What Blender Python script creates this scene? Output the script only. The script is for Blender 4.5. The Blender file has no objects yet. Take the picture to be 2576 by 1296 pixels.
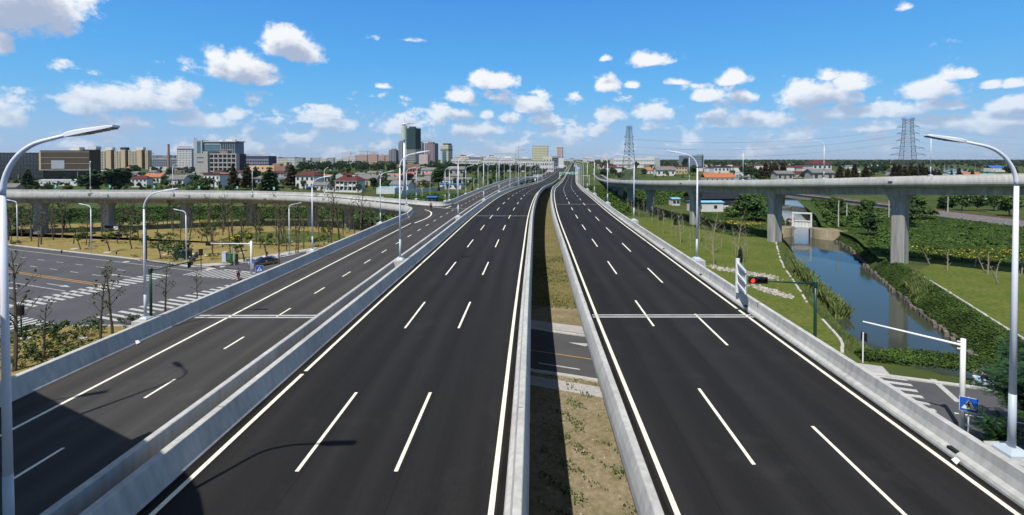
import bpy, math, random
import numpy as np
from mathutils import Vector, Matrix
R = math.radians
SC = bpy.context.scene
COL = SC.collection

# ------------------------------------------------------------------ camera
CAMZ, FPX, PITCH = 19.5, 1180.0, R(1.0)
W_D, H_D = 2576.0, 1296.0
PROW = 400.0 + FPX * math.tan(PITCH)          # row of the optical axis
cd = bpy.data.cameras.new("camera")
cam = bpy.data.objects.new("camera", cd)
COL.objects.link(cam)
cam.location = (0, 0, CAMZ)
cam.rotation_euler = (R(90) - PITCH, 0, 0)
cd.sensor_fit = 'HORIZONTAL'
cd.sensor_width = 36.0
cd.lens = 36.0 * FPX / W_D
cd.shift_y = -(H_D / 2 - PROW) / W_D
cd.clip_start = 0.2
cd.clip_end = 40000
SC.camera = cam

# ------------------------------------------------------------------ light
SUN_DIR = Vector((4.25, 7.25, -13.4)).normalized()
SUN_EL = math.asin(-SUN_DIR.z)
SUN_ROT = math.atan2(-SUN_DIR.x, -SUN_DIR.y)
sl = bpy.data.lights.new("sun", 'SUN')
sl.energy = 5.0
sl.angle = R(0.5)
sl.color = (1.0, 0.965, 0.90)
so = bpy.data.objects.new("sun", sl)
COL.objects.link(so)
so.rotation_euler = SUN_DIR.to_track_quat('-Z', 'Y').to_euler()
so.location = (0, 0, 200)
SC.view_settings.view_transform = 'Standard'
SC.view_settings.look = 'None'
SC.view_settings.gamma = 1.0
SC.view_settings.exposure = 0.12
SC.view_settings.use_curve_mapping = False
SC.cycles.max_bounces = 5
SC.cycles.diffuse_bounces = 2
SC.cycles.glossy_bounces = 3
SC.cycles.transparent_max_bounces = 4
SC.cycles.volume_bounces = 0
SC.cycles.use_adaptive_sampling = True
SC.cycles.adaptive_threshold = 0.02

SKY_STRENGTH = 0.085
CLOUDS = [  # azimuth/elevation given through the photograph's angles: centre, half-widths, weight
 (70,5,175,92,1.0),(5,112,38,34,.8),
 (735,112,80,52,1.1),(690,95,35,35,.6),(790,135,40,32,.7),(600,168,112,48,1.1),(545,138,42,36,.8),(668,195,55,26,.8),
 (340,246,190,46,1.1),(425,222,95,36,.8),(230,268,90,30,.8),(520,300,115,36,.85),(585,288,45,26,.7),(35,292,70,44,.9),
 (1250,206,72,24,1.05),(1205,195,32,20,.8),(1160,238,42,28,1.0),(1160,287,42,20,.9),(1340,262,54,30,1.05),
 (1632,150,66,25,1.0),(1845,195,48,24,1.0),(1775,241,42,20,.9),(1870,241,44,24,.95),
 (2040,232,115,46,1.15),(2130,205,60,34,1.0),(2080,190,40,22,.7),(2335,222,72,34,1.05),(2385,190,30,22,.7),(2430,184,52,20,.9),
 (2490,212,34,17,.8),(2550,208,40,16,.8),(1520,212,34,24,.85),(1592,215,22,11,.7),(1521,146,18,11,.7),
 (2130,282,110,26,1.0),(2258,276,60,24,.95),(2545,262,70,26,.95),(2540,292,95,26,.9),(2400,264,48,15,.8),
 (1640,284,56,26,.95),(1535,288,48,26,.95),(1280,297,38,20,.9),(1372,299,46,19,.95),(1225,287,25,16,.7),
 (1880,298,120,28,.95),(1790,286,60,18,.8),(1215,322,85,22,.9),(990,322,80,24,.8),(868,312,45,18,.7),(1010,290,26,10,.6),
 (1705,205,30,12,.6),(960,216,26,9,.5),(1015,100,50,7,.45),(2270,18,30,14,.6),(2165,322,60,14,.8),(2350,306,90,18,.8),
]
def build_world():
    w = bpy.data.worlds.new("World")
    SC.world = w
    w.use_nodes = True
    nt = w.node_tree
    nt.nodes.clear()
    N, L = nt.nodes, nt.links
    # group: cloud density at (azimuth, elevation)
    g = bpy.data.node_groups.new("cloud_density", 'ShaderNodeTree')
    g.interface.new_socket("az", in_out='INPUT', socket_type='NodeSocketFloat')
    g.interface.new_socket("el", in_out='INPUT', socket_type='NodeSocketFloat')
    g.interface.new_socket("d", in_out='OUTPUT', socket_type='NodeSocketFloat')
    gn, gl = g.nodes, g.links
    gi, go = gn.new('NodeGroupInput'), gn.new('NodeGroupOutput')
    def M(op, a, b=None, c=None, nn=gn, ll=gl):
        n = nn.new('ShaderNodeMath'); n.operation = op
        for i, v in enumerate((a, b, c)):
            if v is None: continue
            if isinstance(v, (int, float)): n.inputs[i].default_value = v
            else: ll.new(v, n.inputs[i])
        return n.outputs[0]
    az, el = gi.outputs[0], gi.outputs[1]
    best = None
    for (x, y, rx, ry, wt) in CLOUDS:
        a = math.atan((x - 1288) / FPX)
        dd = math.hypot(FPX, x - 1288)
        e = math.atan((400 - y) / dd)
        ra, re = rx / dd * math.cos(a) ** 0.5, ry / dd
        ey = M('SUBTRACT', el, e - re * 0.25)
        up = M('MULTIPLY', M('MAXIMUM', ey, 0.0), 1 / (re * 1.15))
        dn = M('MULTIPLY', M('MINIMUM', ey, 0.0), 1 / (re * 0.62))
        v = M('ADD', up, dn)
        u = M('MULTIPLY', M('SUBTRACT', az, a), 1 / ra)
        r2 = M('MULTIPLY_ADD', u, u, M('MULTIPLY', v, v))
        q = M('MULTIPLY_ADD', M('SQRT', r2), -wt, wt)
        best = q if best is None else M('MAXIMUM', best, q)
    cx = gn.new('ShaderNodeCombineXYZ')
    gl.new(M('MULTIPLY', az, 1.0), cx.inputs[0]); gl.new(M('MULTIPLY', el, 1.2), cx.inputs[1])
    cx.inputs[2].default_value = 3.7
    n1 = gn.new('ShaderNodeTexNoise'); n1.inputs['Scale'].default_value = 21.0
    n1.inputs['Detail'].default_value = 8.0; n1.inputs['Roughness'].default_value = 0.64
    n1.inputs['Distortion'].default_value = 0.0
    gl.new(cx.outputs[0], n1.inputs['Vector'])
    # low bank of small cumulus towards the horizon
    cx2 = gn.new('ShaderNodeCombineXYZ')
    gl.new(az, cx2.inputs[0]); gl.new(M('MULTIPLY', el, 2.1), cx2.inputs[1]); cx2.inputs[2].default_value = 8.1
    n2 = gn.new('ShaderNodeTexNoise'); n2.inputs['Scale'].default_value = 12.0
    n2.inputs['Detail'].default_value = 5.0; n2.inputs['Roughness'].default_value = 0.55
    gl.new(cx2.outputs[0], n2.inputs['Vector'])
    bandc = M('SUBTRACT', 1.0, M('ABSOLUTE', M('DIVIDE', M('SUBTRACT', el, 0.062), 0.058)))
    bandc = M('MAXIMUM', bandc, -1.5)
    low = M('ADD', M('MULTIPLY', M('SUBTRACT', n2.outputs[0], 0.575), 3.1), M('MULTIPLY', bandc, 0.42))
    # scattered clouds all round above the view, added to whiten the blue fill light
    hi = M('MULTIPLY', M('SUBTRACT', n2.outputs[0], 0.52), 3.0)
    elf = M('MULTIPLY', M('SUBTRACT', el, 0.52), 6.0)
    hi = M('ADD', hi, M('MINIMUM', M('MAXIMUM', elf, -1.0), 0.0))
    best = M('MAXIMUM', best, M('MAXIMUM', low, hi))
    best = M('MAXIMUM', best, -0.7)
    dens = M('ADD', best, M('MULTIPLY', M('SUBTRACT', n1.outputs[0], 0.515), 2.25))
    gl.new(dens, go.inputs[0])
    tc = N.new('ShaderNodeTexCoord')
    sp = N.new('ShaderNodeSeparateXYZ'); L.new(tc.outputs['Generated'], sp.inputs[0])
    Mw = lambda op, a, b=None, c=None: M(op, a, b, c, N, L)
    azw = Mw('ARCTAN2', sp.outputs[0], sp.outputs[1])
    elw = Mw('ARCSINE', sp.outputs[2])
    def dens_at(a, e):
        n = N.new('ShaderNodeGroup'); n.node_tree = g
        L.new(a, n.inputs[0]); L.new(e, n.inputs[1]); return n.outputs[0]
    d0 = dens_at(azw, elw)
    d1 = dens_at(Mw('ADD', azw, -0.010), Mw('ADD', elw, 0.017))
    d2 = dens_at(Mw('ADD', azw, -0.006), Mw('ADD', elw, 0.045))
    def sstep(v, lo, hi):
        n = N.new('ShaderNodeMapRange'); n.interpolation_type = 'SMOOTHSTEP'
        L.new(v, n.inputs[0]); n.inputs[1].default_value = lo; n.inputs[2].default_value = hi
        n.inputs[3].default_value = 0; n.inputs[4].default_value = 1; return n.outputs[0]
    alpha = sstep(d0, -0.10, 0.40)
    thick = sstep(Mw('MULTIPLY_ADD', d1, 0.5, Mw('MULTIPLY', d2, 0.5)), -0.16, 0.52)    # cloud above = shade below
    lit = Mw('SUBTRACT', 1.0, Mw('MULTIPLY', thick, 0.9))
    # overhead/left big cloud bottom is the greyest; distance whitens and blues the low ones
    sky = N.new('ShaderNodeTexSky'); sky.sky_type = 'NISHITA'; sky.sun_disc = False
    sky.sun_elevation = SUN_EL; sky.sun_rotation = SUN_ROT
    sky.altitude = 20; sky.air_density = 1.0; sky.dust_density = 0.35; sky.ozone_density = 1.3
    hs = N.new('ShaderNodeHueSaturation'); hs.inputs['Saturation'].default_value = 1.18; hs.inputs['Value'].default_value = 1.2
    hs.inputs['Hue'].default_value = 0.497
    L.new(sky.outputs[0], hs.inputs['Color'])
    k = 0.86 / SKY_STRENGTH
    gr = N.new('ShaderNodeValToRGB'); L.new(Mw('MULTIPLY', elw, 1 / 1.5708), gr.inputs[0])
    stops = [(0.0, (.34, .53, .82)), (.030, (.27, .52, .88)), (.075, (.140, .51, .97)), (.125, (.095, .45, .98)), (.21, (.068, .34, .92)), (.36, (.10, .20, .42)), (1.0, (.055, .095, .19))]  # upper stops, above the view, dimmed and greyed to cut blue fill light
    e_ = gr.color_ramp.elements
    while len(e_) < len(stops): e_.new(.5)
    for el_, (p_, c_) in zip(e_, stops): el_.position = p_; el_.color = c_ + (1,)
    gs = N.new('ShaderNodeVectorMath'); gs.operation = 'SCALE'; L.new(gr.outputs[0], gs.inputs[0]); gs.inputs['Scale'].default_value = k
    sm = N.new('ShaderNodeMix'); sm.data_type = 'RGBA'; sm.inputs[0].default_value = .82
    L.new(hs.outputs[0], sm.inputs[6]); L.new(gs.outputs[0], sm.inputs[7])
    cr = N.new('ShaderNodeMix'); cr.data_type = 'RGBA'
    L.new(lit, cr.inputs[0])
    cr.inputs[6].default_value = (0.40 * k, 0.47 * k, 0.64 * k, 1)
    cr.inputs[7].default_value = (1.06 * k, 1.06 * k, 1.07 * k, 1)
    # aerial fade of low clouds into the sky
    fade = sstep(elw, 0.005, 0.16)
    fa = Mw('MULTIPLY_ADD', fade, 0.50, 0.42)
    mx = N.new('ShaderNodeMix'); mx.data_type = 'RGBA'
    L.new(Mw('MULTIPLY', alpha, fa), mx.inputs[0])
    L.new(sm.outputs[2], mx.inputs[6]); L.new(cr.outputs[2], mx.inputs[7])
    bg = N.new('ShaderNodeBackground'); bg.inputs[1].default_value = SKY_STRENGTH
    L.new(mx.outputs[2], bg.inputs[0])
    out = N.new('ShaderNodeOutputWorld'); L.new(bg.outputs[0], out.inputs[0])
    w.cycles.sampling_method = 'MANUAL'; w.cycles.sample_map_resolution = 512
build_world()

# ------------------------------------------------------------------ helpers
def at(dx, dy, z=0.0):
    """point on the level z seen at photo position (dx, dy) of the 2576 x 1296 view"""
    u, v = (dx - W_D / 2) / FPX, (PROW - dy) / FPX
    ry = math.cos(PITCH) + v * math.sin(PITCH)
    rz = -math.sin(PITCH) + v * math.cos(PITCH)
    t = (z - CAMZ) / rz
    return (u * t, ry * t, z)
def atY(dx, dy, Y):
    u, v = (dx - W_D / 2) / FPX, (PROW - dy) / FPX
    ry = math.cos(PITCH) + v * math.sin(PITCH)
    rz = -math.sin(PITCH) + v * math.cos(PITCH)
    t = Y / ry
    return (u * t, Y, CAMZ + rz * t)

def hermite(xs, ys):
    xs = [float(x) for x in xs]; ys = [float(y) for y in ys]
    n = len(xs); m = [0.0] * n
    for i in range(n):
        if i == 0: m[i] = (ys[1] - ys[0]) / (xs[1] - xs[0])
        elif i == n - 1: m[i] = (ys[-1] - ys[-2]) / (xs[-1] - xs[-2])
        else:
            a = (ys[i] - ys[i - 1]) / (xs[i] - xs[i - 1]); b = (ys[i + 1] - ys[i]) / (xs[i + 1] - xs[i])
            h0, h1 = xs[i] - xs[i - 1], xs[i + 1] - xs[i]
            m[i] = (a * h1 + b * h0) / (h0 + h1) if a * b > 0 else 0.0
            if a * b > 0: m[i] = math.copysign(min(abs(m[i]), 3 * min(abs(a), abs(b))), a)
    def f(x):
        if x <= xs[0]: return ys[0] + m[0] * (x - xs[0])
        if x >= xs[-1]: return ys[-1] + m[-1] * (x - xs[-1])
        i = 0
        while x > xs[i + 1]: i += 1
        h = xs[i + 1] - xs[i]; t = (x - xs[i]) / h
        return ((2*t**3 - 3*t*t + 1) * ys[i] + (t**3 - 2*t*t + t) * h * m[i]
                + (-2*t**3 + 3*t*t) * ys[i + 1] + (t**3 - t*t) * h * m[i + 1])
    return f

def catmull(pts, n=8):
    pts = [Vector(p) for p in pts]
    P = [2 * pts[0] - pts[1]] + pts + [2 * pts[-1] - pts[-2]]
    out = []
    for i in range(1, len(P) - 2):
        a, b, c, d = P[i - 1], P[i], P[i + 1], P[i + 2]
        for k in range(n):
            t = k / n
            out.append(0.5 * ((2 * b) + (c - a) * t + (2*a - 5*b + 4*c - d) * t*t + (3*b - a - 3*c + d) * t**3))
    out.append(P[-2].copy())
    return out

class MB:
    def __init__(s): s.v = []; s.f = []
    def add(s, vs, fs):
        o = len(s.v); s.v += [tuple(v) for v in vs]; s.f += [tuple(i + o for i in f) for f in fs]; return s
    def box(s, c, size, rot=0.0, taper=1.0):
        """box standing on c (centre of its base)"""
        x, y, z = c; a, b, h = size[0] / 2, size[1] / 2, size[2]
        cs, sn = math.cos(rot), math.sin(rot)
        vs = []
        for zz, k in ((0, 1), (h, taper)):
            for px, py in ((-a, -b), (a, -b), (a, b), (-a, b)):
                px *= k; py *= k
                vs.append((x + px * cs - py * sn, y + px * sn + py * cs, z + zz))
        return s.add(vs, [(3, 2, 1, 0), (4, 5, 6, 7), (0, 1, 5, 4), (1, 2, 6, 5), (2, 3, 7, 6), (3, 0, 4, 7)])
    def obox(s, c, ex, ey, ez):
        """box about c with half-edge vectors"""
        c, ex, ey, ez = Vector(c), Vector(ex), Vector(ey), Vector(ez)
        vs = [c - ex - ey - ez, c + ex - ey - ez, c + ex + ey - ez, c - ex + ey - ez,
              c - ex - ey + ez, c + ex - ey + ez, c + ex + ey + ez, c - ex + ey + ez]
        return s.add(vs, [(3, 2, 1, 0), (4, 5, 6, 7), (0, 1, 5, 4), (1, 2, 6, 5), (2, 3, 7, 6), (3, 0, 4, 7)])
    def beam(s, p, q, w, h=None):
        p, q = Vector(p), Vector(q); d = q - p
        if d.length < 1e-6: return s
        u = d.normalized(); ref = Vector((0, 0, 1)) if abs(u.z) < .95 else Vector((1, 0, 0))
        a = u.cross(ref).normalized(); b = a.cross(u)
        return s.obox((p + q) / 2, d / 2, a * (w / 2), b * ((h or w) / 2))
    def tube(s, pts, rad, n=8, cap=True):
        pts = [Vector(p) for p in pts]
        if not hasattr(rad, '__len__'): rad = [rad] * len(pts)
        o = len(s.v); ref = None
        for i, p in enumerate(pts):
            t = (pts[min(i + 1, len(pts) - 1)] - pts[max(i - 1, 0)])
            t = t.normalized() if t.length > 1e-9 else Vector((0, 0, 1))
            if ref is None:
                ref = Vector((1, 0, 0)) if abs(t.x) < .9 else Vector((0, 1, 0))
            a = (ref - t * ref.dot(t)).normalized(); ref = a; b = t.cross(a)
            for k in range(n):
                th = 2 * math.pi * k / n
                s.v.append(tuple(p + (a * math.cos(th) + b * math.sin(th)) * rad[i]))
        for i in range(len(pts) - 1):
            for k in range(n):
                s.f.append((o + i*n + k, o + i*n + (k+1) % n, o + (i+1)*n + (k+1) % n, o + (i+1)*n + k))
        if cap:
            s.f.append(tuple(o + k for k in reversed(range(n))))
            e = o + (len(pts) - 1) * n
            s.f.append(tuple(e + k for k in range(n)))
        return s
    def prism(s, poly, z0, z1):
        n = len(poly)
        vs = [(p[0], p[1], z0) for p in poly] + [(p[0], p[1], z1) for p in poly]
        area = sum(poly[i][0]*poly[(i+1) % n][1] - poly[(i+1) % n][0]*poly[i][1] for i in range(n))
        fs = [tuple(reversed(range(n))), tuple(range(n, 2*n))] + [(i, (i+1) % n, n + (i+1) % n, n + i) for i in range(n)]
        if area < 0: fs = [tuple(reversed(f)) for f in fs]
        return s.add(vs, fs)
    def sheet(s, poly):
        n = len(poly)
        area = sum(poly[i][0]*poly[(i+1) % n][1] - poly[(i+1) % n][0]*poly[i][1] for i in range(n))
        f = tuple(range(n))
        return s.add(poly, [f if area > 0 else tuple(reversed(f))])
    def sweep(s, rows, closed=True, cap=True):
        """rows: equal-length lists of points, joined into a skin"""
        o = len(s.v); n = len(rows[0])
        for r in rows: s.v += [tuple(p) for p in r]
        m = n if closed else n - 1
        for i in range(len(rows) - 1):
            for k in range(m):
                s.f.append((o + i*n + k, o + i*n + (k+1) % n, o + (i+1)*n + (k+1) % n, o + (i+1)*n + k))
        if cap and closed:
            s.f.append(tuple(o + k for k in reversed(range(n))))
            e = o + (len(rows) - 1) * n
            s.f.append(tuple(e + k for k in range(n)))
        return s
    def mesh(s, name, m=None, smooth=False):
        me = bpy.data.meshes.new(name); me.from_pydata(s.v, [], s.f)
        if m is not None: me.materials.append(m)
        if smooth: me.polygons.foreach_set('use_smooth', [True] * len(me.polygons))
        me.update(); return me
    def fix(s):
        return s
    def build(s, name, m, parent=None, smooth=False, **kw):
        me = s.mesh(name, m, smooth)
        import bmesh
        return link(name, me, parent, **kw)

def fixed_normals(me):
    import bmesh
    b = bmesh.new(); b.from_mesh(me); bmesh.ops.recalc_face_normals(b, faces=b.faces); b.to_mesh(me); b.free(); return me

def link(name, data, parent=None, label=None, cat=None, group=None, kind=None, loc=None, rz=None):
    o = bpy.data.objects.new(name, data); COL.objects.link(o)
    if parent is not None: o.parent = parent
    if label: o['label'] = label
    if cat: o['category'] = cat
    if group: o['group'] = group
    if kind: o['kind'] = kind
    if loc is not None: o.location = loc
    if rz is not None: o.rotation_euler = (0, 0, rz)
    return o
def thing(name, label, cat, loc=(0, 0, 0), rz=0.0, group=None, scale=None):
    o = link(name, None, label=label, cat=cat, group=group, loc=loc, rz=rz)
    o.empty_display_size = 0.5
    if scale is not None: o.scale = (scale,) * 3 if not hasattr(scale, '__len__') else scale
    return o
def spawn(proto, name, label, cat, loc, rz=0.0, scale=None, group=None, swap=None):
    """a thing copied from a prototype: [(part name, mesh, [(sub-part name, mesh), ...]), ...]"""
    r = thing(name, label, cat, loc, rz, group, scale)
    for part in proto:
        p = link(part[0], part[1], r)
        if len(part) > 3 and part[3]: p['kind'] = part[3]
        for sub in (part[2] if len(part) > 2 and part[2] else ()):
            link(sub[0], sub[1], p)
    return r

# ------------------------------------------------------------------ materials
MATS = {}
def mat(name, col, rough=0.85, var=0.15, scale=1.0, col2=None, bump=0.0, bscale=None, spec=0.3, metal=0.0,
        island=0.0, objrand=0.0, world=True, stretch=(1, 1, 1), fine=0.0, finescale=20.0, emit=None, detail=5.0, contrast=1.0, coat=0.0, tracks=0.0, chips=0.0):
    m = bpy.data.materials.new(name); m.use_nodes = True
    nt = m.node_tree; N, L = nt.nodes, nt.links
    b = N['Principled BSDF']
    b.inputs['Roughness'].default_value = rough
    b.inputs['Metallic'].default_value = metal
    b.inputs['Specular IOR Level'].default_value = spec
    if coat: b.inputs['Coat Weight'].default_value = coat; b.inputs['Coat Roughness'].default_value = 0.05
    col = tuple(col) + (1,)
    c1 = tuple(max(0, c * (1 - var)) for c in col[:3]) + (1,)
    c2 = tuple(c * (1 + var) for c in col[:3]) + (1,) if col2 is None else tuple(col2) + (1,)
    if col2 is not None: c1 = col
    if world:
        src = N.new('ShaderNodeNewGeometry').outputs['Position']
    else:
        src = N.new('ShaderNodeTexCoord').outputs['Object']
    mp = N.new('ShaderNodeMapping'); mp.inputs['Scale'].default_value = stretch
    L.new(src, mp.inputs['Vector'])
    nz = N.new('ShaderNodeTexNoise'); nz.inputs['Scale'].default_value = scale; nz.inputs['Detail'].default_value = detail
    nz.inputs['Roughness'].default_value = 0.6
    L.new(mp.outputs[0], nz.inputs['Vector'])
    mr = N.new('ShaderNodeMapRange'); L.new(nz.outputs[0], mr.inputs[0])
    mr.inputs[1].default_value = 0.5 - 0.22 / contrast; mr.inputs[2].default_value = 0.5 + 0.22 / contrast
    mx = N.new('ShaderNodeMix'); mx.data_type = 'RGBA'
    L.new(mr.outputs[0], mx.inputs[0]); mx.inputs[6].default_value = c1; mx.inputs[7].default_value = c2
    outc = mx.outputs[2]
    def gain(sock, amount, outc):
        # multiply colour by 1-amount .. 1+amount
        r = N.new('ShaderNodeMapRange'); L.new(sock, r.inputs[0])
        r.inputs[3].default_value = 1 - amount; r.inputs[4].default_value = 1 + amount
        v = N.new('ShaderNodeVectorMath'); v.operation = 'SCALE'
        L.new(outc, v.inputs[0]); L.new(r.outputs[0], v.inputs['Scale']); return v.outputs[0]
    if fine:
        n2 = N.new('ShaderNodeTexNoise'); n2.inputs['Scale'].default_value = finescale; n2.inputs['Detail'].default_value = 3
        L.new(mp.outputs[0] if stretch[2] < 1 else src, n2.inputs['Vector'])
        r2 = N.new('ShaderNodeMapRange'); L.new(n2.outputs[0], r2.inputs[0]); r2.inputs[1].default_value = .28; r2.inputs[2].default_value = .72
        outc = gain(r2.outputs[0], fine, outc)
    if tracks:      # polished wheel paths and dusty margins along the lanes, from the lane offset stored on the deck
        at_ = N.new('ShaderNodeAttribute'); at_.attribute_name = 'lane_offset'
        def Mt(op, a, b=None):
            n = N.new('ShaderNodeMath'); n.operation = op
            for i_, v_ in enumerate((a, b)):
                if v_ is None: continue
                if isinstance(v_, (int, float)): n.inputs[i_].default_value = v_
                else: L.new(v_, n.inputs[i_])
            return n.outputs[0]
        nw = N.new('ShaderNodeTexNoise'); nw.inputs['Scale'].default_value = .12; nw.inputs['Detail'].default_value = 4; L.new(mp.outputs[0], nw.inputs['Vector'])
        wv = Mt('COSINE', Mt('MULTIPLY', Mt('ADD', at_.outputs['Fac'], 2.4), 2 * math.pi / 1.87))
        wv = Mt('MULTIPLY', wv, nw.outputs[0])
        outc = gain(Mt('ADD', Mt('MULTIPLY', wv, .8), .5), tracks, outc)
        nd = N.new('ShaderNodeTexNoise'); nd.inputs['Scale'].default_value = .35; nd.inputs['Detail'].default_value = 7; nd.inputs['Roughness'].default_value = .7; L.new(src, nd.inputs['Vector'])
        rd = N.new('ShaderNodeMapRange'); L.new(nd.outputs[0], rd.inputs[0]); rd.inputs[1].default_value = .56; rd.inputs[2].default_value = .80; rd.inputs[3].default_value = 0; rd.inputs[4].default_value = .55
        md = N.new('ShaderNodeMix'); md.data_type = 'RGBA'; L.new(rd.outputs[0], md.inputs[0]); L.new(outc, md.inputs[6]); md.inputs[7].default_value = tuple(c * 1.9 + .004 for c in col[:3]) + (1,)
        outc = md.outputs[2]
        seam = Mt('LESS_THAN', Mt('ABSOLUTE', Mt('SUBTRACT', Mt('FRACT', Mt('DIVIDE', Mt('ADD', at_.outputs['Fac'], 40.55), 3.75)), .5)), .006)
        ms = N.new('ShaderNodeMix'); ms.data_type = 'RGBA'; L.new(Mt('MULTIPLY', seam, .45), ms.inputs[0]); L.new(outc, ms.inputs[6]); ms.inputs[7].default_value = tuple(c * .4 for c in col[:3]) + (1,)
        outc = ms.outputs[2]
    if chips:
        nc = N.new('ShaderNodeTexNoise'); nc.inputs['Scale'].default_value = 7; nc.inputs['Detail'].default_value = 8; nc.inputs['Roughness'].default_value = .75; L.new(src, nc.inputs['Vector'])
        rc = N.new('ShaderNodeMapRange'); L.new(nc.outputs[0], rc.inputs[0]); rc.inputs[1].default_value = .55; rc.inputs[2].default_value = .70; rc.inputs[3].default_value = 0; rc.inputs[4].default_value = chips
        mc = N.new('ShaderNodeMix'); mc.data_type = 'RGBA'; L.new(rc.outputs[0], mc.inputs[0]); L.new(outc, mc.inputs[6]); mc.inputs[7].default_value = (.10, .10, .095, 1)
        outc = mc.outputs[2]
    if island:
        outc = gain(N.new('ShaderNodeNewGeometry').outputs['Random Per Island'], island, outc)
    if objrand:
        outc = gain(N.new('ShaderNodeObjectInfo').outputs['Random'], objrand, outc)
    L.new(outc, b.inputs['Base Color'])
    if bump:
        nb = N.new('ShaderNodeTexNoise'); nb.inputs['Scale'].default_value = bscale or scale * 6; nb.inputs['Detail'].default_value = 4
        L.new(src, nb.inputs['Vector'])
        bp = N.new('ShaderNodeBump'); bp.inputs['Strength'].default_value = bump; bp.inputs['Distance'].default_value = 0.05
        L.new(nb.outputs[0], bp.inputs['Height']); L.new(bp.outputs[0], b.inputs['Normal'])
    if emit:
        b.inputs['Emission Color'].default_value = tuple(emit[:3]) + (1,); b.inputs['Emission Strength'].default_value = emit[3]
    MATS[name] = m
    return m

asphalt   = mat('asphalt_new', (.0190, .0182, .0176), .8, .24, .75, tracks=.15, stretch=(1, .025, 1), fine=.28, finescale=35, bump=.25, bscale=60, spec=.10)
asphalt_r = mat('asphalt_worn', (.0500, .0472, .0445), .85, .24, .6, tracks=.12, stretch=(1, .05, 1), fine=.22, finescale=30, bump=.2, bscale=50, spec=.10)
gutter_m  = mat('gutter_grime', (.016, .0145, .012), .95, .4, 1.2, stretch=(1, .3, 1), spec=.05)
asphalt_g = mat('asphalt_street', (.074, .074, .077), .9, .16, .22, fine=.12, finescale=9, spec=.2)
concrete  = mat('concrete', (.41, .402, .375), .9, .16, .35, stretch=(1, 1, .14), fine=.15, finescale=3.5, bump=.1, bscale=12, spec=.2)
concrete_p = mat('concrete_pier', (.31, .30, .275), .9, .26, .6, stretch=(1.6, 1.6, .12), fine=.14, finescale=2.5, spec=.2, contrast=1.5)
concrete_d = mat('concrete_old', (.24, .225, .20), .95, .2, .8, stretch=(1, 1, .3), fine=.15, finescale=4, spec=.15)
paint_w   = mat('road_paint_white', (.74, .70, .56), .7, .12, .9, fine=.16, finescale=9, chips=.45)
paint_g   = mat('road_paint_worn', (.41, .405, .385), .8, .14, .8, fine=.15, finescale=8, chips=.7)
paint_o   = mat('road_paint_orange', (.42, .225, .06), .8, .12, .8)
lamp_w    = mat('lamp_white_paint', (.70, .71, .78), .35, .03, 2, spec=.5, world=False)
lamp_g    = mat('lamp_plinth_grey', (.42, .47, .52), .45, .05, 2, spec=.5, world=False)
lens_d    = mat('lamp_lens', (.10, .11, .10), .25, .3, 9, world=False, spec=.6)
metal_w   = mat('white_metal', (.72, .72, .72), .4, .05, 1.5, spec=.5, world=False)
metal_g   = mat('galvanised_steel', (.36, .38, .40), .45, .12, 3, spec=.5, metal=.3, world=False)
green_d   = mat('dark_green_paint', (.008, .045, .032), .4, .12, 1.5, spec=.5, world=False)
black_p   = mat('black_housing', (.012, .012, .013), .5, .1, 3, world=False)
blue_s    = mat('sign_blue', (.012, .10, .55), .5, .04, 3, world=False, spec=.4)
green_s   = mat('sign_green', (.0, .22, .13), .5, .04, 3, world=False, spec=.4)
white_s   = mat('sign_white', (.78, .78, .78), .5, .03, 3, world=False, spec=.4)
orange_s  = mat('sign_orange', (.75, .28, .03), .5, .03, 3, world=False)
grass_tan = mat('dry_grass', (.265, .195, .075), 1, .2, .12, col2=(.175, .152, .050), fine=.22, finescale=2.2, bump=.5, bscale=6, spec=.05)
grass_grn = mat('lawn_grass', (.066, .100, .018), 1, .2, .22, col2=(.115, .122, .030), fine=.30, finescale=1.8, bump=.5, bscale=6, spec=.05)
grass_wild = mat('wild_grass', (.05, .085, .018), 1, .3, .07, col2=(.115, .115, .032), fine=.3, finescale=.9, bump=.6, bscale=3, spec=.05)
field_m   = mat('open_fields', (.036, .062, .016), 1, .3, .012, col2=(.085, .092, .030), fine=.30, finescale=.12, spec=.05, contrast=1.6)
dirt      = mat('bare_earth', (.27, .215, .145), 1, .25, .35, col2=(.150, .130, .062), fine=.25, finescale=2.5, bump=.6, bscale=7, spec=.05)
crop_g    = mat('crop_green', (.028, .062, .017), 1, .3, .10, col2=(.056, .092, .026), fine=.3, finescale=1.0, spec=.05)
kerb_m    = mat('kerb_stone', (.42, .40, .37), .9, .12, .8, fine=.1, finescale=5)
pave_m    = mat('pavement', (.36, .345, .33), .9, .12, .6, fine=.12, finescale=4)
bark      = mat('bark', (.115, .092, .068), .95, .3, 3, world=False, spec=.1)
bark_p    = mat('pale_bark', (.27, .235, .175), .95, .2, 2, world=False, spec=.1)
leaf_y    = mat('leaf_young', (.050, .078, .018), .8, .3, .8, island=.45, objrand=.2, world=False, spec=.2)
leaf_yel  = mat('leaf_yellow', (.34, .25, .02), .8, .2, .8, island=.35, world=False, spec=.2)
leaf_d    = mat('leaf_dark', (.022, .050, .014), .8, .4, .4, island=.6, objrand=.3, world=False, spec=.2)
leaf_m    = mat('leaf_mid', (.046, .085, .020), .8, .35, .4, island=.5, objrand=.3, world=False, spec=.2)
leaf_l    = mat('leaf_willow', (.075, .120, .030), .8, .3, .4, island=.4, objrand=.2, world=False, spec=.2)
leaf_c    = mat('needles_rusty', (.052, .046, .018), .9, .45, .35, island=.6, objrand=.3, world=False, spec=.1)
leaf_p    = mat('leaf_pinnate', (.018, .055, .012), .6, .4, .6, island=.7, world=False, spec=.35)
reed_m    = mat('reed_green', (.115, .150, .045), .8, .3, .6, island=.25, spec=.2)
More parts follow.
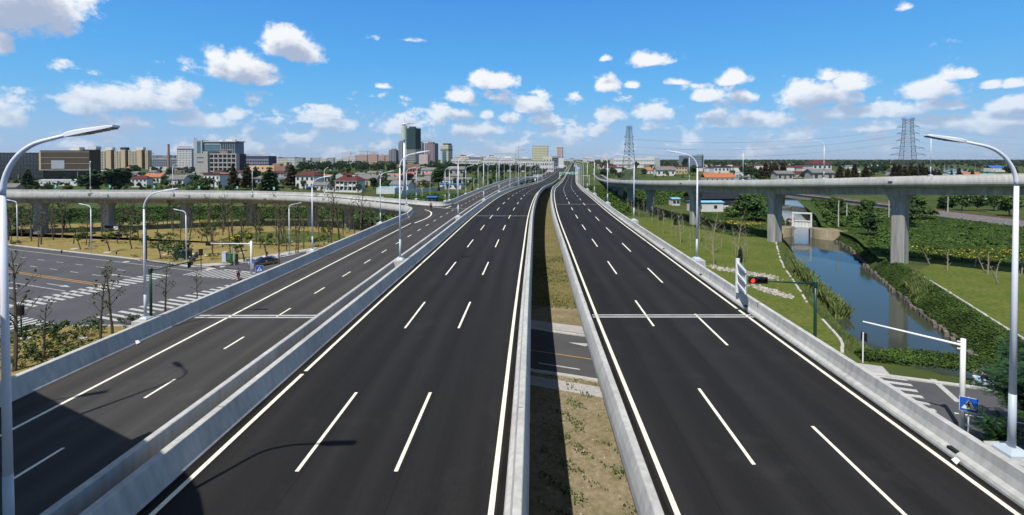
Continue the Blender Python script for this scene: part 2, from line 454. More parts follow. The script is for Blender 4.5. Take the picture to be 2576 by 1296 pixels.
vine_m    = mat('vine_leaves', (.050, .088, .018), .9, .55, .30, island=.3, spec=.15)
vine_y    = mat('yellow_blossom', (.40, .29, .02), .8, .3, .3, island=.3)
far_leaf  = mat('far_woods', (.040, .062, .030), .95, .35, .01, island=.4, spec=.05)
stone_m   = mat('rubble_stone', (.34, .31, .27), .95, .3, 1.2, island=.35, spec=.1)
# ------------------------------------------------------------------ alignment of the expressway
XR = hermite((-40, 17, 35, 60, 97, 145, 201, 288, 400, 474, 603, 2500), (-1.9, .75, 1.55, 2.8, 4.75, 8.3, 13.6, 24.0, 38.4, 48.4, 65.7, 317))
ZD = hermite((-40, 120, 145, 201, 288, 350, 430, 600, 3000), (7.7, 7.7, 7.55, 6.3, 3.4, 1.6, .42, .25, .2))
ZRAMP = hermite((-40, 200, 300, 345, 400, 500, 3000), (7.7, 7.5, 6.7, 5.2, 2.6, .45, .2))
def frame(Y):
    d = (XR(Y + .5) - XR(Y - .5)); L_ = math.hypot(1, d)
    return Vector((XR(Y), Y, 0)), Vector((1 / L_, -d / L_, 0)), Vector((d / L_, 1 / L_, 0))
def onroad(off, Y, z):
    return Vector((XR(Y) + off, Y, z))
def ys(a, b):
    out = [a]
    while out[-1] < b - 1e-6:
        y = out[-1]; st = 4 if y < 330 else 12 if y < 700 else 40
        out.append(min(b, y + st))
    return out
def strip(mb, o1, o2, a, b, zf, dz):
    Y = ys(a, b); rows = []
    for y in Y:
        f1 = o1(y) if callable(o1) else o1; f2 = o2(y) if callable(o2) else o2
        rows.append([onroad(f1, y, zf(y) + dz), onroad(f2, y, zf(y) + dz)])
    return mb.sweep(rows, closed=False)
def deck_attr(me):
    n = len(me.vertices); v = np.empty(n * 3); me.vertices.foreach_get('co', v); v = v.reshape(-1, 3)
    a = me.attributes.new('lane_offset', 'FLOAT', 'POINT'); a.data.foreach_set('value', np.array([p[0] - XR(p[1]) for p in v], dtype=np.float32)); return me
def flip(me):
    me.flip_normals(); return me
def loft(mb, stations, prof):
    """stations: (centre Vector with z, outward unit normal); prof: (outward, up) loop"""
    rows = [[c + n * u + Vector((0, 0, w)) for u, w in prof] for c, n in stations]
    return mb.sweep(rows)
# parapet: inner foot at u = 0, rounded outer fascia running under the deck edge
PAR = [(0, -.05), (0, .10), (.05, .22), (.22, .33), (.30, .62), (.335, 1.0), (.36, 1.02), (.60, 1.02), (.63, .99), (.74, .66), (.82, .28),
       (.83, -.05), (.76, -.34), (.60, -.58), (.36, -.72), (.05, -.76), (.05, -.05)]
PAR_L = [(0, -.05), (0, .04), (.05, .12), (.30, 1.0), (.325, 1.02)] + PAR[7:]
def par_road(off, sgn, a, b, zf, name, parent, step=None, prof=None):
    mb = MB(); st = []
    for y in ys(a, b):
        c, n, t = frame(y); o = off(y) if callable(off) else off
        p = c + Vector((o, 0, 0)); st.append((Vector((p.x, p.y, zf(y))), n * sgn))
    loft(mb, st, prof or PAR)
    return link(name, fixed_normals(mb.mesh(name, concrete)), parent)
def joint_line(mb, p, n, t, w=.05):
    """thin dark score across a parapet"""
    mb.obox(p + n * .42 + Vector((0, 0, .56)), n * .115, t * w / 2, Vector((0, 0, .475)))
    mb.obox(p + n * .78 + Vector((0, 0, .1)), n * .06, t * w / 2, Vector((0, 0, .3)))

def girder(o1, o2, a, b, zf, name, parent, depth=1.9):
    """box girder with thin cantilevers; o1 < o2 are the deck edges"""
    mb = MB(); rows = []
    for y in ys(a, b):
        f1 = o1(y) if callable(o1) else o1; f2 = o2(y) if callable(o2) else o2
        z = zf(y); wv = min(2.2, (f2 - f1) * .22)
        # never let the box sink far into the ground
        dp = max(.5, min(depth, z + .6))
        pr = [(f1, z), (f2, z), (f2 - .1, z - .28), (f2 - wv, z - min(.55, dp * .6)), (f2 - wv - .7, z - dp), (f1 + wv + .7, z - dp), (f1 + wv, z - min(.55, dp * .6)), (f1 + .1, z - .28)]
        rows.append([onroad(o, y, zz) for o, zz in pr])
    mb.sweep(rows)
    return link(name, fixed_normals(mb.mesh(name, concrete_p)), parent)

def pier_mesh(h, w0, w1, d, flare=2.2):
    """flared pier: shaft w0 x d, head w1"""
    mb = MB(); rows = []
    e = (w1 - w0) * .7
    prof = [(0, w0, d), (h - flare, w0, d), (h - flare * .55, w0 + (w1 - w0) * .22, d + e * .22), (h - flare * .25, w0 + (w1 - w0) * .60, d + e * .6), (h - .12, w1, d + e), (h, w1, d + e)]
    for z, w, dd in prof:
        a, b, c = w / 2, dd / 2, .22
        rows.append([Vector(p) for p in ((-a + c, -b, z), (a - c, -b, z), (a, -b + c, z), (a, b - c, z), (a - c, b, z), (-a + c, b, z), (-a, b - c, z), (-a, -b + c, z))])
    mb.sweep(rows)
    return fixed_normals(mb.mesh('column', concrete_p))

def edge_line(parent, off, a, b, zf, w=.20, m=None, gaps=(), name='edge_line', dz=.009, gapw=.35):
    cuts = [a] + [g for g in gaps if a < g < b] + [b]
    mb = MB()
    for i in range(len(cuts) - 1):
        s0 = cuts[i] + (gapw / 2 if i else 0); s1 = cuts[i + 1] - (gapw / 2 if i < len(cuts) - 2 else 0)
        strip(mb, off - w / 2, off + w / 2, s0, s1, zf, dz)
    return link(name, fixed_normals(mb.mesh(name, m or paint_w)), parent)
def dashes(parent, off, start, period, length, a, b, zf, w=.15, m=None, far_from=170):
    """near dashes are pieces of their own, far ones joined"""
    far = MB(); k = 0
    y = start
    while y < a: y += period
    while y + length < b:
        if y < far_from:
            mb = MB(); strip(mb, off - w / 2, off + w / 2, y, y + length, zf, .009)
            link('lane_dash', fixed_normals(mb.mesh('lane_dash', m or paint_w)), parent)
        else:
            strip(far, off - w / 2, off + w / 2, y, y + length, zf, .012)
        y += period
    if far.v:
        link('far_lane_dashes', fixed_normals(far.mesh('far_lane_dashes', m or paint_w)), parent, kind='stuff')

# ------------------------------------------------------------------ ground with the canal cut into it
CAN = [(44.6, 48.5), (46.6, 55), (52, 67), (60.2, 85), (70.5, 105), (78, 120), (82.6, 134), (94, 152), (105, 172), (120, 200), (140, 238), (160, 278)]
CANC = [Vector((p.x, p.y)) for p in catmull([Vector((x, y, 0)) for x, y in CAN], 6)]
def canal_dist(X, Y):
    """distance from the canal's centre line and position along it, for arrays"""
    best = np.full(X.shape, 1e9); yy = np.zeros(X.shape)
    for i in range(len(CANC) - 1):
        a, b = CANC[i], CANC[i + 1]; d = b - a; L2 = d.length_squared
        t = np.clip(((X - a.x) * d.x + (Y - a.y) * d.y) / L2, 0, 1)
        px_, py_ = a.x + t * d.x, a.y + t * d.y
        q = np.hypot(X - px_, Y - py_); m = q < best
        best[m] = q[m]; yy[m] = py_[m]
    return best, yy
HW = hermite((40, 49, 55, 67, 85, 105, 120, 131, 136, 145, 172, 200, 238, 280), (4.3, 4.6, 4.9, 5.2, 5.5, 5.5, 5.9, 5.8, 4.6, 4.2, 4.6, 5.2, 6.0, 6.5))
WATER_Z = -2.5
def height(X, Y):
    q, yy = canal_dist(X, Y)
    hw = np.vectorize(HW)(yy)
    t = np.clip((q - (hw - .8)) / 4.6, 0, 1); t = t * t * (3 - 2 * t)
    return -3.6 * (1 - t)
GX0, GX1, GY0, GY1 = 22, 186, 36, 300
def build_ground():
    xs = np.arange(GX0, GX1 + .1, 1.2); xs[-1] = GX1
    yv = np.arange(GY0, GY1 + .1, 1.2); yv[-1] = GY1
    XX, YY = np.meshgrid(xs, yv)
    ZZ = height(XX, YY)
    rng = np.random.default_rng(3)
    e = np.ones_like(ZZ); e[0] = e[-1] = 0; e[:, 0] = e[:, -1] = 0
    ZZ[:, 0] = np.minimum(ZZ[:, 0], 0)
    nx, ny = len(xs), len(yv)
    V = np.stack([XX.ravel(), YY.ravel(), ZZ.ravel()], 1)
    idx = np.arange(nx * ny).reshape(ny, nx)
    F = np.stack([idx[:-1, :-1].ravel(), idx[:-1, 1:].ravel(), idx[1:, 1:].ravel(), idx[1:, :-1].ravel()], 1)
    mb = MB(); mb.v = [tuple(v) for v in V.tolist()]; mb.f = [tuple(f) for f in F.tolist()]
    bx = [-11500, -3000, -600, GX0, GX1, 900, 3000, 11500]; by = [-400, -100, GY0, GY1, 900, 3000, 12500]
    for i in range(len(bx) - 1):
        for j in range(len(by) - 1):
            if bx[i] == GX0 and by[j] == GY0: continue
            mb.sheet([(bx[i], by[j], 0), (bx[i+1], by[j], 0), (bx[i+1], by[j+1], 0), (bx[i], by[j+1], 0)])
    mb.build('ground', field_m, kind='structure', smooth=False)
build_ground()

water_m = bpy.data.materials.new('canal_water'); water_m.use_nodes = True
def _water():
    nt = water_m.node_tree; N, L = nt.nodes, nt.links; b = N['Principled BSDF']
    b.inputs['Base Color'].default_value = (.040, .046, .030, 1); b.inputs['Roughness'].default_value = .07
    b.inputs['Specular IOR Level'].default_value = .42; b.inputs['IOR'].default_value = 1.34
    g = N.new('ShaderNodeNewGeometry'); nz = N.new('ShaderNodeTexNoise'); nz.inputs['Scale'].default_value = 1.6; nz.inputs['Detail'].default_value = 4
    L.new(g.outputs['Position'], nz.inputs['Vector'])
    bp = N.new('ShaderNodeBump'); bp.inputs['Strength'].default_value = .16; bp.inputs['Distance'].default_value = .04
    L.new(nz.outputs[0], bp.inputs['Height']); L.new(bp.outputs[0], b.inputs['Normal'])
_water()
def build_water():
    rows = []
    for i, p in enumerate(CANC):
        t = (CANC[min(i+1, len(CANC)-1)] - CANC[max(i-1, 0)]).normalized(); n = Vector((t.y, -t.x)); w = HW(p.y) + 3.2
        rows.append([Vector((p.x - n.x*w, p.y - n.y*w, WATER_Z)), Vector((p.x + n.x*w, p.y + n.y*w, WATER_Z))])
    p0 = rows[0]; d = Vector((-.43, -.9, 0)) * 7
    rows.insert(0, [p0[0] + d, p0[1] + d])
    mb = MB(); mb.sweep(rows, closed=False)
    link('canal_water', fixed_normals(mb.mesh('canal_water', water_m)), kind='structure')
    # further reach of the canal and the ponds, seen as thin bright sheets
    mb = MB(); far = catmull([Vector((160, 279, .01)), Vector((185, 340, .01)), Vector((216, 430, .01)), Vector((262, 540, .01)), Vector((330, 680, .01))], 6)
    rows = []
    for i, p in enumerate(far):
        t = (far[min(i+1, len(far)-1)] - far[max(i-1, 0)]).normalized(); n = Vector((t.y, -t.x, 0))
        rows.append([p - n * 11, p + n * 11])
    mb.sweep(rows, closed=False)
    link('far_canal_water', fixed_normals(mb.mesh('far_canal_water', water_m)), kind='structure')
    mb = MB()
    mb.sheet([at(1538, 463, .012), at(1610, 465, .012), at(1640, 456, .012), at(1590, 451.5, .012), at(1548, 456, .012)])
    link('pond_water', mb.mesh('pond_water', water_m), kind='structure')
    mb = MB()
    mb.sheet([at(2290, 431, .012), at(2440, 433, .012), at(2500, 427, .012), at(2360, 424, .012)])
    mb.sheet([at(2420, 505, .012), at(2490, 509, .012), at(2500, 500, .012), at(2440, 497, .012)])
    link('fish_pond_water', mb.mesh('fish_pond_water', water_m), kind='structure')
build_water()

# ------------------------------------------------------------------ street level: lawns, street, kerbs
def AX(s, t, z=0.0):
    """street A frame: s along (to the right), t across (away), from the point under the median"""
    c = Vector((4.0, 47.0, z)); u = Vector((.938, -.347, 0)); v = Vector((.347, .938, 0))
    p = c + u * s + v * t; return Vector((p.x, p.y, z))
def poly_sheet(name, pts, m, z, kind='structure'):
    mb = MB(); mb.sheet([(p[0], p[1], z) for p in pts]); return link(name, mb.mesh(name, m), kind=kind)
# interchange lawn (dry) inside the loop, and the near verge
g = lambda x, y: at(x, y, 0)
lawn_far = [g(-500, 560), g(20, 618), g(350, 655), g(500, 673), g(560, 670), g(692, 655)[:2] + (0,), g(830, 622), (-31, 100, 0), (-26, 112, 0), (-38, 136, 0), (-58, 150, 0), (-92, 150, 0), (-126, 142, 0), (-185, 128, 0)]
poly_sheet('dry_lawn', lawn_far, grass_tan, .012)
mid_bank = [(-60, 128, 0), (-45, 122, 0), (-38, 112, 0), (-52, 108, 0), (-70, 112, 0), (-72, 122, 0)]
poly_sheet('weedy_patch', mid_bank, grass_wild, .018)
poly_sheet('green_crop_field', [(-190, 129, 0), (-126, 143, 0), (-92, 151, 0), (-58, 151, 0), (-36, 138, 0), (-26, 150, 0), (-60, 185, 0), (-120, 195, 0), (-230, 180, 0)], crop_g, .012)
verge_near = [(-57.5, 20), (-56.5, 44), (-56.2, 50), (-54.2, 53.4), (-51.0, 54.4), (-45.5, 54.4), (-38, 53.0), (-24, 48.5), (-20, 20)]
poly_sheet('verge_lawn', verge_near, grass_tan, .034)
def bank_pts(side, d, a, b_):
    out = []
    for k, p in enumerate(CANC):
        if not (a <= p.y <= b_): continue
        t = (CANC[min(k + 1, len(CANC) - 1)] - CANC[max(k - 1, 0)]).normalized(); nn = Vector((t.y, -t.x)) * side; w = HW(p.y) + d
        out.append((p.x + nn.x * w, p.y + nn.y * w))
    return out
poly_sheet('canal_lawn', [(21.5, 45.2), (28, 44.6), (33.0, 46.6), (35.6, 50.5)] + bank_pts(-1, 4.1, 57, 117) + [(58, 126), (50, 150), (40, 160), (30, 150), (22, 100)], grass_grn, .010)
poly_sheet('creeper_field', bank_pts(1, 2.0, 92, 128) + [(90, 136), (104, 160), (135, 222), (142, 200), (144, 170), (146, 140), (152, 100), (162, 72), (112, 78), (96, 82.5), (80, 89)], mat('creeper_ground', (.026, .050, .012), 1, .3, .3, col2=(.062, .092, .022), fine=.4, finescale=2, spec=.05), .011)
poly_sheet('right_lawn', bank_pts(1, 4.7, 50, 88) + [(80, 88), (100, 80), (130, 68), (160, 40), (90, 20), (60, 40)], grass_grn, .010)
poly_sheet('median_earth', [(-14, -12), (22, -12), (20, 39.2), (4, 41.8), (-4, 44.5), (-14, 47)], dirt, .012)
median_m = mat('median_turf', (.125, .115, .040), 1, .2, .25, col2=(.19, .155, .075), fine=.3, finescale=1.6, bump=.6, bscale=5, spec=.05)
poly_sheet('median_grass', [(-9, 62), (19, 57), (24, 120), (30, 210), (44, 330), (20, 330), (2, 180), (-6, 100)], median_m, .010)
poly_sheet('median_bare_strip', [(-8, 58.2), (18, 49.2), (18.6, 57.5), (-8.5, 66)], dirt, .014)

def build_street():
    rows = []
    lo = hermite((-200, -70, -40, -20, -6, 3, 40, 60, 120), (-14, -14, -13.5, -9, -5.2, -4.5, -5.5, -7, -7))
    hi = hermite((-200, -70, -56, -30, -12, 0, 30, 60, 120), (14.2, 14.2, 14, 9.5, 6.5, 5.3, 5.2, 5.2, 5.2))
    mb = MB(); S = list(range(-190, 121, 3))
    mb.sweep([[AX(s, lo(s), .020), AX(s, hi(s), .020)] for s in S], closed=False)
    # street B, crossing it, runs beside and below the ramp
    bl = [(-82, 20), (-76, 36), (-70, 52), (-64, 66), (-58, 80), (-52, 87), (-44.5, 94), (-40, 104), (-33, 124)]
    br = [(-62, 20), (-59, 36), (-52, 52), (-46, 66), (-40, 78), (-34, 88), (-31, 98), (-27.5, 108), (-22, 126)]
    mb2 = MB(); mb2.sweep([[Vector((a[0], a[1], .024)), Vector((b[0], b[1], .024))] for a, b in zip(bl, br)], closed=False)
    link('street', fixed_normals(mb.mesh('street', asphalt_g)), kind='structure')
    link('side_street', fixed_normals(mb2.mesh('side_street', asphalt_g)), kind='structure')
    # kerbs
    k = MB()
    def kerb(pts, w=.45, h=.14):
        P = [Vector((p[0], p[1], 0)) for p in pts]; rows = []
        for i, p in enumerate(P):
            t = (P[min(i+1, len(P)-1)] - P[max(i-1, 0)]).normalized(); n = Vector((t.y, -t.x, 0)) * (w / 2)
            rows.append([p - n, p + n, p + n + Vector((0, 0, h)), p - n + Vector((0, 0, h))])
        k.sweep(rows)
    kerb([AX(s, 14.3) for s in range(-190, -62, 4)] + [Vector(g(350, 655)), Vector(g(470, 671)), Vector(g(510, 671.5)), Vector(g(560, 667)), Vector(g(640, 659)), Vector(g(700, 650)), Vector(g(790, 630)), Vector((-33.2, 124, 0))])
    kerb([AX(s, hi(s) + .1) for s in range(-14, 60, 3)])
    kerb([AX(s, lo(s) - .1) for s in range(-20, 60, 3)])
    kerb([(-57.5, 20, 0), (-56.5, 44, 0), (-56.2, 50, 0), (-54.2, 53.4, 0), (-51.0, 54.4, 0), (-45.5, 54.4, 0), (-38, 53.0, 0), (-27, 49.6, 0)], .3, .12)
    link('kerb', fixed_normals(k.mesh('kerb', kerb_m)), kind='structure')
    pv = MB()
    pv.sheet([AX(s, t, .03) for s, t in ((-11, 6.2), (30, 5.6), (30, 7.6), (-11, 8.4))])
    pv.sheet([AX(s, t, .03) for s, t in ((-11, -5.6), (15, -5.6), (15, -7.4), (-11, -7.2))])
    P1 = [g(470, 669), g(520, 669), g(600, 661), g(700, 648), g(790, 628), g(800, 622), g(690, 639), g(560, 661), g(500, 665)]
    pv.sheet([(p[0], p[1], .03) for p in P1])
    link('pavement', fixed_normals(pv.mesh('pavement', pave_m)), kind='structure')
    # painted marks
    root = thing('street_markings', 'worn white and orange paint on the street below the viaducts', 'road markings')
    root['kind'] = 'structure'
    def bar(name, c, u, L_, w, m=paint_g, z=.030):
        u = Vector(u).normalized(); n = Vector((u.y, -u.x, 0)); c = Vector((c[0], c[1], z))
        q = MB(); q.sheet([c - u*L_/2 - n*w/2, c + u*L_/2 - n*w/2, c + u*L_/2 + n*w/2, c - u*L_/2 + n*w/2])
        return link(name, fixed_normals(q.mesh(name, m)), root)
    uA, vA = (.938, -.347, 0), (.347, .938, 0)
    for i in range(19):   # zebra over the left arm
        bar('zebra_stripe', Vector(g(40, 772)).lerp(Vector(g(402, 692)), i / 18), uA, 4.6, .5)
    for i in range(12):   # zebra nearest the camera on the left
        p = Vector((-55.2 - i * 1.0, 53.3 + i * .38, 0))
        bar('zebra_stripe', p, vA, 4.4, .5)
    for i in range(17):   # zebra along the ramp
        bar('zebra_stripe', Vector((-49.0 + i * .50, 56.8 + i * 1.02, 0)), uA, 4.6, .5)
    for i in range(13):   # zebra over the far arm
        bar('zebra_stripe', Vector((-54.5 + i * .98, 80.6 - i * .28, 0)), (.30, .95, 0), 4.6, .42)
    for i in range(9):    # zebra on the right
        p = Vector(g(2281, 956)).lerp(Vector(g(2371, 1052)), i / 6.0)
        bar('zebra_stripe', p - Vector(uA) * 2.6, uA, 5.2, .5)
    bar('stop_line', (36.5, 39.2, 0), vA, 4.2, .45)
    bar('stop_line', AX(-70.5, -6.6), vA, 12.5, .35)
    bar('stop_line', Vector(g(600, 682)), uA, 7.0, .35)
    for dt in (-.28, .28): bar('centre_line', AX(-128, .2 + dt), uA, 118, .18, paint_o)
    bar('centre_line', AX(-2, -.3), uA, 26, .15, paint_o)
    bar('centre_line', AX(44, -.3), uA, 24, .15, paint_w)
    bar('edge_line', AX(-125, 11.6), uA, 116, .16)
    bar('edge_line', AX(1.5, -2.9), uA, 4.0, .2)
    bar('edge_line', AX(-118, -3.8), uA, 90, .16)
    for k_ in range(8): bar('lane_dash', AX(-80 - 6 * k_, 7.6), uA, 2.2, .16)
    for k_ in range(8): bar('lane_dash', AX(-80 - 6 * k_, 3.8), uA, 2.2, .16)
    for k_ in range(6): bar('lane_dash', AX(-80 - 6 * k_, -7.4), uA, 2.2, .16)
    def arrow(c, u, turn=0):
        u = Vector(u).normalized(); n = Vector((u.y, -u.x, 0)); c = Vector((c[0], c[1], .031)); q = MB()
        q.sheet([c - u*3 - n*.09, c + u*1 - n*.09, c + u*1 + n*.09, c - u*3 + n*.09])
        q.sheet([c + u*1 - n*.42, c + u*3, c + u*1 + n*.42])
        if turn: q.sheet([c - u*1 + n*.09*turn, c - u*.6 + n*.09*turn, c - u*.1 + n*.9*turn, c - u*.6 + n*1.25*turn])
        link('lane_arrow', fixed_normals(q.mesh('lane_arrow', paint_g)), root)
    arrow(AX(-76, 4.9), (-.938, .347, 0)); arrow(AX(-78, -2.2), uA); arrow(AX(-84, -5.6), uA, 1); arrow(AX(4, 3.0), (-.938, .347, 0))
    # manhole lids and slabs lying in the lawns
    for (x, y, w) in ((63, 853, 1.0), (205, 853, .9), (188, 627, 1.3), (272, 636, 1.4), (415, 641, .8), (530, 678, 1.4), (318, 660, 1.0), (733, 608, .9), (610, 636, 1.0), (560, 672, .8)):
        p = g(x, y); q = MB()
        q.prism([(p[0] + w * .6 * math.cos(a), p[1] + w * .5 * math.sin(a)) for a in [k * math.pi / 5 for k in range(10)]], .0, .12)
        q.build('manhole_cover', kerb_m, label='pale stone cover slab lying in the dry lawn beside the street', cat='manhole cover', group='stone cover slabs in the lawn')
build_street()

# ------------------------------------------------------------------ viaducts
LEFT_GAPS = (25.7, 60.5, 95, 130); RIGHT_GAPS = (36.6, 66.9, 97)
def build_left():
    v = thing('viaduct', 'left dark asphalt carriageway on its concrete viaduct, between ramp and median gap', 'viaduct', group=None)
    girder(-13.5, -.3, -24, 432, ZD, 'girder', v)
    mb = MB(); strip(mb, -13.15, -.95, -24, 432, ZD, .004); link('road_surface', deck_attr(fixed_normals(mb.mesh('road_surface', asphalt))), v)
    par_road(-13.15, -1, -24, 432, ZD, 'parapet', v, None, PAR_L); par_road(-.95, 1, -24, 432, ZD, 'parapet', v)
    mb = MB(); strip(mb, -13.15, -12.95, -24, 200, ZD, .007); strip(mb, -1.16, -.95, -24, 200, ZD, .007); link('gutter', fixed_normals(mb.mesh('gutter', gutter_m)), v, kind='stuff')
    edge_line(v, -12.62, -24, 300, ZD, gaps=LEFT_GAPS); edge_line(v, -1.38, -24, 300, ZD)
    edge_line(v, -12.62, 300, 432, ZD, name='edge_line', w=.3, dz=.02); edge_line(v, -1.38, 300, 432, ZD, w=.3, dz=.02)
    dashes(v, -5.16, 17.5 - 30, 15, 6, -20, 425, ZD); dashes(v, -8.9, 17.5 - 30, 15, 6, -20, 425, ZD)
    for Yj in (97, 165, 230):
        mb = MB(); strip(mb, -13.05, -1.0, Yj - .12, Yj + .12, ZD, .013); link('expansion_joint', fixed_normals(mb.mesh('expansion_joint', kerb_m)), v)
    for Yc in (30, 63, 97, 131, 165, 199, 233, 267):
        me = pier_mesh(ZD(Yc) - 1.85, 1.8, 3.4, 1.5, 1.8); c = onroad(-6.8, Yc, 0); link('column', me, v, loc=c)
    mb = MB()
    for Yj in (20.2, 60, 97, 131):
        c, n, t = frame(Yj); joint_line(mb, Vector(onroad(-13.15, Yj, ZD(Yj))), -n, t); joint_line(mb, Vector(onroad(-.95, Yj, ZD(Yj))), n, t)
    link('parapet_joint', mb.mesh('parapet_joint', concrete_d), v, kind='stuff')
    rw = MB(); rows = []
    for y in ys(300, 432): rows.append([onroad(-12.9, y, max(.05, ZD(y) - .2)), onroad(-.8, y, max(.05, ZD(y) - .2)), onroad(-.8, y, -.2), onroad(-12.9, y, -.2)])
    rw.sweep(rows); link('abutment', fixed_normals(rw.mesh('abutment', concrete_d)), v)
def build_right():
    v = thing('viaduct', 'right dark asphalt carriageway on its concrete viaduct, beside the canal lawn', 'viaduct')
    girder(4.2, 16.9, -24, 432, ZD, 'girder', v)
    mb = MB(); strip(mb, 4.35, 16.55, -24, 432, ZD, .004); link('road_surface', deck_attr(fixed_normals(mb.mesh('road_surface', asphalt))), v)
    par_road(4.35, -1, -24, 432, ZD, 'parapet', v); par_road(16.55, 1, -24, 432, ZD, 'parapet', v)
    mb = MB(); strip(mb, 4.35, 4.58, -24, 200, ZD, .007); strip(mb, 16.36, 16.55, -24, 200, ZD, .007); link('gutter', fixed_normals(mb.mesh('gutter', gutter_m)), v, kind='stuff')
    edge_line(v, 4.82, -24, 300, ZD); edge_line(v, 16.1, -24, 300, ZD, gaps=RIGHT_GAPS)
    edge_line(v, 4.82, 300, 432, ZD, w=.3, dz=.02); edge_line(v, 16.1, 300, 432, ZD, w=.3, dz=.02)
    dashes(v, 8.55, 17.9 - 30, 15, 6, -20, 425, ZD); dashes(v, 12.35, 14.5 - 30, 15, 6, -20, 425, ZD)
    for Yj in (34.8, 35.25):
        mb = MB(); strip(mb, 4.5, 16.5, Yj - .11, Yj + .11, ZD, .013); link('expansion_joint', fixed_normals(mb.mesh('expansion_joint', paint_g)), v)
    for Yj in (122, 190, 260):
        mb = MB(); strip(mb, 4.5, 16.5, Yj - .15, Yj + .15, ZD, .013); link('expansion_joint', fixed_normals(mb.mesh('expansion_joint', kerb_m)), v)
    for Yc in (30, 63, 97, 131, 165, 199, 233, 267):
        me = pier_mesh(ZD(Yc) - 1.85, 1.8, 3.4, 1.5, 1.8); c = onroad(10.4, Yc, 0); link('column', me, v, loc=c)
    mb = MB()
    for Yj in (35, 78, 122):
        c, n, t = frame(Yj); joint_line(mb, Vector(onroad(4.35, Yj, ZD(Yj))), -n, t, .12); joint_line(mb, Vector(onroad(16.55, Yj, ZD(Yj))), n, t, .12)
    link('parapet_joint', mb.mesh('parapet_joint', concrete_d), v, kind='stuff')
    # drain boxes in the inner face
    for Yd in (18.4, 36.5, 46.5, 60):
        c, n, t = frame(Yd); q = MB(); q.obox(Vector(onroad(16.70, Yd, ZD(Yd) + .20)), n * .10, t * .20, Vector((0, 0, .13)))
        link('drain_opening', q.mesh('drain_opening', black_p), v)
    rw = MB(); rows = []
    for y in ys(300, 432): rows.append([onroad(4.6, y, max(.05, ZD(y) - .2)), onroad(16.4, y, max(.05, ZD(y) - .2)), onroad(16.4, y, -.2), onroad(4.6, y, -.2)])
    rw.sweep(rows); link('abutment', fixed_normals(rw.mesh('abutment', concrete_d)), v)
    # litter by the drain: a folded white sheet
    p = onroad(16.35, 18.0, ZD(18) + .02); q = MB(); c, n, t = frame(18)
    q.add([p - t*.12, p + n*.14 - t*.10 + Vector((0, 0, .14)), p + n*.15 + t*.10 + Vector((0, 0, .16)), p + t*.12 + Vector((0, 0, .05)), p - n*.10 + Vector((0, 0, .12))], [(0, 1, 4), (1, 2, 4), (2, 3, 4), (3, 0, 4)])
    q.build('paper_scrap', white_s, label='crumpled white paper in a drain notch of the right parapet', cat='litter')
def build_ramp():
    v = thing('ramp_viaduct', 'two-lane worn grey slip road viaduct on the far left of the carriageways', 'viaduct')
    le = hermite((-40, 96, 104, 115, 124, 600), (-25.35, -25.35, -24.6, -22.6, -22.35, -22.35))
    girder(lambda y: le(y) - .3, -15.0, -24, 480, ZRAMP, 'girder', v, 1.8)
    mb = MB(); strip(mb, le, -15.2, -24, 480, ZRAMP, .004); link('road_surface', deck_attr(fixed_normals(mb.mesh('road_surface', asphalt_r))), v)
    # right parapet is slimmer: the two walls stand 0.9 m apart
    mb = MB(); st = []
    for y in ys(-24, 480):
        c, n, t = frame(y); p = c + Vector((-15.22, 0, 0)); st.append((Vector((p.x, p.y, ZRAMP(y))), n))
    SL = [(0, -.05), (0, .04), (.03, .1), (.21, 1.0), (.23, 1.02), (.46, 1.02), (.49, .99), (.50, -.5), (.10, -.6), (.05, -.05)]
    loft(mb, st, SL); link('parapet', fixed_normals(mb.mesh('parapet', concrete)), v)
    par_road(-25.35, -1, -24, 94, ZRAMP, 'parapet', v, None, PAR_L)
    par_road(-22.35, -1, 121, 480, ZRAMP, 'parapet', v, None, PAR_L)
    edge_line(v, -22.75, -24, 86, ZRAMP, w=.18); edge_line(v, -21.9, 117, 300, ZRAMP, w=.15); edge_line(v, -21.9, 300, 475, ZRAMP, w=.25, dz=.02)
    edge_line(v, -15.7, -24, 300, ZRAMP, w=.15); edge_line(v, -15.7, 300, 475, ZRAMP, w=.25, dz=.02)
    dashes(v, -19.2, 23.0 - 42, 6, 2, -20, 470, ZRAMP, w=.14, far_from=150)
    for Yj in (34.8, 35.25):
        mb = MB(); strip(mb, -25.2, -15.3, Yj - .12, Yj + .12, ZRAMP, .013); link('expansion_joint', fixed_normals(mb.mesh('expansion_joint', paint_g)), v)
    for Yj in (112, 150, 215):
        mb = MB(); strip(mb, -21.5, -15.3, Yj - .12, Yj + .12, ZRAMP, .013); link('expansion_joint', fixed_normals(mb.mesh('expansion_joint', kerb_m)), v)
    for Yc in (30, 63, 97, 131, 165, 199, 233, 267, 301, 335):
        me = pier_mesh(ZRAMP(Yc) - 1.75, 1.6, 2.8, 1.4, 1.6); c = onroad(-19.5, Yc, 0); link('column', me, v, loc=c)
    mb = MB()
    for Yj in (35.0,):
        c, n, t = frame(Yj); joint_line(mb, Vector(onroad(-25.35, Yj, ZRAMP(Yj))), -n, t, .14); joint_line(mb, Vector(onroad(-15.25, Yj, ZRAMP(Yj))), n * .6, t, .14)
    link('parapet_joint', mb.mesh('parapet_joint', concrete_d), v, kind='stuff')
    p = onroad(-25.2, 29.8, ZRAMP(29.8) + .05); q = MB(); c, n, t = frame(29.8)
    q.add([p - t*.18, p - n*.12 - t*.12 + Vector((0, 0, .2)), p - n*.12 + t*.12 + Vector((0, 0, .16)), p + t*.15, p + n*.12 + Vector((0, 0, .05))], [(0, 1, 4), (1, 2, 4), (2, 3, 4), (3, 0, 4)])
    q.build('plastic_bag', white_s, label='white plastic bag caught at the foot of the slip road parapet', cat='litter')
build_left(); build_right(); build_ramp()

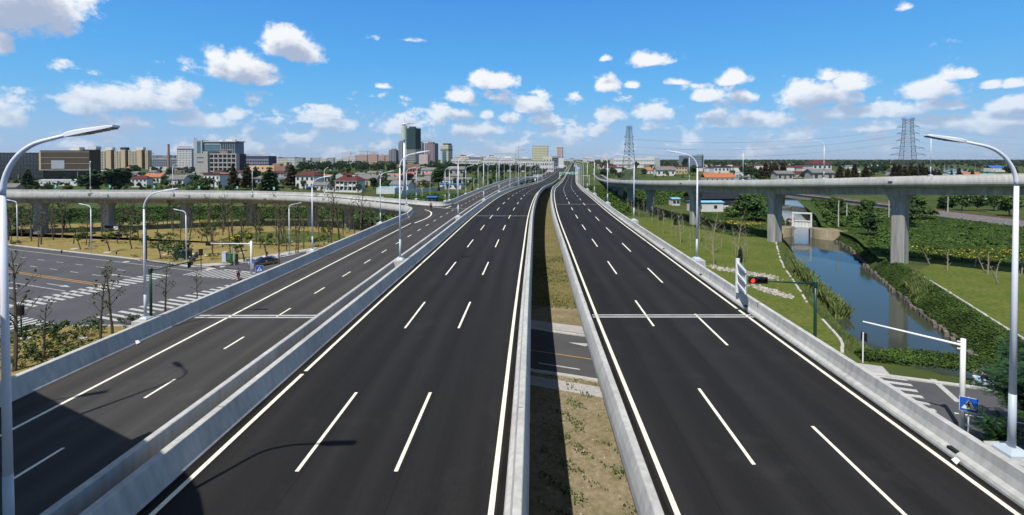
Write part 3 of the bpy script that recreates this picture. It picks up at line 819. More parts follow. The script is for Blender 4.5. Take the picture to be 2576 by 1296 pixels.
# loop ramp that swings off to the left
LN = [(-123 - 40, 108.5, 11.6), (-140, 113.5, 10.6), (-122.6, 118, 10.1), (-110, 122.5, 9.7), (-92.7, 128.3, 9.1), (-76.9, 132.6, 8.6), (-58.5, 131.0, 8.1), (-47, 126.5, 7.9), (-38, 120.5, 7.75), (-30.5, 114.2, 7.7), (-26.2, 110.2, 7.7), (-23.4, 107.0, 7.7), (-21.75, 103.6, 7.7), (-21.0, 99.5, 7.7), (-20.6, 94, 7.7)]
LF = [(-165, 117.5, 11.6), (-142, 122.5, 10.6), (-124, 127, 10.1), (-110, 132.5, 9.7), (-93, 139, 9.1), (-76.9, 143.4, 8.6), (-58, 142.2, 8.1), (-48, 137.4, 7.9), (-38, 130.9, 7.75), (-28.5, 124.0, 7.7), (-22, 118.9, 7.7), (-18.4, 117.0, 7.7), (-16.6, 117.6, 7.7), (-15.9, 119.6, 7.7), (-15.65, 122.2, 7.7)]
def normals2(P, sgn):
    out = []
    for i, p in enumerate(P):
        t = P[min(i+1, len(P)-1)] - P[max(i-1, 0)]; t.z = 0; t.normalize(); out.append((p, Vector((t.y, -t.x, 0)) * sgn))
    return out
def build_loop():
    v = thing('loop_viaduct', 'curved concrete loop ramp sweeping left from the slip road on flared piers', 'viaduct')
    NN, FF = catmull(LN, 5), catmull(LF, 5)
    mb = MB(); loft(mb, normals2(NN, 1), PAR); link('parapet', fixed_normals(mb.mesh('parapet', concrete)), v)
    mb = MB(); loft(mb, normals2(FF, -1), PAR); link('parapet', fixed_normals(mb.mesh('parapet', concrete)), v)
    rows = [[a + Vector((0, 0, -.006)), b + Vector((0, 0, -.006))] for a, b in zip(NN, FF)]
    mb = MB(); mb.sweep(rows, closed=False); link('road_surface', deck_attr(fixed_normals(mb.mesh('road_surface', asphalt_r))), v)
    rows = []
    for a, b in zip(NN[:-18], FF[:-18]):
        d = (b - a); q = lambda t, z: a + d * t + Vector((0, 0, z))
        rows.append([q(-.02, -.05), q(1.02, -.05), q(1.02, -.5), q(.82, -.75), q(.74, -2.0), q(.26, -2.0), q(.18, -.75), q(-.02, -.5)])
    mb = MB(); mb.sweep(rows); link('girder', fixed_normals(mb.mesh('girder', concrete_p)), v)
    for i in (10, 15, 20, 25, 30, 36):
        a, b = NN[i], FF[i]; c = (a + b) / 2; ang = math.atan2((b - a).y, (b - a).x)
        link('column', pier_mesh(c.z - 1.95, 2.7, 3.9, 2.0, 1.7), v, loc=(c.x, c.y, 0), rz=ang)
    # gore paint, leaving lines
    def pline(pts, w):
        P = catmull([Vector((x, y, 7.714)) for x, y in pts], 6); rows = []
        for i, p in enumerate(P):
            t = (P[min(i+1, len(P)-1)] - P[max(i-1, 0)]).normalized(); n = Vector((t.y, -t.x, 0)) * w / 2
            rows.append([p - n, p + n])
        q = MB(); q.sweep(rows, closed=False); link('edge_line', fixed_normals(q.mesh('edge_line', paint_w)), v)
    pline([(-17.9, 86), (-17.0, 93), (-17.1, 99), (-18.2, 104.5), (-20.3, 109.0)], .28)
    pline([(-15.2, 117.1), (-15.9, 112.0)], .3); pline([(-15.9, 112.0), (-19.5, 115.2)], .28)
    # bracket box and drain on the outer face
    for i, kind in ((27, 'drain'), (21, 'box'), (16, 'box2')):
        p, n = normals2(NN, 1)[i]; t = Vector((-n.y, n.x, 0)); q = MB()
        if kind == 'drain': q.obox(p + n * .9 + Vector((0, 0, -.1)), n * .12, t * .35, Vector((0, 0, .1))); link('drain_opening', q.mesh('drain_opening', black_p), v)
        else: q.obox(p + n * .85 + Vector((0, 0, .25)), n * .25, t * .5, Vector((0, 0, .42))); link('lamp_bracket', q.mesh('lamp_bracket', concrete), v)
    # deck patch joining loop and slip road
    q = MB(); q.sheet([(-20.4, 94, 7.690), (-17.5, 94, 7.690), (-14.5, 123, 7.690), (-15.7, 123, 7.690), (-16.3, 117.6, 7.690), (-18.6, 117.2, 7.690), (-22, 119, 7.690), (-24, 107.2, 7.690), (-21.6, 103, 7.690)])
    link('junction_surface', fixed_normals(q.mesh('junction_surface', asphalt_r)), v)
    q = MB(); q.prism([(-20.4, 94), (-17.5, 94), (-14.5, 123), (-15.7, 123), (-16.3, 117.6), (-18.6, 117.2), (-22, 119), (-26, 121), (-28, 113), (-24, 107.2), (-21.6, 103)], 6.6, 7.6)
    link('junction_slab', fixed_normals(q.mesh('junction_slab', concrete_p)), v)
build_loop()

# high flyover on the right
FLY = [(150, 30, 18.2), (128, 45, 17.9), (105, 60, 17.2), (86, 73.5, 16.2), (72.5, 87.5, 15.2), (62, 110.5, 13.6), (54, 138, 12.2), (50.5, 171, 10.6), (51.5, 204, 9.2), (55, 237, 7.7), (59, 270, 6.3), (63.5, 300, 5.2), (70.5, 345, 3.6), (79, 400, 1.8), (88, 460, .55), (108, 600, .3)]
FLYC = catmull(FLY, 6)
def build_flyover():
    v = thing('flyover', 'high curved concrete flyover on tall flared piers crossing above the canal', 'viaduct')
    ST = normals2(FLYC, 1)
    L_ = [(p + n * -3.9, -n) for p, n in ST]; R_ = [(p + n * 3.9, n) for p, n in ST]
    for S in (L_, R_):
        mb = MB(); loft(mb, S, PAR); link('parapet', fixed_normals(mb.mesh('parapet', concrete, smooth=False)), v)
    mb = MB(); mb.sweep([[p - n * 3.95, p + n * 3.95] for p, n in ST], closed=False); link('road_surface', deck_attr(fixed_normals(mb.mesh('road_surface', asphalt_r))), v)
    rows = []
    for p, n in ST:
        dp = max(.4, min(2.3, p.z + .5)); z = lambda k: Vector((0, 0, k))
        rows.append([p - n*4.3 + z(-.03), p + n*4.3 + z(-.03), p + n*4.1 + z(-.5), p + n*2.6 + z(-min(.9, dp*.5)), p + n*2.2 + z(-dp), p - n*2.2 + z(-dp), p - n*2.6 + z(-min(.9, dp*.5)), p - n*4.1 + z(-.5)])
    mb = MB(); mb.sweep(rows); link('girder', fixed_normals(mb.mesh('girder', concrete_p)), v)
    for i in (12, 18, 24, 30, 36, 42, 48, 54, 60, 66):
        p, n = ST[i]; ang = math.atan2(n.y, n.x); h = p.z - 2.25
        link('column', pier_mesh(h, 2.6 if i < 42 else 2.3, 4.2, 2.1, 2.5), v, loc=(p.x, p.y, -.5), rz=ang).scale.z = (h + .5) / h
    mb = MB(); mb2 = MB()
    for i in (24, 36, 48):
        p, n = ST[i]; t = Vector((-n.y, n.x, 0)); joint_line(mb, p - n * 3.9, -n, t, .06)
        mb2.obox(p - n * 4.74 + Vector((0, 0, .15)), n * .1, t * .32, Vector((0, 0, .1)))
    link('parapet_joint', mb.mesh('parapet_joint', concrete_d), v, kind='stuff'); link('drain_opening', mb2.mesh('drain_opening', black_p), v)
build_flyover()

# the crossing viaduct the picture is taken from: its parapet throws the shadow at lower left
OV = [(-60, 31), (-44, 25.2), (-28.6, 17.3), (-22, 14.0), (-15.8, 10.6), (-12.7, 6.6), (-9.2, 2.2), (-4, -1.0), (6, -3.5), (20, -7), (45, -12)]
def build_overpass():
    v = thing('overpass', 'upper level crossing viaduct at the near end of the carriageways', 'viaduct')
    P = catmull([Vector((x, y, 17.9)) for x, y in OV], 5); ST = normals2(P, 1)
    mb = MB(); loft(mb, [(p, -n) for p, n in ST], PAR); link('parapet', fixed_normals(mb.mesh('parapet', concrete)), v)
    rows = [[p + Vector((0, 0, -.03)), p + n * 9 + Vector((0, 0, -.03)), p + n * 9 + Vector((0, 0, -1)), p + n * 6 + Vector((0, 0, -2)), p + n * 2.5 + Vector((0, 0, -2)), p + Vector((0, 0, -.5))] for p, n in ST]
    mb = MB(); mb.sweep(rows); link('girder', fixed_normals(mb.mesh('girder', concrete_p)), v)
    for i in (8, 44):
        p, n = ST[i]; c = p + n * 4.5; link('column', pier_mesh(15.9, 2.6, 5.0, 2.0, 2.6), v, loc=(c.x, c.y, 0), rz=math.atan2(n.y, n.x))
    # lamp brackets standing proud of the parapet
    for x, y in ((-19.7, 12.9), (-12.3, 8.1)):
        i = min(range(len(P)), key=lambda k: (P[k].x - x) ** 2 + (P[k].y - y) ** 2); p, n = ST[i]; t = Vector((-n.y, n.x, 0))
        q = MB(); q.obox(p - n * .8 + Vector((0, 0, .65)), n * .45, t * .55, Vector((0, 0, .42))); link('lamp_bracket', q.mesh('lamp_bracket', concrete), v)
build_overpass()

# ------------------------------------------------------------------ the expressway at grade, beyond the ramps down
def build_far_road():
    mb = MB(); strip(mb, -23.5, -.6, 425, 2500, ZD, .0); strip(mb, 4.4, 16.5, 425, 2500, ZD, .0)
    link('road', deck_attr(fixed_normals(mb.mesh('road', asphalt))), kind='structure')
    v = thing('far_road_markings', 'white lane lines running away on the far road', 'road markings'); v['kind'] = 'structure'
    for o in (-1.4, -12.6, -22.9, 4.9, 16.1): edge_line(v, o, 430, 2400, ZD, w=.35, dz=.06)
    for o in (-5.1, -8.9, -16.2, -19.6, 8.55, 12.35): dashes(v, o, 432, 15, 6, 430, 1300, ZD, w=.2, far_from=0)
    mb = MB(); strip(mb, -.5, 4.3, 432, 2400, ZD, .0)
    link('median_hedge_bed', fixed_normals(mb.mesh('median_hedge_bed', grass_wild)), kind='structure')
    # concrete median and verge barriers
    b = thing('roadside_barrier', 'low concrete barrier lines along the far road at ground level', 'barrier')
    for o, s in ((-.6, 1), (4.4, -1), (16.5, 1), (-23.5, -1)):
        mb = MB(); st = []
        for y in ys(432, 1500):
            c, n, t = frame(y); p = c + Vector((o, 0, 0)); st.append((Vector((p.x, p.y, ZD(y))), n * s))
        loft(mb, st, [(0, -.3), (.0, .3), (.15, .85), (.4, .85), (.5, -.3)]); link('barrier_run', fixed_normals(mb.mesh('barrier_run', concrete)), b)
build_far_road()
# ------------------------------------------------------------------ street lamps
def lamp_protos():
    def arc(h, r, a0, n=9):     # from vertical to pointing a0 above the horizontal, towards +x
        pts = []
        for i in range(n + 1):
            th = (math.pi / 2 - a0) * i / n
            pts.append(Vector((r - r * math.cos(th), 0, h + r * math.sin(th))))
        return pts
    a0 = R(13)
    A = arc(9.80, 1.50, a0, 10)
    e = A[-1]; d = Vector((math.cos(a0), 0, math.sin(a0)))
    tip = e + d * .78
    base = [Vector((0, 0, .25)), Vector((0, 0, 2.2))]
    low = MB().tube(base, [.120, .110], 14).mesh('pole_foot', lamp_g, True)
    pole = MB().tube([Vector((0, 0, 2.2)), Vector((0, 0, 6)), Vector((0, 0, 9.80))], [.106, .088, .070], 14).mesh('pole', lamp_w, True)
    arm = MB().tube(A + [tip], [.070 - .0015 * i for i in range(len(A))] + [.045], 12).mesh('arm', lamp_w, True)
    # flat LED head, wider than deep, following the arm
    ah = R(9); dh = Vector((math.cos(ah), 0, math.sin(ah))); up = Vector((-math.sin(ah), 0, math.cos(ah))); sd = Vector((0, 1, 0))
    q = MB(); rows = []
    for t, w, h0, h1 in ((-.12, .06, -.05, .06), (.05, .13, -.06, .07), (.32, .17, -.06, .075), (1.15, .165, -.035, .05), (1.30, .12, -.015, .035)):
        c = tip + dh * t
        rows.append([c - sd*w + up*h0, c + sd*w + up*h0, c + sd*w + up*(h1*.55), c + sd*(w*.7) + up*h1, c - sd*(w*.7) + up*h1, c - sd*w + up*(h1*.55)])
    q.sweep(rows); head = fixed_normals(q.mesh('lamp_head', lamp_w))
    q = MB()
    for k in range(4):
        for s in (-1, 1):
            q.obox(tip + dh * (.48 + k * .22) - up * (.058 - k * .006) + sd * (.075 * s), dh * .09, sd * .062, up * .012)
    lens = q.mesh('lens', lens_d)
    q = MB(); q.box((0, 0, 0), (.72, .72, .10)); q.box((0, 0, .10), (.72, .72, .16), 0, .55); plinth = q.mesh('base_plate', lamp_g)
    q = MB(); q.prism([(-.65, -.75), (.30, -.75), (.45, -.5), (.45, .5), (.30, .75), (-.65, .75)], -.75, -.002); bracket = q.mesh('bracket', concrete)
    barrier_lamp = [('pole_foot', low), ('pole', pole), ('arm', arm), ('lamp_head', head, [('lens', lens)]), ('base_plate', plinth), ('bracket', bracket)]
    # thinner street-level lamp
    A2 = [Vector((.75 - .75 * math.cos(t), 0, 9.0 + .75 * math.sin(t))) for t in [R(78) * i / 7 for i in range(8)]]
    e2 = A2[-1]; d2 = Vector((math.cos(R(12)), 0, math.sin(R(12)))); tip2 = e2 + d2 * .9
    pole2 = MB().tube([Vector((0, 0, 0)), Vector((0, 0, 9.0))], [.10, .07], 8).mesh('pole', lamp_w, True)
    arm2 = MB().tube(A2 + [tip2], [.07] * 8 + [.045], 7).mesh('arm', lamp_w, True)
    q = MB(); q.obox(tip2 + d2 * .38, d2 * .42, Vector((0, .14, 0)), Vector((0, 0, .05))); head2 = q.mesh('lamp_head', lamp_w)
    foot2 = MB().box((0, 0, 0), (.4, .4, .12)).mesh('base_plate', lamp_g)
    street_lamp = [('pole', pole2), ('arm', arm2), ('lamp_head', head2), ('base_plate', foot2)]
    far_lamp = [('pole', MB().tube([Vector((0, 0, 0)), Vector((0, 0, 9.80))], [.10, .075], 5).mesh('pole', lamp_w)),
                ('arm', MB().tube([A[0], A[3], A[6], A[10], tip, tip + dh * 1.35], [.085, .08, .075, .07, .07, .10], 5).mesh('arm', lamp_w))]
    return barrier_lamp, street_lamp, far_lamp
LAMP_B, LAMP_S, LAMP_F = lamp_protos()
ORD = ['nearest', 'second', 'third', 'fourth', 'fifth', 'sixth', 'seventh', 'eighth', 'ninth', 'tenth', 'eleventh', 'twelfth', 'thirteenth', 'fourteenth', 'fifteenth', 'sixteenth', 'seventeenth', 'eighteenth', 'nineteenth', 'twentieth', 'twenty-first', 'twenty-second']
def lamp_row(off, Ys, zf, face, where, group, scale=1.0, dz=1.02):
    for i, y in enumerate(Ys):
        o = off(y) if callable(off) else off
        p = onroad(o, y, zf(y) + dz); c, n, t = frame(y); rz = math.atan2(n.y, n.x) + (math.pi if face < 0 else 0)
        near = y < 190
        spawn(LAMP_B if near else LAMP_F, 'street_lamp', ('tall' if scale > .9 else 'short') + ' white street lamp, ' + ORD[i] + ' along ' + where if i else ('tall' if scale > .9 else 'short') + ' white street lamp nearest the camera on ' + where, 'street lamp', p, rz, scale, group)
lamp_row(17.55, [17.0, 50.2, 82.5, 115.5, 149, 182, 215, 248, 282, 316, 350, 385, 420, 470, 520, 580, 650], ZD, -1, 'the right parapet', 'lamps on the right parapet')
lamp_row(-14.25, [12.6, 50.0, 87.5, 125, 162, 199, 236, 273, 310, 347, 385, 425, 470, 520, 580, 640, 710], ZD, 1, 'the wall between slip road and carriageway', 'lamps between slip road and carriageway')
lamp_row(lambda y: -26.15 if y < 100 else -23.15, [31.5, 55.3, 79.6, 124, 148, 172, 196, 222, 248, 275, 302, 330, 360, 395, 435, 480, 530], ZRAMP, 1, 'the outer slip road parapet', 'lamps on the outer slip road parapet', .76)
# lamps of the loop ramp
for x, yb, i, lab in ((217, 487, 8, 'white lamp on the loop ramp in front of the dark mall'), (450, 487, 17, 'white lamp on the loop ramp right of the brick chimney'), (651, 489, 23, 'white lamp on the loop ramp before the peach building'), (818, 492, 30, 'white lamp on the loop ramp beside the red-roofed villa')):
    P = catmull(LN, 5); ax = (x - 1288) / FPX
    j = min(range(len(P)), key=lambda k: abs(P[k].x / P[k].y - ax)); p, n = normals2(P, 1)[j]
    spawn(LAMP_B, 'street_lamp', lab, 'street lamp', p + n * .45 + Vector((0, 0, 1.02)), math.atan2(-n.y, -n.x) + .35 * (-1) ** i, .70, 'lamps on the loop ramp')
for k, (x, y) in enumerate(((-25.8, 126.2), (-17.2, 120.5))):
    p = Vector((x, y, 8.72)); spawn(LAMP_B, 'street_lamp', ('white lamp on the far loop parapet behind the gore', 'white lamp at the corner where loop and slip road parapets meet')[k], 'street lamp', p, .2, .76, 'lamps on the loop ramp')
p = Vector((-24.6, 109.3, 8.72)); spawn(LAMP_B, 'street_lamp', 'white lamp on the rounded tip of the loop parapet', 'street lamp', p, .5, .76, 'lamps on the loop ramp')
# flyover lamps
ST = normals2(FLYC, 1)
for k, (x, lab) in enumerate(((2334, 'white lamp on the flyover beside the lattice pylon'), (2020, 'white lamp on the flyover above the sluice gate'), (1826, 'white lamp on the flyover above the orange roof'), (1699, 'white lamp on the flyover left of the glass office'), (1690, None), (1569, 'white lamp on the flyover at the foot of the left pylon'))):
    if not lab: continue
    j = min(range(len(ST)), key=lambda q: abs(ST[q][0].x / max(1, ST[q][0].y) - (x - 1288) / FPX) + (1 if ST[q][0].y < 20 else 0)); p, n = ST[j]
    spawn(LAMP_B, 'street_lamp', lab, 'street lamp', p + n * 4.1 + Vector((0, 0, 1.02)), math.atan2(-n.y, -n.x) - (.9 if k < 3 else .2), .74, 'lamps on the flyover')
# street-level lamps
def slamp(x, yt, yb, rz, lab, group='street-level lamps'):
    b = at(x, yb, 0); h = (yb - yt) / FPX * b[1] if b[1] > 0 else 9
    spawn(LAMP_S, 'street_lamp', lab, 'street lamp', (b[0], b[1], .1), rz, h / 10.0, group)
slamp(44, 504, 611, math.pi, 'thin white lamp on the dry lawn at the far left kerb')
slamp(230, 514, 640, math.pi, 'thin white lamp at the kerb, beside the row of trees')
slamp(469, 528, 660, math.pi, 'thin white lamp beside the green transformer cabinet')
slamp(728, 512, 640, .2, 'thin white lamp at the lawn edge near the parked taxi')
slamp(944, 497, 590, .2, 'thin white lamp standing in the lawn under the loop')
slamp(1062, 472, 508, .3, 'thin white lamp beside the small blue-roofed hut'); slamp(1150, 446, 500, .3, 'thin white lamp in front of the blue-roofed shed')
slamp(1192, 450, 490, .3, 'thin white lamp behind the slip road, right of the shed'); slamp(1215, 443, 478, .3, 'thin white lamp behind the slip road beside the scrub')
slamp(1248, 434, 462, .3, 'thin white lamp far behind the slip road')
slamp(1332, 715, 842, math.pi, 'white lamp standing in the shade of the median gap')
# lamps on the crossing viaduct (they throw the shadows at lower left)
spawn(LAMP_B, 'street_lamp', 'lamp on the crossing viaduct behind the view', 'street lamp', (-29.7, 11.6, 17.9), .36, .88)
spawn(LAMP_B, 'street_lamp', 'tall lamp on the crossing viaduct above the slip road', 'street lamp', (-24.0, 14.7, 18.9), 2.6, .80)

# tall white telecom mast with drum and crown
def build_mast():
    b = at(1017.5, 505, 0); t = thing('telecom_mast', 'tall white tubular mast with a pale drum and antenna crown', 'mast', (b[0], b[1], 0)); Y = b[1]
    s = Y / FPX; zt = lambda dy: CAMZ - (dy - 400) * s
    MB().tube([(0, 0, 0), (0, 0, zt(352))], [.95 * s * 4.2, .95 * s * 2.6], 12).build('pole', lamp_w, t, smooth=True)
    MB().tube([(0, 0, zt(352)), (0, 0, zt(317))], [s * 7.0, s * 7.0], 16).build('drum', mat('mast_drum', (.45, .50, .40), .6, .05, .5), t)
    MB().tube([(0, 0, zt(317)), (0, 0, zt(297))], [s * 1.6, s * .8], 6).build('lightning_rod', lamp_w, t)
    q = MB(); q.tube([(0, 0, zt(315.5)), (0, 0, zt(313.5))], [s * 3, s * 8], 16); q.tube([(0, 0, zt(313.5)), (0, 0, zt(310.5))], [s * 8, s * 5], 16)
    for k in range(6):
        a = k * math.pi / 3; q.beam((math.cos(a) * s * 5, math.sin(a) * s * 5, zt(312)), (math.cos(a) * s * 9, math.sin(a) * s * 9, zt(309)), s * .8)
    q.build('antenna_crown', metal_w, t)
build_mast()

# ------------------------------------------------------------------ text
def text_mesh(name, s, size, m, parent, loc, rot, extrude=.02, align='CENTER', kind=None):
    cu = bpy.data.curves.new(name, 'FONT'); cu.body = s; cu.size = size; cu.extrude = extrude; cu.align_x = align; cu.align_y = 'CENTER'
    cu.materials.append(m)
    o = bpy.data.objects.new(name, cu); COL.objects.link(o); o.parent = parent; o.location = loc; o.rotation_euler = rot
    dg = bpy.context.evaluated_depsgraph_get(); me = bpy.data.meshes.new_from_object(o.evaluated_get(dg)); bpy.data.objects.remove(o)
    if not me.materials: me.materials.append(m)
    o = link(name, me, parent, kind='stuff', loc=loc); o.rotation_euler = rot
    return o
RED_T = mat('red_letters', (.45, .02, .02), .6, .1, 1); WHITE_T = white_s; GOLD_T = mat('gold_letters', (.5, .3, .05), .6, .1, 1)

# ------------------------------------------------------------------ signs
def ped_sign(lab, loc, rz, size=.95, h=1.9, post=True):
    """blue square crossing sign: white triangle holding a walking figure; faces -y before turning"""
    t = thing('crossing_sign', lab, 'road sign', loc, rz, 'blue pedestrian crossing signs')
    a = size / 2
    if post: MB().tube([(0, .05, 0), (0, .05, h + size)], .045, 8).build('post', metal_w, t)
    def plate(k, y0, y1, m, nm, par):
        c = .12 * k; pts = []
        for cx, cz, s0 in ((k - c, k - c, 0), (-k + c, k - c, 90), (-k + c, -k + c, 180), (k - c, -k + c, 270)):
            for j in range(4): pts.append((cx + c * math.cos(R(s0 + 30 * j)), cz + c * math.sin(R(s0 + 30 * j))))
        q = MB(); q.sweep([[Vector((x, y0, h + a + z)) for x, z in pts], [Vector((x, y1, h + a + z)) for x, z in pts]])
        return link(nm, fixed_normals(q.mesh(nm, m)), par)
    p0 = plate(a, -.005, .015, white_s, 'border', t); p1 = plate(a * .955, -.012, -.004, blue_s, 'panel', t)
    q = MB(); k = a * .78
    q.sweep([[Vector((x, y, h + a + z)) for x, z in ((-k, -k * .82), (k, -k * .82), (0, k * .92))] for y in (-.018, -.012)]); link('triangle', fixed_normals(q.mesh('triangle', white_s)), p1)
    q = MB(); F = lambda pts: q.sweep([[Vector((x * k, y, h + a + z * k)) for x, z in pts] for y in (-.024, -.018)])
    F([(-.02 + .11 * math.cos(j * math.pi / 4), .36 + .11 * math.sin(j * math.pi / 4)) for j in range(8)])
    F([(-.12, .22), (.10, .22), (.12, -.16), (-.08, -.16)]); F([(-.10, .2), (-.34, .0), (-.28, -.06), (-.08, .08)]); F([(.08, .2), (.30, .02), (.25, -.05), (.08, .06)])
    F([(-.08, -.14), (.04, -.14), (-.20, -.70), (-.34, -.70)]); F([(.0, -.14), (.12, -.14), (.34, -.66), (.22, -.70)])
    link('walking_figure', fixed_normals(q.mesh('walking_figure', black_p)), p1)
    return t
b = at(2438, 1033, 2.2); ped_sign('blue pedestrian crossing sign on a white post by the dark tree', (31.35, 31.9, 0), R(-32), .98, 2.15)
ped_sign('blue pedestrian crossing sign behind the slip road parapet, below the taxi', (-37.3, 69.0, 0), R(28), 1.0, 2.75)

# chevron boards round the loop
def chevron(lab, p, n):
    t = thing('chevron_sign', lab, 'road sign', p, math.atan2(n.y, n.x) - math.pi / 2, 'green chevron boards on the loop parapet')
    MB().box((0, .03, 0), (.05, .05, 1.2)).build('post', metal_g, t)
    q = MB(); q.box((0, 0, .5), (.72, .03, .95)); pn = q.build('panel', green_s, t)
    q = MB(); q.sweep([[Vector((x, y, 1.0 + z)) for x, z in ((-.22, .38), (.0, .38), (.26, 0), (.0, -.38), (-.22, -.38), (.04, 0))] for y in (-.021, -.014)])
    link('chevron', fixed_normals(q.mesh('chevron', white_s)), pn)
FN = normals2(catmull(LF, 5), -1)
for k, x in enumerate((125, 261, 386, 501, 607, 703)):
    j = min(range(len(FN)), key=lambda q: abs(FN[q][0].x / FN[q][0].y - (x - 1288) / FPX)); p, n = FN[j]
    chevron(('green chevron board on the loop before the pale mall wall', 'green chevron board on the loop below the rounded dark trees', 'green chevron board on the loop left of the chimney', 'green chevron board on the loop by the white two-storey house', 'green chevron board on the loop between two dark trees', 'green chevron board on the loop right of the dark trees')[k], p + n * .45 + Vector((0, 0, 1.0)), n)

# gantry over the far right carriageway
def build_gantry():
    Y = 414; c, n, tt = frame(Y); z0 = ZD(Y)
    t = thing('sign_gantry', 'white truss gantry with two green direction boards over the right carriageway', 'sign gantry', onroad(10, Y, z0), math.atan2(n.y, n.x))
    MB().tube([(-8.0, 0, -1), (-8.0, 0, 7.6)], .28, 8).build('post', metal_w, t); MB().tube([(7.2, 0, -1), (7.2, 0, 7.6)], .28, 8).build('post', metal_w, t)
    q = MB()
    for z in (5.9, 7.1): q.beam((-8, 0, z), (7.2, 0, z), .28)
    for k in range(12):
        x = -8 + k * 15.2 / 12; q.beam((x, 0, 5.9 if k % 2 else 7.1), (x + 15.2 / 12, 0, 7.1 if k % 2 else 5.9), .2)
    q.build('truss', metal_w, t)
    for x, w, kind in ((-5.4, 4.1, 0), (3.4, 3.6, 1)):
        p = MB().box((x, -.35, 5.0), (w, .12, 3.0)).build('sign_board', green_s, t)
        q = MB(); f = lambda x0, x1, z0_, z1: q.obox((x + (x0 + x1) / 2, -.43, (z0_ + z1) / 2), ((x1 - x0) / 2, 0, 0), (0, .015, 0), (0, 0, (z1 - z0_) / 2))
        if kind == 0:
            MB().obox((x - .9, -.43, 7.0), (.55, 0, 0), (0, .02, 0), (0, 0, .35)).build('route_panel', orange_s, p)
            f(-1.5, -.4, 5.6, 6.0); f(.5, 1.6, 6.9, 7.2); f(.5, 1.0, 5.5, 5.8)
        else:
            f(-1.2, .2, 7.0, 7.5); f(-1.1, .5, 5.5, 5.9); f(.9, 1.2, 6.2, 7.2); f(.7, 1.4, 6.9, 7.1)
        q.build('lettering', white_s, p)
build_gantry()
def far_board(name, lab, off, Y, w, h, z0, m, two=True, arms=False):
    c, n, tt = frame(Y); t = thing(name, lab, 'road sign', onroad(off, Y, ZD(Y)), math.atan2(n.y, n.x))
    MB().tube([(0, .2, -.5), (0, .2, z0 + h)], .2, 7).build('post', metal_w, t)
    MB().box((0, 0, z0), (w, .15, h)).build('sign_board', m, t)
    q = MB()
    for k in range(3): q.box((-w * .1, -.09, z0 + h * (.2 + .25 * k)), (w * .55, .03, h * .1))
    q.build('lettering', white_s, t)
far_board('direction_sign', 'blue direction board among the far right lamps', 20.5, 640, 4.6, 3.4, 5.2, blue_s)
far_board('direction_sign', 'green direction board low over the far right carriageway', 18, 700, 3.4, 2.4, 4.4, green_s)
far_board('direction_sign', 'small green board beyond the blue one at the far right', 38, 560, 2.4, 2.2, 5.5, green_s)
def build_sign_back():
    """cantilever board seen from behind at the far left"""
    Y = 332; c, n, tt = frame(Y); t = thing('direction_sign', 'grey back of a wide cantilever board beside the far slip road', 'road sign', onroad(-13.9, Y, ZD(Y) + .9), math.atan2(n.y, n.x))
    MB().tube([(2.6, 0, 0), (2.6, 0, 6.0)], .18, 8).build('post', metal_w, t)
    MB().box((2.4, .2, 3.9), (6.5, .1, 1.5)).build('sign_board', metal_g, t)
    q = MB(); q.box((2.4, .08, 4.2), (6.3, .12, .14)); q.box((2.4, .08, 5.0), (6.3, .12, .14)); q.box((-1.6, .05, 3.8), (9.5, .14, .16)); q.build('bracing', metal_w, t)
build_sign_back()
def build_t_sign():
    Y = 330; c, n, tt = frame(Y); t = thing('mast_arm', 'white T-shaped mast arm beside the far right lamps', 'mast arm', onroad(22.5, Y, ZD(Y)), math.atan2(n.y, n.x))
    MB().tube([(2.5, 0, -2), (2.5, 0, 5.8)], .16, 8).build('post', metal_w, t); MB().box((.4, 0, 5.5), (5.4, .16, .2)).build('arm', metal_w, t)
    Y = 900; c, n, tt = frame(Y); t = thing('sign_gantry', 'white back of a gantry over the far left carriageway', 'sign gantry', onroad(-9, Y, ZD(Y)), math.atan2(n.y, n.x))
    for x in (-8.5, 8.2): MB().tube([(x, 0, -.5), (x, 0, 7)], .3, 7).build('post', metal_w, t)
    MB().box((0, 0, 5.4), (17, .25, .5)).build('truss', metal_w, t)
    for x in (-4.5, 3.5): MB().box((x, .3, 4.6), (5.2, .15, 2.4)).build('sign_board', white_s, t)
    Y = 325; c, n, tt = frame(Y); t = thing('speed_camera', 'small white box on a post beside the far left carriageway', 'camera', onroad(-12.6, Y, ZD(Y) + .9), 0)
    MB().box((0, 0, 0), (.2, .2, 1.4)).build('post', metal_w, t); MB().box((0, 0, 1.4), (1.0, .6, 1.2)).build('housing', white_s, t)
build_t_sign()

# board on the right parapet seen from behind, nearly edge-on
def build_side_board():
    t = thing('direction_sign', 'white back of a board bracketed to a stub post on the right parapet', 'road sign', (18.35, 38.0, 8.65), 0)
    MB().tube([(0, 0, 0), (0, 0, 2.75)], .16, 10).build('post', metal_w, t)
    u = Vector((-.31, -1, 0)).normalized(); c = Vector((.14, -.1, 0))
    pn = MB(); pn.obox(c + u * 1.5 + Vector((0, 0, 1.55)), u * 1.5, Vector((.03, 0, 0)), Vector((0, 0, .88))); p = pn.build('sign_board', metal_g, t)
    q = MB()
    for z in (.75, 1.5, 2.35):
        q.beam(Vector((0, 0, z)), c + u * 2.95 + Vector((-.06, 0, z)), .10, .16)
    q.build('bracket_arm', metal_w, t)
    q = MB()
    for k in range(9): q.obox(c + u * (.2 + k * .33) + Vector((-.05, 0, 1.55)), u * .03, Vector((.03, 0, 0)), Vector((0, 0, .86)))
    q.build('stiffener', metal_w, p)
build_side_board()

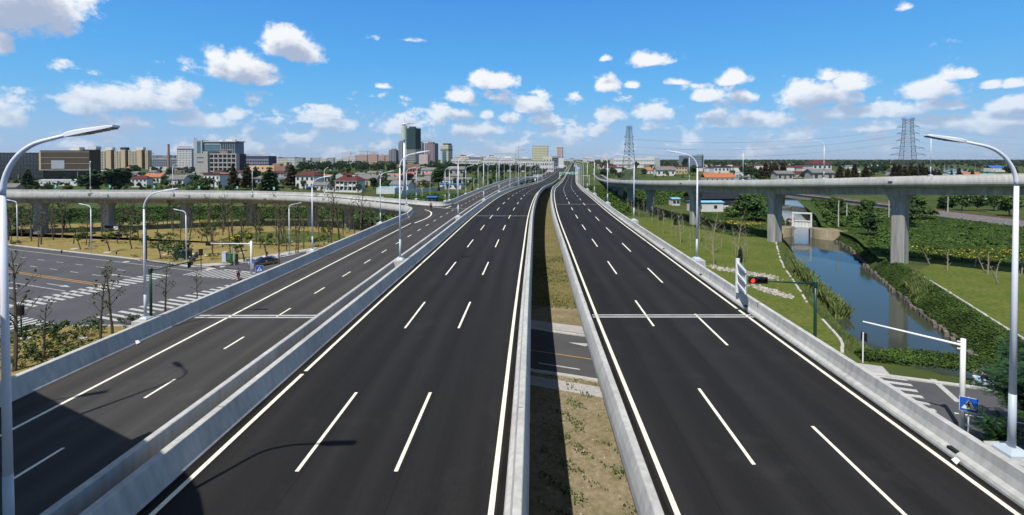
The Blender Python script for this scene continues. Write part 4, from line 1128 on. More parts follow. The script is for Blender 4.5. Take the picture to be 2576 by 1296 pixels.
# ------------------------------------------------------------------ traffic signals
def lens_mat(nm, c, on): return mat(nm, tuple(x * .08 + .01 for x in c), .3, .02, 1, emit=(c + (1.6,)) if on else None, world=False)
red_on = lens_mat('red_light_on', (1, .04, .03), True); dark_lens = lens_mat('signal_lens_off', (.3, .05, .05), False)
def signal_head(parent, c, u, f, n=3, lit=0, name='signal_head', w=.42, visor=True):
    """row of round lights along u, facing f"""
    u, f = Vector(u).normalized(), Vector(f).normalized(); up = Vector((0, 0, 1)); c = Vector(c); L_ = n * w
    q = MB(); q.obox(c, u * (L_ / 2 + .04), f * .12, up * (w / 2 + .03)); h = q.build(name, black_p, parent)
    for k in range(n):
        cc = c + u * ((k - (n - 1) / 2) * w) + f * .13; ring = []
        q = MB(); q.sweep([[cc + f * d + (u * math.cos(a) + up * math.sin(a)) * (w * .40) for a in [R(24 * j) for j in range(15)]] for d in (-.02, .02)])
        link('lens', fixed_normals(q.mesh('lens', red_on if k == lit else dark_lens)), h)
        if visor:
            rows = [[cc + f * d + (u * math.cos(a) + up * math.sin(a)) * (w * .45) for a in [R(-10 + 25 * j) for j in range(9)]] for d in (0, .26)]
            q = MB(); q.sweep(rows, closed=False); link('visor', q.mesh('visor', black_p), h)
    return h
def signal_mast(lab, base, h, tip, m=green_d, r=.15):
    t = thing('traffic_light', lab, 'traffic light', base)
    MB().tube([(0, 0, 0), (0, 0, h + .25)], [r, r * .85], 12).build('pole', m, t, smooth=True)
    d = Vector((tip[0] - base[0], tip[1] - base[1], tip[2] - base[2]))
    MB().tube([(0, 0, h - .05), d], [r * .62, r * .42], 8).build('arm', m, t, smooth=True)
    MB().tube([(0, 0, h - .35), (0, 0, h + .15)], r * 1.35, 10).build('collar', m, t)
    return t, d
t, d = signal_mast('green traffic light mast by the canal with its red light lit', (29.9, 46.0, 0), 7.25, (23.0, 46.6, 7.45))
signal_head(t, d + Vector((1.45, -.2, .0)), (1, -.08, 0), (-.15, -1, 0), 3, 0, w=.56)
t, d = signal_mast('green traffic light mast behind the slip road wall, its dark signal back turned', (-40.4, 52.2, 0), 7.1, (-37.6, 56.8, 7.3))
signal_head(t, d * .80 + Vector((0, 0, 1.62)), d.normalized() * 1, (.9, .3, 0), 3, 9, w=.48)
t, d = signal_mast('green traffic light mast on the dry lawn with two signal heads', tuple(at(368, 655, 0)), 6.7, tuple(Vector(at(368, 655, 0)) + Vector((-8.4, 1.5, 6.6))))
signal_head(t, d * .97 + Vector((0, -.2, -.1)), (1, -.2, 0), (-.2, -1, 0), 3, 9, w=.5); signal_head(t, d * .72 + Vector((0, -.2, -.1)), (1, -.2, 0), (-.2, -1, 0), 3, 9, w=.5)
def ped_light(lab, x, yt, yb, f):
    b = at(x, yb, 0); h = (yb - yt) / FPX * b[1]; t = thing('pedestrian_light', lab, 'traffic light', b)
    MB().tube([(0, 0, 0), (0, 0, h)], .07, 8).build('pole', green_d, t)
    q = MB(); q.obox((0, -.05, h - .5), (.28, 0, 0), (0, .16, 0), (0, 0, .55)); hd = q.build('signal_head', black_p, t)
    for k in (0, 1): MB().tube([(0, -.2, h - .25 - .5 * k), (0, -.24, h - .25 - .5 * k)], .17, 12).build('lens', dark_lens, hd)
    MB().box((.3, .05, h - 1.05), (.5, .08, .10)).build('bracket', green_d, t)
ped_light('dark pedestrian signal on a post at the near left crossing', 54, 768, 849, 0)
ped_light('dark pedestrian signal on a post beside the green traffic mast arm', 506, 627, 676, 0)
def arm_mast(lab, base, h, tip):
    t = thing('camera_mast', lab, 'mast', base)
    MB().tube([(0, 0, 0), (0, 0, h + .5)], [.17, .15], 10).build('pole', metal_w, t, smooth=True)
    d = Vector(tip) - Vector(base); MB().tube([(0, 0, h), d], [.10, .06], 8).build('arm', metal_w, t)
    q = MB(); u = d.normalized()
    for k in range(3): q.beam(Vector((0, 0, h - .25 + k * .25)), Vector((u.x * .5, u.y * .5, h - .25 + k * .25)), .12, .08)
    q.build('bracket', metal_w, t); return t, d
t, d = arm_mast('white mast with a long bare arm over the right street, by the dark tree', (32.15, 33.2, 0), 6.2, (27.3, 36.3, 6.85))
t, d = arm_mast('white mast with a long arm behind the slip road, near the taxi', (-43.6, 78.2, 0), 5.3, (-52.0, 80.4, 5.0))
MB().obox(d + Vector((-.2, 0, -.1)), (.35, 0, 0), (0, .2, 0), (0, 0, .28)).build('camera', black_p, t)
MB().box((.35, -.2, 1.2), (.45, .3, .8)).build('control_box', metal_g, t)
b = at(2179, 918, 0); t = thing('sign_post', 'thin white post with a dark sign edge-on at the canal end', 'road sign', (33.6, 44.6, 0))
MB().tube([(0, 0, 0), (0, 0, 2.9)], .06, 8).build('post', metal_w, t); MB().box((.12, .05, 2.1), (.05, .6, .75), .25).build('sign_board', black_p, t)
b = at(589, 668, 0); t = thing('sign_post', 'slim white post with a small box beside the cabinets', 'post', b)
MB().tube([(0, 0, 0), (0, 0, 3.2)], .06, 8).build('post', metal_w, t); MB().box((.05, -.06, 2.6), (.3, .25, .6)).build('box', metal_g, t)

# ------------------------------------------------------------------ cabinets
def cabinets():
    b = at(461, 651, 0); t = thing('transformer_cabinet', 'dark green transformer cabinet with a sloped lid on the dry lawn', 'cabinet', b, -.25)
    MB().box((0, 0, 0), (3.0, 1.6, .25)).build('plinth', concrete_d, t); MB().box((0, 0, .25), (2.8, 1.4, 1.35)).build('housing', green_d, t)
    q = MB(); q.box((0, 0, 1.6), (3.2, 1.9, .08)); q.box((0, 0, 1.68), (3.2, 1.9, .28), 0, .7); q.build('lid', mat('cabinet_lid', (.09, .14, .13), .5, .1, 2), t)
    for x in (-.7, .7): MB().box((x, -.71, .35), (1.2, .03, 1.1)).build('door', green_d, t)
    for k, (dx, w, h, m, lab) in enumerate(((-1.0, .9, 1.75, lamp_g, 'light grey signal cabinet, tallest of the three on one slab'), (.15, .9, 1.5, mat('cabinet_green', (.045, .12, .06), .5, .1, 2), 'green signal cabinet between the grey one and another green one'), (1.15, .9, 1.5, MATS['cabinet_green'], 'green signal cabinet at the street end of the slab'))):
        b = at(578, 663, 0); t = thing('signal_cabinet', lab, 'cabinet', (b[0] + dx, b[1] - dx * .25, .3), -.25, 'cabinets at the street corner')
        MB().box((0, 0, 0), (w, .6, h)).build('housing', m, t); MB().box((0, 0, h), (w + .08, .7, .07)).build('lid', m, t); MB().box((0, -.31, .12), (w * .8, .02, h - .25)).build('door', m, t)
    b = at(578, 663, 0); MB().box((b[0], b[1], 0), (3.4, 1.0, .3), -.25).build('cabinet_slab', concrete_d, label='low concrete slab carrying three signal cabinets', cat='slab')
cabinets()
for k, (x, y) in enumerate(((155, 637), (293, 640), (478, 655), (745, 594), (783, 609), (815, 616), (1002, 600), (820, 552), (500, 600), (560, 622), (672, 640), (942, 633))):
    b = at(x, y, 0); t = thing('lawn_light', 'knee-high dark bollard light standing in the dry lawn', 'lawn light', b, 0, 'bollard lights in the dry lawn')
    MB().tube([(0, 0, 0), (0, 0, .55)], .12, 8).build('post', black_p, t); MB().tube([(0, 0, .55), (0, 0, .72)], .17, 8).build('cap', metal_g, t)
b = at(292, 592, 0); t = thing('name_plate', 'small pale two-board plate on a stake in the lawn', 'sign', b)
MB().box((0, 0, 0), (.08, .08, 2.2)).build('post', metal_g, t)
for z in (1.5, 1.95): MB().box((0, -.05, z), (1.1, .04, .3)).build('panel', white_s, t)
q = MB(); p = Vector(at(485, 640, 0)); q.tube([p + Vector((0, 0, .1)), p + Vector((3.8, -1.6, .12))], .1, 7); q.tube([p + Vector((3.8, -1.6, .12)), p + Vector((5.8, -1.4, .12))], .1, 7)
q.build('fallen_post', metal_w, label='white bent pole lying on the dry lawn by the signal mast', cat='pole')
# ------------------------------------------------------------------ plants
def quads(name, C, A, B, m):
    """one small face per row of centres C spanned by half vectors A, B"""
    n = len(C); V = np.empty((n, 4, 3)); V[:, 0] = C - A - B; V[:, 1] = C + A - B; V[:, 2] = C + A + B; V[:, 3] = C - A + B
    me = bpy.data.meshes.new(name); me.vertices.add(n * 4); me.vertices.foreach_set('co', V.reshape(-1))
    me.loops.add(n * 4); me.loops.foreach_set('vertex_index', np.arange(n * 4)); me.polygons.add(n)
    me.polygons.foreach_set('loop_start', np.arange(0, n * 4, 4)); me.polygons.foreach_set('loop_total', np.full(n, 4))
    me.materials.append(m); me.update(); me.validate(); return me
def leaf_cloud(name, rng, clumps, n, size, m, flat=.55, aspect=.6):
    """n leaves spread over ellipsoid clumps (x, y, z, rx, ry, rz), denser towards the skin"""
    cl = np.array(clumps, float); wt = cl[:, 3] * cl[:, 4] * cl[:, 5]; wt = wt ** .7; wt /= wt.sum()
    k = rng.choice(len(cl), n, p=wt); d = rng.normal(size=(n, 3)); d /= np.linalg.norm(d, axis=1)[:, None]
    r = rng.random(n) ** (1 / 2.6) * (1 + .12 * rng.normal(size=n))
    C = cl[k, :3] + d * cl[k, 3:] * r[:, None]
    nrm = d * .7 + rng.normal(size=(n, 3)) * .7 + np.array([0, 0, flat]); nrm /= np.linalg.norm(nrm, axis=1)[:, None]
    a = np.cross(nrm, rng.normal(size=(n, 3))); a /= np.linalg.norm(a, axis=1)[:, None]; b = np.cross(nrm, a)
    s = size * (.6 + .8 * rng.random(n))[:, None]
    return quads(name, C, a * s, b * s * aspect, m)
def limb(mb, rng, p, d, L_, r, n=5, wob=.12, tip=.3, seg=4):
    pts = [Vector(p)]; d = Vector(d).normalized()
    for i in range(seg):
        d = (d + Vector((rng.normal() * wob, rng.normal() * wob, rng.normal() * wob * .6))).normalized(); pts.append(pts[-1] + d * (L_ / seg))
    mb.tube(pts, [r * (1 - (1 - tip) * i / seg) for i in range(seg + 1)], n, cap=False); return pts
def bare_tree(seed, H=7.0, spread=1.0, leaves=60, lm=None, brk=None, lean=0):
    """pruned sapling: straight stem, thin upswept branches, a few leaves"""
    rng = np.random.default_rng(seed); mb = MB(); tw = MB(); C = []
    st = limb(mb, rng, (0, 0, -.1), (lean, 0, 1), H, .125, 6, .035, .22, 8)
    for k in range(int(13 * H / 7)):
        f = .28 + .70 * (k + rng.random() * .7) / (13 * H / 7); f = min(f, .97); i = int(f * 8); p = st[i].lerp(st[min(i + 1, 8)], f * 8 - i)
        a = k * 2.4 + rng.normal() * .5; up = .55 + .7 * f; L_ = (1.9 - 1.1 * f) * spread * (.7 + .6 * rng.random())
        b = limb(tw, rng, p, (math.cos(a), math.sin(a), up), L_, .042 * (1.25 - .6 * f), 4, .16, .4, 4); C += b[2:]
        for j in range(2):
            q = b[2 + j]; e = limb(tw, rng, q, (math.cos(a + 1.6 * rng.normal()), math.sin(a + 1.6 * rng.normal()), 1.0), L_ * .45, .014, 3, .2, .5, 2); C += e[1:]
    parts = [('trunk', mb.mesh('trunk', brk or bark)), ('branches', tw.mesh('branches', brk or bark))]
    if leaves:
        P = np.array([tuple(p) for p in C]); k = rng.integers(0, len(P), leaves); c = P[k] + rng.normal(size=(leaves, 3)) * .10
        a = rng.normal(size=(leaves, 3)); a /= np.linalg.norm(a, axis=1)[:, None]; b = np.cross(a, rng.normal(size=(leaves, 3))); b /= np.linalg.norm(b, axis=1)[:, None]
        s = (.045 + .05 * rng.random(leaves))[:, None]; parts.append(('leaves', quads('leaves', c, a * s, b * s, lm or leaf_y), None, 'stuff'))
    return parts
def leafy_sapling(seed, H=3.6, yellow=False):
    rng = np.random.default_rng(seed); mb = MB(); lean = rng.normal() * .08
    st = limb(mb, rng, (0, 0, -.1), (lean * 2, rng.normal() * .16, 1), H * .55, .10, 6, .10, .7, 5); cl = []
    for k in range(5):
        a = k * 1.3 + rng.random(); b = limb(mb, rng, st[-1 - (k % 2)], (math.cos(a), math.sin(a), 1.1), H * (.25 + .2 * rng.random()), .04, 5, .15, .4, 4)
        e = b[-1]; r = H * (.065 + .05 * rng.random()); cl.append((e.x, e.y, e.z, r * 1.3, r * 1.3, r * .8))
        e = b[-2]; cl.append((e.x, e.y, e.z, r, r, r * .6))
    parts = [('trunk', mb.mesh('trunk', bark)), ('crown', leaf_cloud('crown', rng, cl, 210, .11, leaf_y, .8, .5))]
    if yellow: parts.append(('blossom', leaf_cloud('blossom', rng, [(c[0], c[1], c[2] + c[5] * .8, c[3] * .7, c[4] * .7, c[5] * .5) for c in cl[::2]], 110, .12, leaf_yel, .8)))
    return parts
def shrub(seed, H=1.6, m=None):
    rng = np.random.default_rng(seed); mb = MB(); cl = []
    for k in range(7):
        a = k * .9 + rng.random(); b = limb(mb, rng, (rng.normal() * .1, rng.normal() * .1, 0), (math.cos(a) * .6, math.sin(a) * .6, 1), H * (.7 + .3 * rng.random()), .022, 4, .15, .4, 4); e = b[-1]; cl.append((e.x, e.y, e.z * .8, H * .25, H * .25, H * .22))
    return [('stems', mb.mesh('stems', bark)), ('foliage', leaf_cloud('foliage', rng, cl, 260, .085, m or leaf_m, .6))]
def broad_tree(seed, H=9.0, W=3.2, m=None, n=1300, ls=.36, willow=False):
    rng = np.random.default_rng(seed); mb = MB(); st = limb(mb, rng, (0, 0, -.1), (0, 0, 1), H * .55, H * .026, 7, .05, .5, 5); cl = []
    for k in range(9):
        a = k * 2.4 + rng.random(); f = .25 + .75 * rng.random(); zz = H * (.38 + .48 * rng.random())
        rr = W * .62 * math.sin(min(1, (1 - abs(zz / H - .58) * 1.5)) * 1.57) * f
        c = (rr * math.cos(a), rr * math.sin(a), zz); cl.append(c + (W * (.36 + .2 * rng.random()), W * (.36 + .2 * rng.random()), H * (.12 + .08 * rng.random())))
        limb(mb, rng, st[2 + k % 3], Vector(c) - st[2 + k % 3], (Vector(c) - st[2 + k % 3]).length, H * .010, 5, .08, .4, 3)
    cl.append((0, 0, H * .82, W * .35, W * .35, H * .17))
    return [('trunk', mb.mesh('trunk', bark)), ('crown', leaf_cloud('crown', rng, cl, n, ls, m or leaf_d, .5, .65))]
def conifer(seed, H=11.0, W=2.2, n=1300, m=None):
    rng = np.random.default_rng(seed); mb = MB(); limb(mb, rng, (0, 0, -.1), (0, 0, 1), H * .98, H * .020, 6, .01, .15, 6)
    z = 1 - np.sqrt(rng.random(n)) * .90; z = np.clip(z, .05, .99); rad = W * (1 - z) ** .8 * (.82 + .25 * np.sin(z * 46 + rng.random() * 6)) * (.55 + .5 * rng.random(n))
    a = rng.random(n) * 6.283; C = np.stack([rad * np.cos(a), rad * np.sin(a), z * H + .12 * rng.normal(size=n)], 1)
    out = np.stack([np.cos(a), np.sin(a), -.25 + .4 * rng.normal(size=n)], 1); A = out / np.linalg.norm(out, axis=1)[:, None]
    B = np.cross(A, rng.normal(size=(n, 3)) * .5 + np.array([0, 0, 1])); B /= np.linalg.norm(B, axis=1)[:, None]
    s = (.22 + .26 * rng.random(n))[:, None] * (H / 11)
    return [('trunk', mb.mesh('trunk', bark)), ('crown', quads('crown', C, A * s * 1.3, B * s * .55, m or leaf_c))]
BARE = [bare_tree(10 + i, 6.0 + i * .5, 1.0 + .1 * i, 60, brk=bark) for i in range(4)]
BAREP = [bare_tree(30 + i, 6.6 + .5 * i, 1.25 + .1 * i, 8, brk=bark_p) for i in range(4)]
SAP = [leafy_sapling(50 + i, 3.2 + .3 * i, i == 3) for i in range(6)]
SHR = [shrub(70 + i, 1.3 + .25 * i, leaf_y if i % 2 else leaf_m) for i in range(4)]
BROAD = [broad_tree(90 + i, 9 + i * .5, 3.3 + .3 * i, (leaf_d, leaf_m)[i % 2]) for i in range(5)]
WILL = [broad_tree(110 + i, 6, 3.2, leaf_l, 1100, .32) for i in range(3)]
CONI = [conifer(130 + i, 11, 2.0 + .25 * i) for i in range(3)]
CONG = [conifer(140 + i, 10, 2.6, m=leaf_d) for i in range(2)]
rnd = random.Random(11)
LM = []
def landmark(dx, dy, txt): p = at(dx, dy, 0); LM.append((p[0], p[1], txt))
for a_ in ((20, 612, 'by the far left kerb'), (110, 590, 'under the leftmost loop pier'), (230, 575, 'under the second loop pier'), (230, 640, 'by the kerb lamp left of the signal mast'), (330, 600, 'left of the lawn signal mast'), (368, 640, 'at the foot of the lawn signal mast'), (432, 570, 'under the third loop pier'),
           (461, 650, 'beside the transformer cabinet'), (530, 610, 'in the open lawn right of the cabinet'), (611, 560, 'under the fourth loop pier'), (580, 655, 'behind the signal cabinets'), (660, 620, 'in the open lawn behind the taxi'), (728, 640, 'by the lawn-edge lamp'), (765, 560, 'under the fifth loop pier'), (800, 600, 'beside the slip road lamp'), (901, 556, 'under the sixth loop pier'), (944, 590, 'by the last lawn lamp'), (700, 575, 'on the weedy patch')): landmark(*a_)
VL = []
for a_ in ((70, 478, 'by the mall'), (232, 482, 'by the round mall trees'), (340, 460, 'left of the brick chimney'), (340, 432, 'under the tan towers'), (427, 455, 'below the brick chimney'), (427, 430, 'by the blue sheds'), (540, 465, 'by the red-edged white house'), (540, 430, 'by the concrete frame'), (622, 472, 'by the rusty conifers'), (680, 440, 'by the peach building'), (690, 475, 'by the broad dark conifer'), (780, 470, 'by the maroon-roofed house'), (780, 440, 'behind the maroon-roofed house'), (866, 475, 'by the villa'), (870, 442, 'behind the villa'), (945, 468, 'right of the villa'), (950, 440, 'before the tree belt'), (1018, 480, 'by the telecom mast'), (1030, 442, 'by the pink roofs'), (1070, 460, 'by the broad grey roof'), (1104, 470, 'by the big round tree'), (1110, 436, 'behind the big round tree'), (1150, 470, 'by the blue-roofed shed'), (1180, 440, 'beyond the blue-roofed shed')): p = at(*a_[:2], 0); VL.append((p[0], p[1], a_[2]))
RL = []
for a_ in ((1500, 430, 'beside the far right lamps'), (1500, 413, 'under the pale ribbed block'), (1582, 450, 'at the left pylon foot'), (1582, 422, 'behind the left pylon'), (1600, 411, 'before the white factory'), (1660, 440, 'by the white cottage row'), (1660, 415, 'under the factory annex'), (1725, 432, 'by the tan two-storey house'), (1738, 413, 'below the glass office'), (1800, 440, 'by the glazed gallery house'), (1820, 415, 'behind the glazed gallery house'), (1890, 440, 'by the canal trees'), (1890, 413, 'at the canal bend'), (1950, 440, 'by the first rusty conifers'), (1960, 415, 'behind the first rusty conifers'), (2030, 440, 'by the striped barn'), (2040, 414, 'behind the striped barn'), (2130, 440, 'between the conifer groups'), (2130, 415, 'below the dark horizon wood'), (2283, 440, 'at the right pylon foot'), (2280, 415, 'behind the right pylon'), (2420, 438, 'by the long white sheds'), (2440, 416, 'by the far pole line'), (2500, 430, 'by the blue pavilion'), (2560, 440, 'behind the right lamp pole')): p = at(*a_[:2], 0); RL.append((p[0], p[1], a_[2]))
def near(L_, x, y): return min(L_, key=lambda q: (q[0] / q[1] - x / y) ** 2 * 9 + (1 / q[1] - 1 / y) ** 2 * 60000)[2] if L_ is not LM else min(L_, key=lambda q: (q[0] - x) ** 2 + (q[1] - y) ** 2)[2]
def inpoly(x, y, P):
    c = False; n = len(P)
    for i in range(n):
        a, b = P[i], P[i - 1]
        if (a[1] > y) != (b[1] > y) and x < (b[0] - a[0]) * (y - a[1]) / (b[1] - a[1]) + a[0]: c = not c
    return c
def plant(proto, name, lab, cat, x, y, s=1.0, group=None, z=0.0):
    return spawn(proto, name, lab, cat, (x, y, z), rnd.uniform(0, 6.28), s, group)

def join_trees(name, items, lab, m, part=1):
    """a distant wood that reads as one mass: crowns of many trees in one object"""
    VV = []
    for pr, x, y, sx, sz, rz in items:
        me = pr[part][1]; v = np.empty(len(me.vertices) * 3); me.vertices.foreach_get('co', v); v = v.reshape(-1, 3) * np.array([sx, sx, sz]); c, s = math.cos(rz), math.sin(rz)
        VV.append(np.stack([v[:, 0] * c - v[:, 1] * s + x, v[:, 0] * s + v[:, 1] * c + y, v[:, 2]], 1))
    V = np.concatenate(VV); V = V.reshape(-1, 4, 3)[::2]; n = len(V)
    me = bpy.data.meshes.new(name); me.vertices.add(n * 4); me.vertices.foreach_set('co', V.reshape(-1)); me.loops.add(n * 4); me.loops.foreach_set('vertex_index', np.arange(n * 4)); me.polygons.add(n)
    me.polygons.foreach_set('loop_start', np.arange(0, n * 4, 4)); me.polygons.foreach_set('loop_total', np.full(n, 4)); me.materials.append(m); me.update(); me.validate()
    return link(name, me, label=lab, cat='woods', kind='stuff')
# individually placed saplings of the near left verge
for x, yb, yt, pr, lab in ((35, 935, 640, BARE[3], 'bare sapling beside the left foreground lamp pole'), (110, 905, 730, BARE[0], 'leaning bare sapling in the near left verge'),
        (252, 855, 655, BARE[1], 'straight bare sapling at the near street corner'), (283, 840, 655, BARE[2], 'forked bare sapling beside the straight one'),
        (415, 790, 640, BARE[0], 'low bare sapling behind the slip road wall, right of the green mast'), (497, 770, 670, BARE[2], 'short twiggy sapling over the wall by the zebra crossing')):
    b = at(x, yb, 0); H = (yb - yt) / FPX * b[1]
    spawn(pr, 'sapling', lab, 'sapling', b, rnd.uniform(0, 6), H / 7.2, 'bare saplings in the near verge')
for x, yb, h in ((140, 850, 2.4), (165, 870, 1.6), (210, 845, 1.8), (95, 900, 1.5), (240, 828, 1.3), (55, 925, 1.4), (325, 818, 1.5)):
    b = at(x, yb, 0); plant(SHR[int(x) % 4], 'shrub', 'small twiggy shrub in the near left verge', 'shrub', b[0], b[1], h / 1.6, 'shrubs in the near verge')
# the dry lawn's plantation
lawn_poly = [(p[0], p[1]) for p in lawn_far[1:]]
placed = []
def free(x, y, d):
    for (a, b) in placed:
        if (a - x) ** 2 + (b - y) ** 2 < d * d: return False
    placed.append((x, y)); return True
n = 0; tries = 0
while n < 165 and tries < 6000:
    tries += 1; y = rnd.uniform(86, 150); x = rnd.uniform(-150, -30)
    if not inpoly(x, y, lawn_poly): continue
    px_ = 1288 + FPX * x / y
    if not (-40 < px_ < 1000) or (330 < px_ < 400 and y < 97) or not free(x, y, 3.0): continue
    front = y < 105
    if px_ < 520 and front and rnd.random() < .75: plant(rnd.choice(SAP[:3] + SAP[4:]) if rnd.random() < .93 else SAP[3], 'sapling', 'small leafy sapling ' + near(LM, x, y) + ' on the dry lawn', 'sapling', x, y, rnd.uniform(.95, 1.35), 'leafy saplings in the dry lawn')
    elif rnd.random() < .25: plant(rnd.choice(SAP[:3] + SAP[4:]) if rnd.random() < .93 else SAP[3], 'sapling', 'small leafy sapling ' + near(LM, x, y) + ' on the dry lawn', 'sapling', x, y, rnd.uniform(.9, 1.3), 'leafy saplings in the dry lawn')
    elif rnd.random() < .72: plant(rnd.choice(BARE), 'bare_tree', 'tall thin half-bare tree ' + near(LM, x, y) + ' on the dry lawn', 'tree', x, y, rnd.uniform(1.0, 1.5), 'half-bare trees in the dry lawn')
    else: plant(rnd.choice(SHR), 'shrub', 'low rounded shrub ' + near(LM, x, y) + ' on the dry lawn', 'shrub', x, y, rnd.uniform(.8, 1.5), 'shrubs in the dry lawn')
    n += 1
for x, yb, yt, pr, lab in ((614, 660, 582, SAP[3], 'yellow-flowering sapling beside the white camera mast'), (672, 650, 575, SAP[1], 'forked leafy sapling behind the taxi'), (702, 668, 560, BARE[1], 'slim bare tree right of the taxi'),
        (744, 640, 560, BARE[2], 'bare tree at the lawn edge before the parapet'), (855, 612, 470, BARE[3], 'tall bare tree left of the slip road lamp'), (906, 598, 470, BARE[2], 'tall bare tree rising over the loop girder'), (440, 655, 590, SHR[2], 'rounded bush beside the transformer cabinet')):
    b = at(x, yb, 0); H = (yb - yt) / FPX * b[1]; spawn(pr, 'tree', lab, 'tree', b, rnd.uniform(0, 6), H / (7.0 if pr in BARE else 3.9 if pr in SAP else 2.0))
# line of bushes behind the loop
for i in range(26):
    x = rnd.uniform(-175, -50); y = rnd.uniform(150, 172)
    plant(rnd.choice(SAP[:3] + SHR), 'bush', 'leafy bush in the green strip seen behind the ' + min(((77, 'leftmost'), (231, 'second'), (433, 'third'), (611, 'fourth'), (765, 'fifth'), (901, 'sixth')), key=lambda q: abs(q[0] - 1288 - FPX * x / y))[1] + ' loop pier', 'shrub', x, y, rnd.uniform(1.1, 1.7), 'bushes beyond the loop ramp')
# right: pruned trees in the strip below the parapet
strip_pts = [(1640, 560), (1655, 572), (1668, 590), (1690, 598), (1712, 612), (1738, 628), (1792, 640), (1796, 668), (1850, 640), (1855, 660), (1720, 585), (1608, 548), (1625, 552), (1700, 600), (1760, 610), (1868, 690), (1880, 640), (1580, 530), (1590, 540), (1815, 624), (1670, 560), (1655, 545), (1745, 600), (1776, 622), (1620, 535), (1690, 575)]
for i, (x, y) in enumerate(strip_pts):
    b = at(x, y, 0); big = i in (4, 6, 7, 9, 14, 0)
    plant(rnd.choice(BAREP), 'bare_tree', ('tall' if big else 'short') + ' pale pruned tree with upswept bare branches below the right parapet', 'tree', b[0], b[1], rnd.uniform(.95, 1.2) if big else rnd.uniform(.5, .85), 'pruned trees on the canal lawn')
for i, (x, y, lab) in enumerate(((1700, 566, 'young dark evergreen on the canal lawn'), (1662, 555, 'young dark evergreen on the canal lawn'), (1862, 660, 'young dark evergreen on the canal lawn'), (1640, 545, 'young dark evergreen on the canal lawn'))):
    b = at(x, y, 0); plant(CONG[i % 2], 'evergreen', lab, 'tree', b[0], b[1], .30, 'young evergreens on the canal lawn')
STAKE = [bare_tree(200 + i, 3.6, .35, 0, brk=bark_p, lean=(-.45, .02, .05)[i]) for i in range(3)]
for i, (x, y) in enumerate(((2340, 668), (2383, 680), (2452, 672), (2475, 680), (2484, 690), (2505, 696), (2512, 715), (2570, 690), (2548, 745))):
    b = at(x, y, 0); spawn(STAKE[i % 3], 'stake_tree', 'thin leafless stake-like tree on the right lawn', 'tree', b, rnd.uniform(-.3, .3) if i not in (0, 3) else 0, rnd.uniform(.8, 1.1), 'stake-like trees on the right lawn')
b = at(2185, 595, 0); spawn(broad_tree(222, 6.0, 2.0, leaf_d, 1200, .26), 'round_tree', 'dark dense oval tree alone in the vine field', 'tree', b, 0, 1.0)
b = at(2245, 577, 0); spawn(broad_tree(223, 6.5, 3.4, leaf_m, 900, .28), 'tree', 'spreading tree with a pale trunk beside the flyover pier', 'tree', (b[0] + 8, b[1] + 4, 0), 0, 1.0)
# dark pinnate tree at lower right, nearest of all
def pinnate_tree():
    rng = np.random.default_rng(301); mb = MB(); st = limb(mb, rng, (0, 0, -.1), (.03, 0, 1), 4.6, .13, 8, .05, .5, 6); C, A, B = [], [], []
    for k in range(64):
        a = rng.random() * 6.283; f = .25 + .75 * rng.random(); p = st[2].lerp(st[-1], f)
        d = Vector((math.cos(a), math.sin(a), .25 + .65 * f)); L_ = (2.9 - 1.1 * f) * (.55 + .55 * rng.random()); b = limb(mb, rng, p, d, L_, .028, 4, .14, .3, 5)
        for j in range(1, 6):
            for s in range(4):
                q = b[j] + Vector(rng.normal(size=3) * .16); fd = Vector((math.cos(a + rng.normal() * .9), math.sin(a + rng.normal() * .9), .1 + .4 * rng.normal())).normalized(); FL = .34 + .22 * rng.random()
                sd = fd.cross(Vector((0, 0, 1))).normalized()
                for t in range(7):
                    for side in (-1, 1):
                        c = q + fd * (FL * (t + .5) / 7) + sd * (side * .062) - Vector((0, 0, .10 * (t / 7) ** 2))
                        C.append(c); A.append((sd * side + fd * .35).normalized() * .062); B.append(fd * .021)
    f = lambda X: np.array([tuple(v) for v in X])
    return [('trunk', mb.mesh('trunk', bark)), ('crown', quads('crown', f(C), f(A), f(B), leaf_p))]
PIN = pinnate_tree()
spawn(PIN, 'tree', 'dark feathery-leaved tree behind the right foreground lamp', 'tree', (31.9, 28.3, 0), .6, 1.30)
spawn(PIN, 'tree', 'dark feathery-leaved tree half cut by the right edge of the view', 'tree', (34.6, 30.4, 0), 2.2, 1.30)
spawn(PIN, 'tree', 'small dark feathery tree at the foot of the blue crossing sign', 'tree', (30.7, 29.0, 0), 4.0, .60)

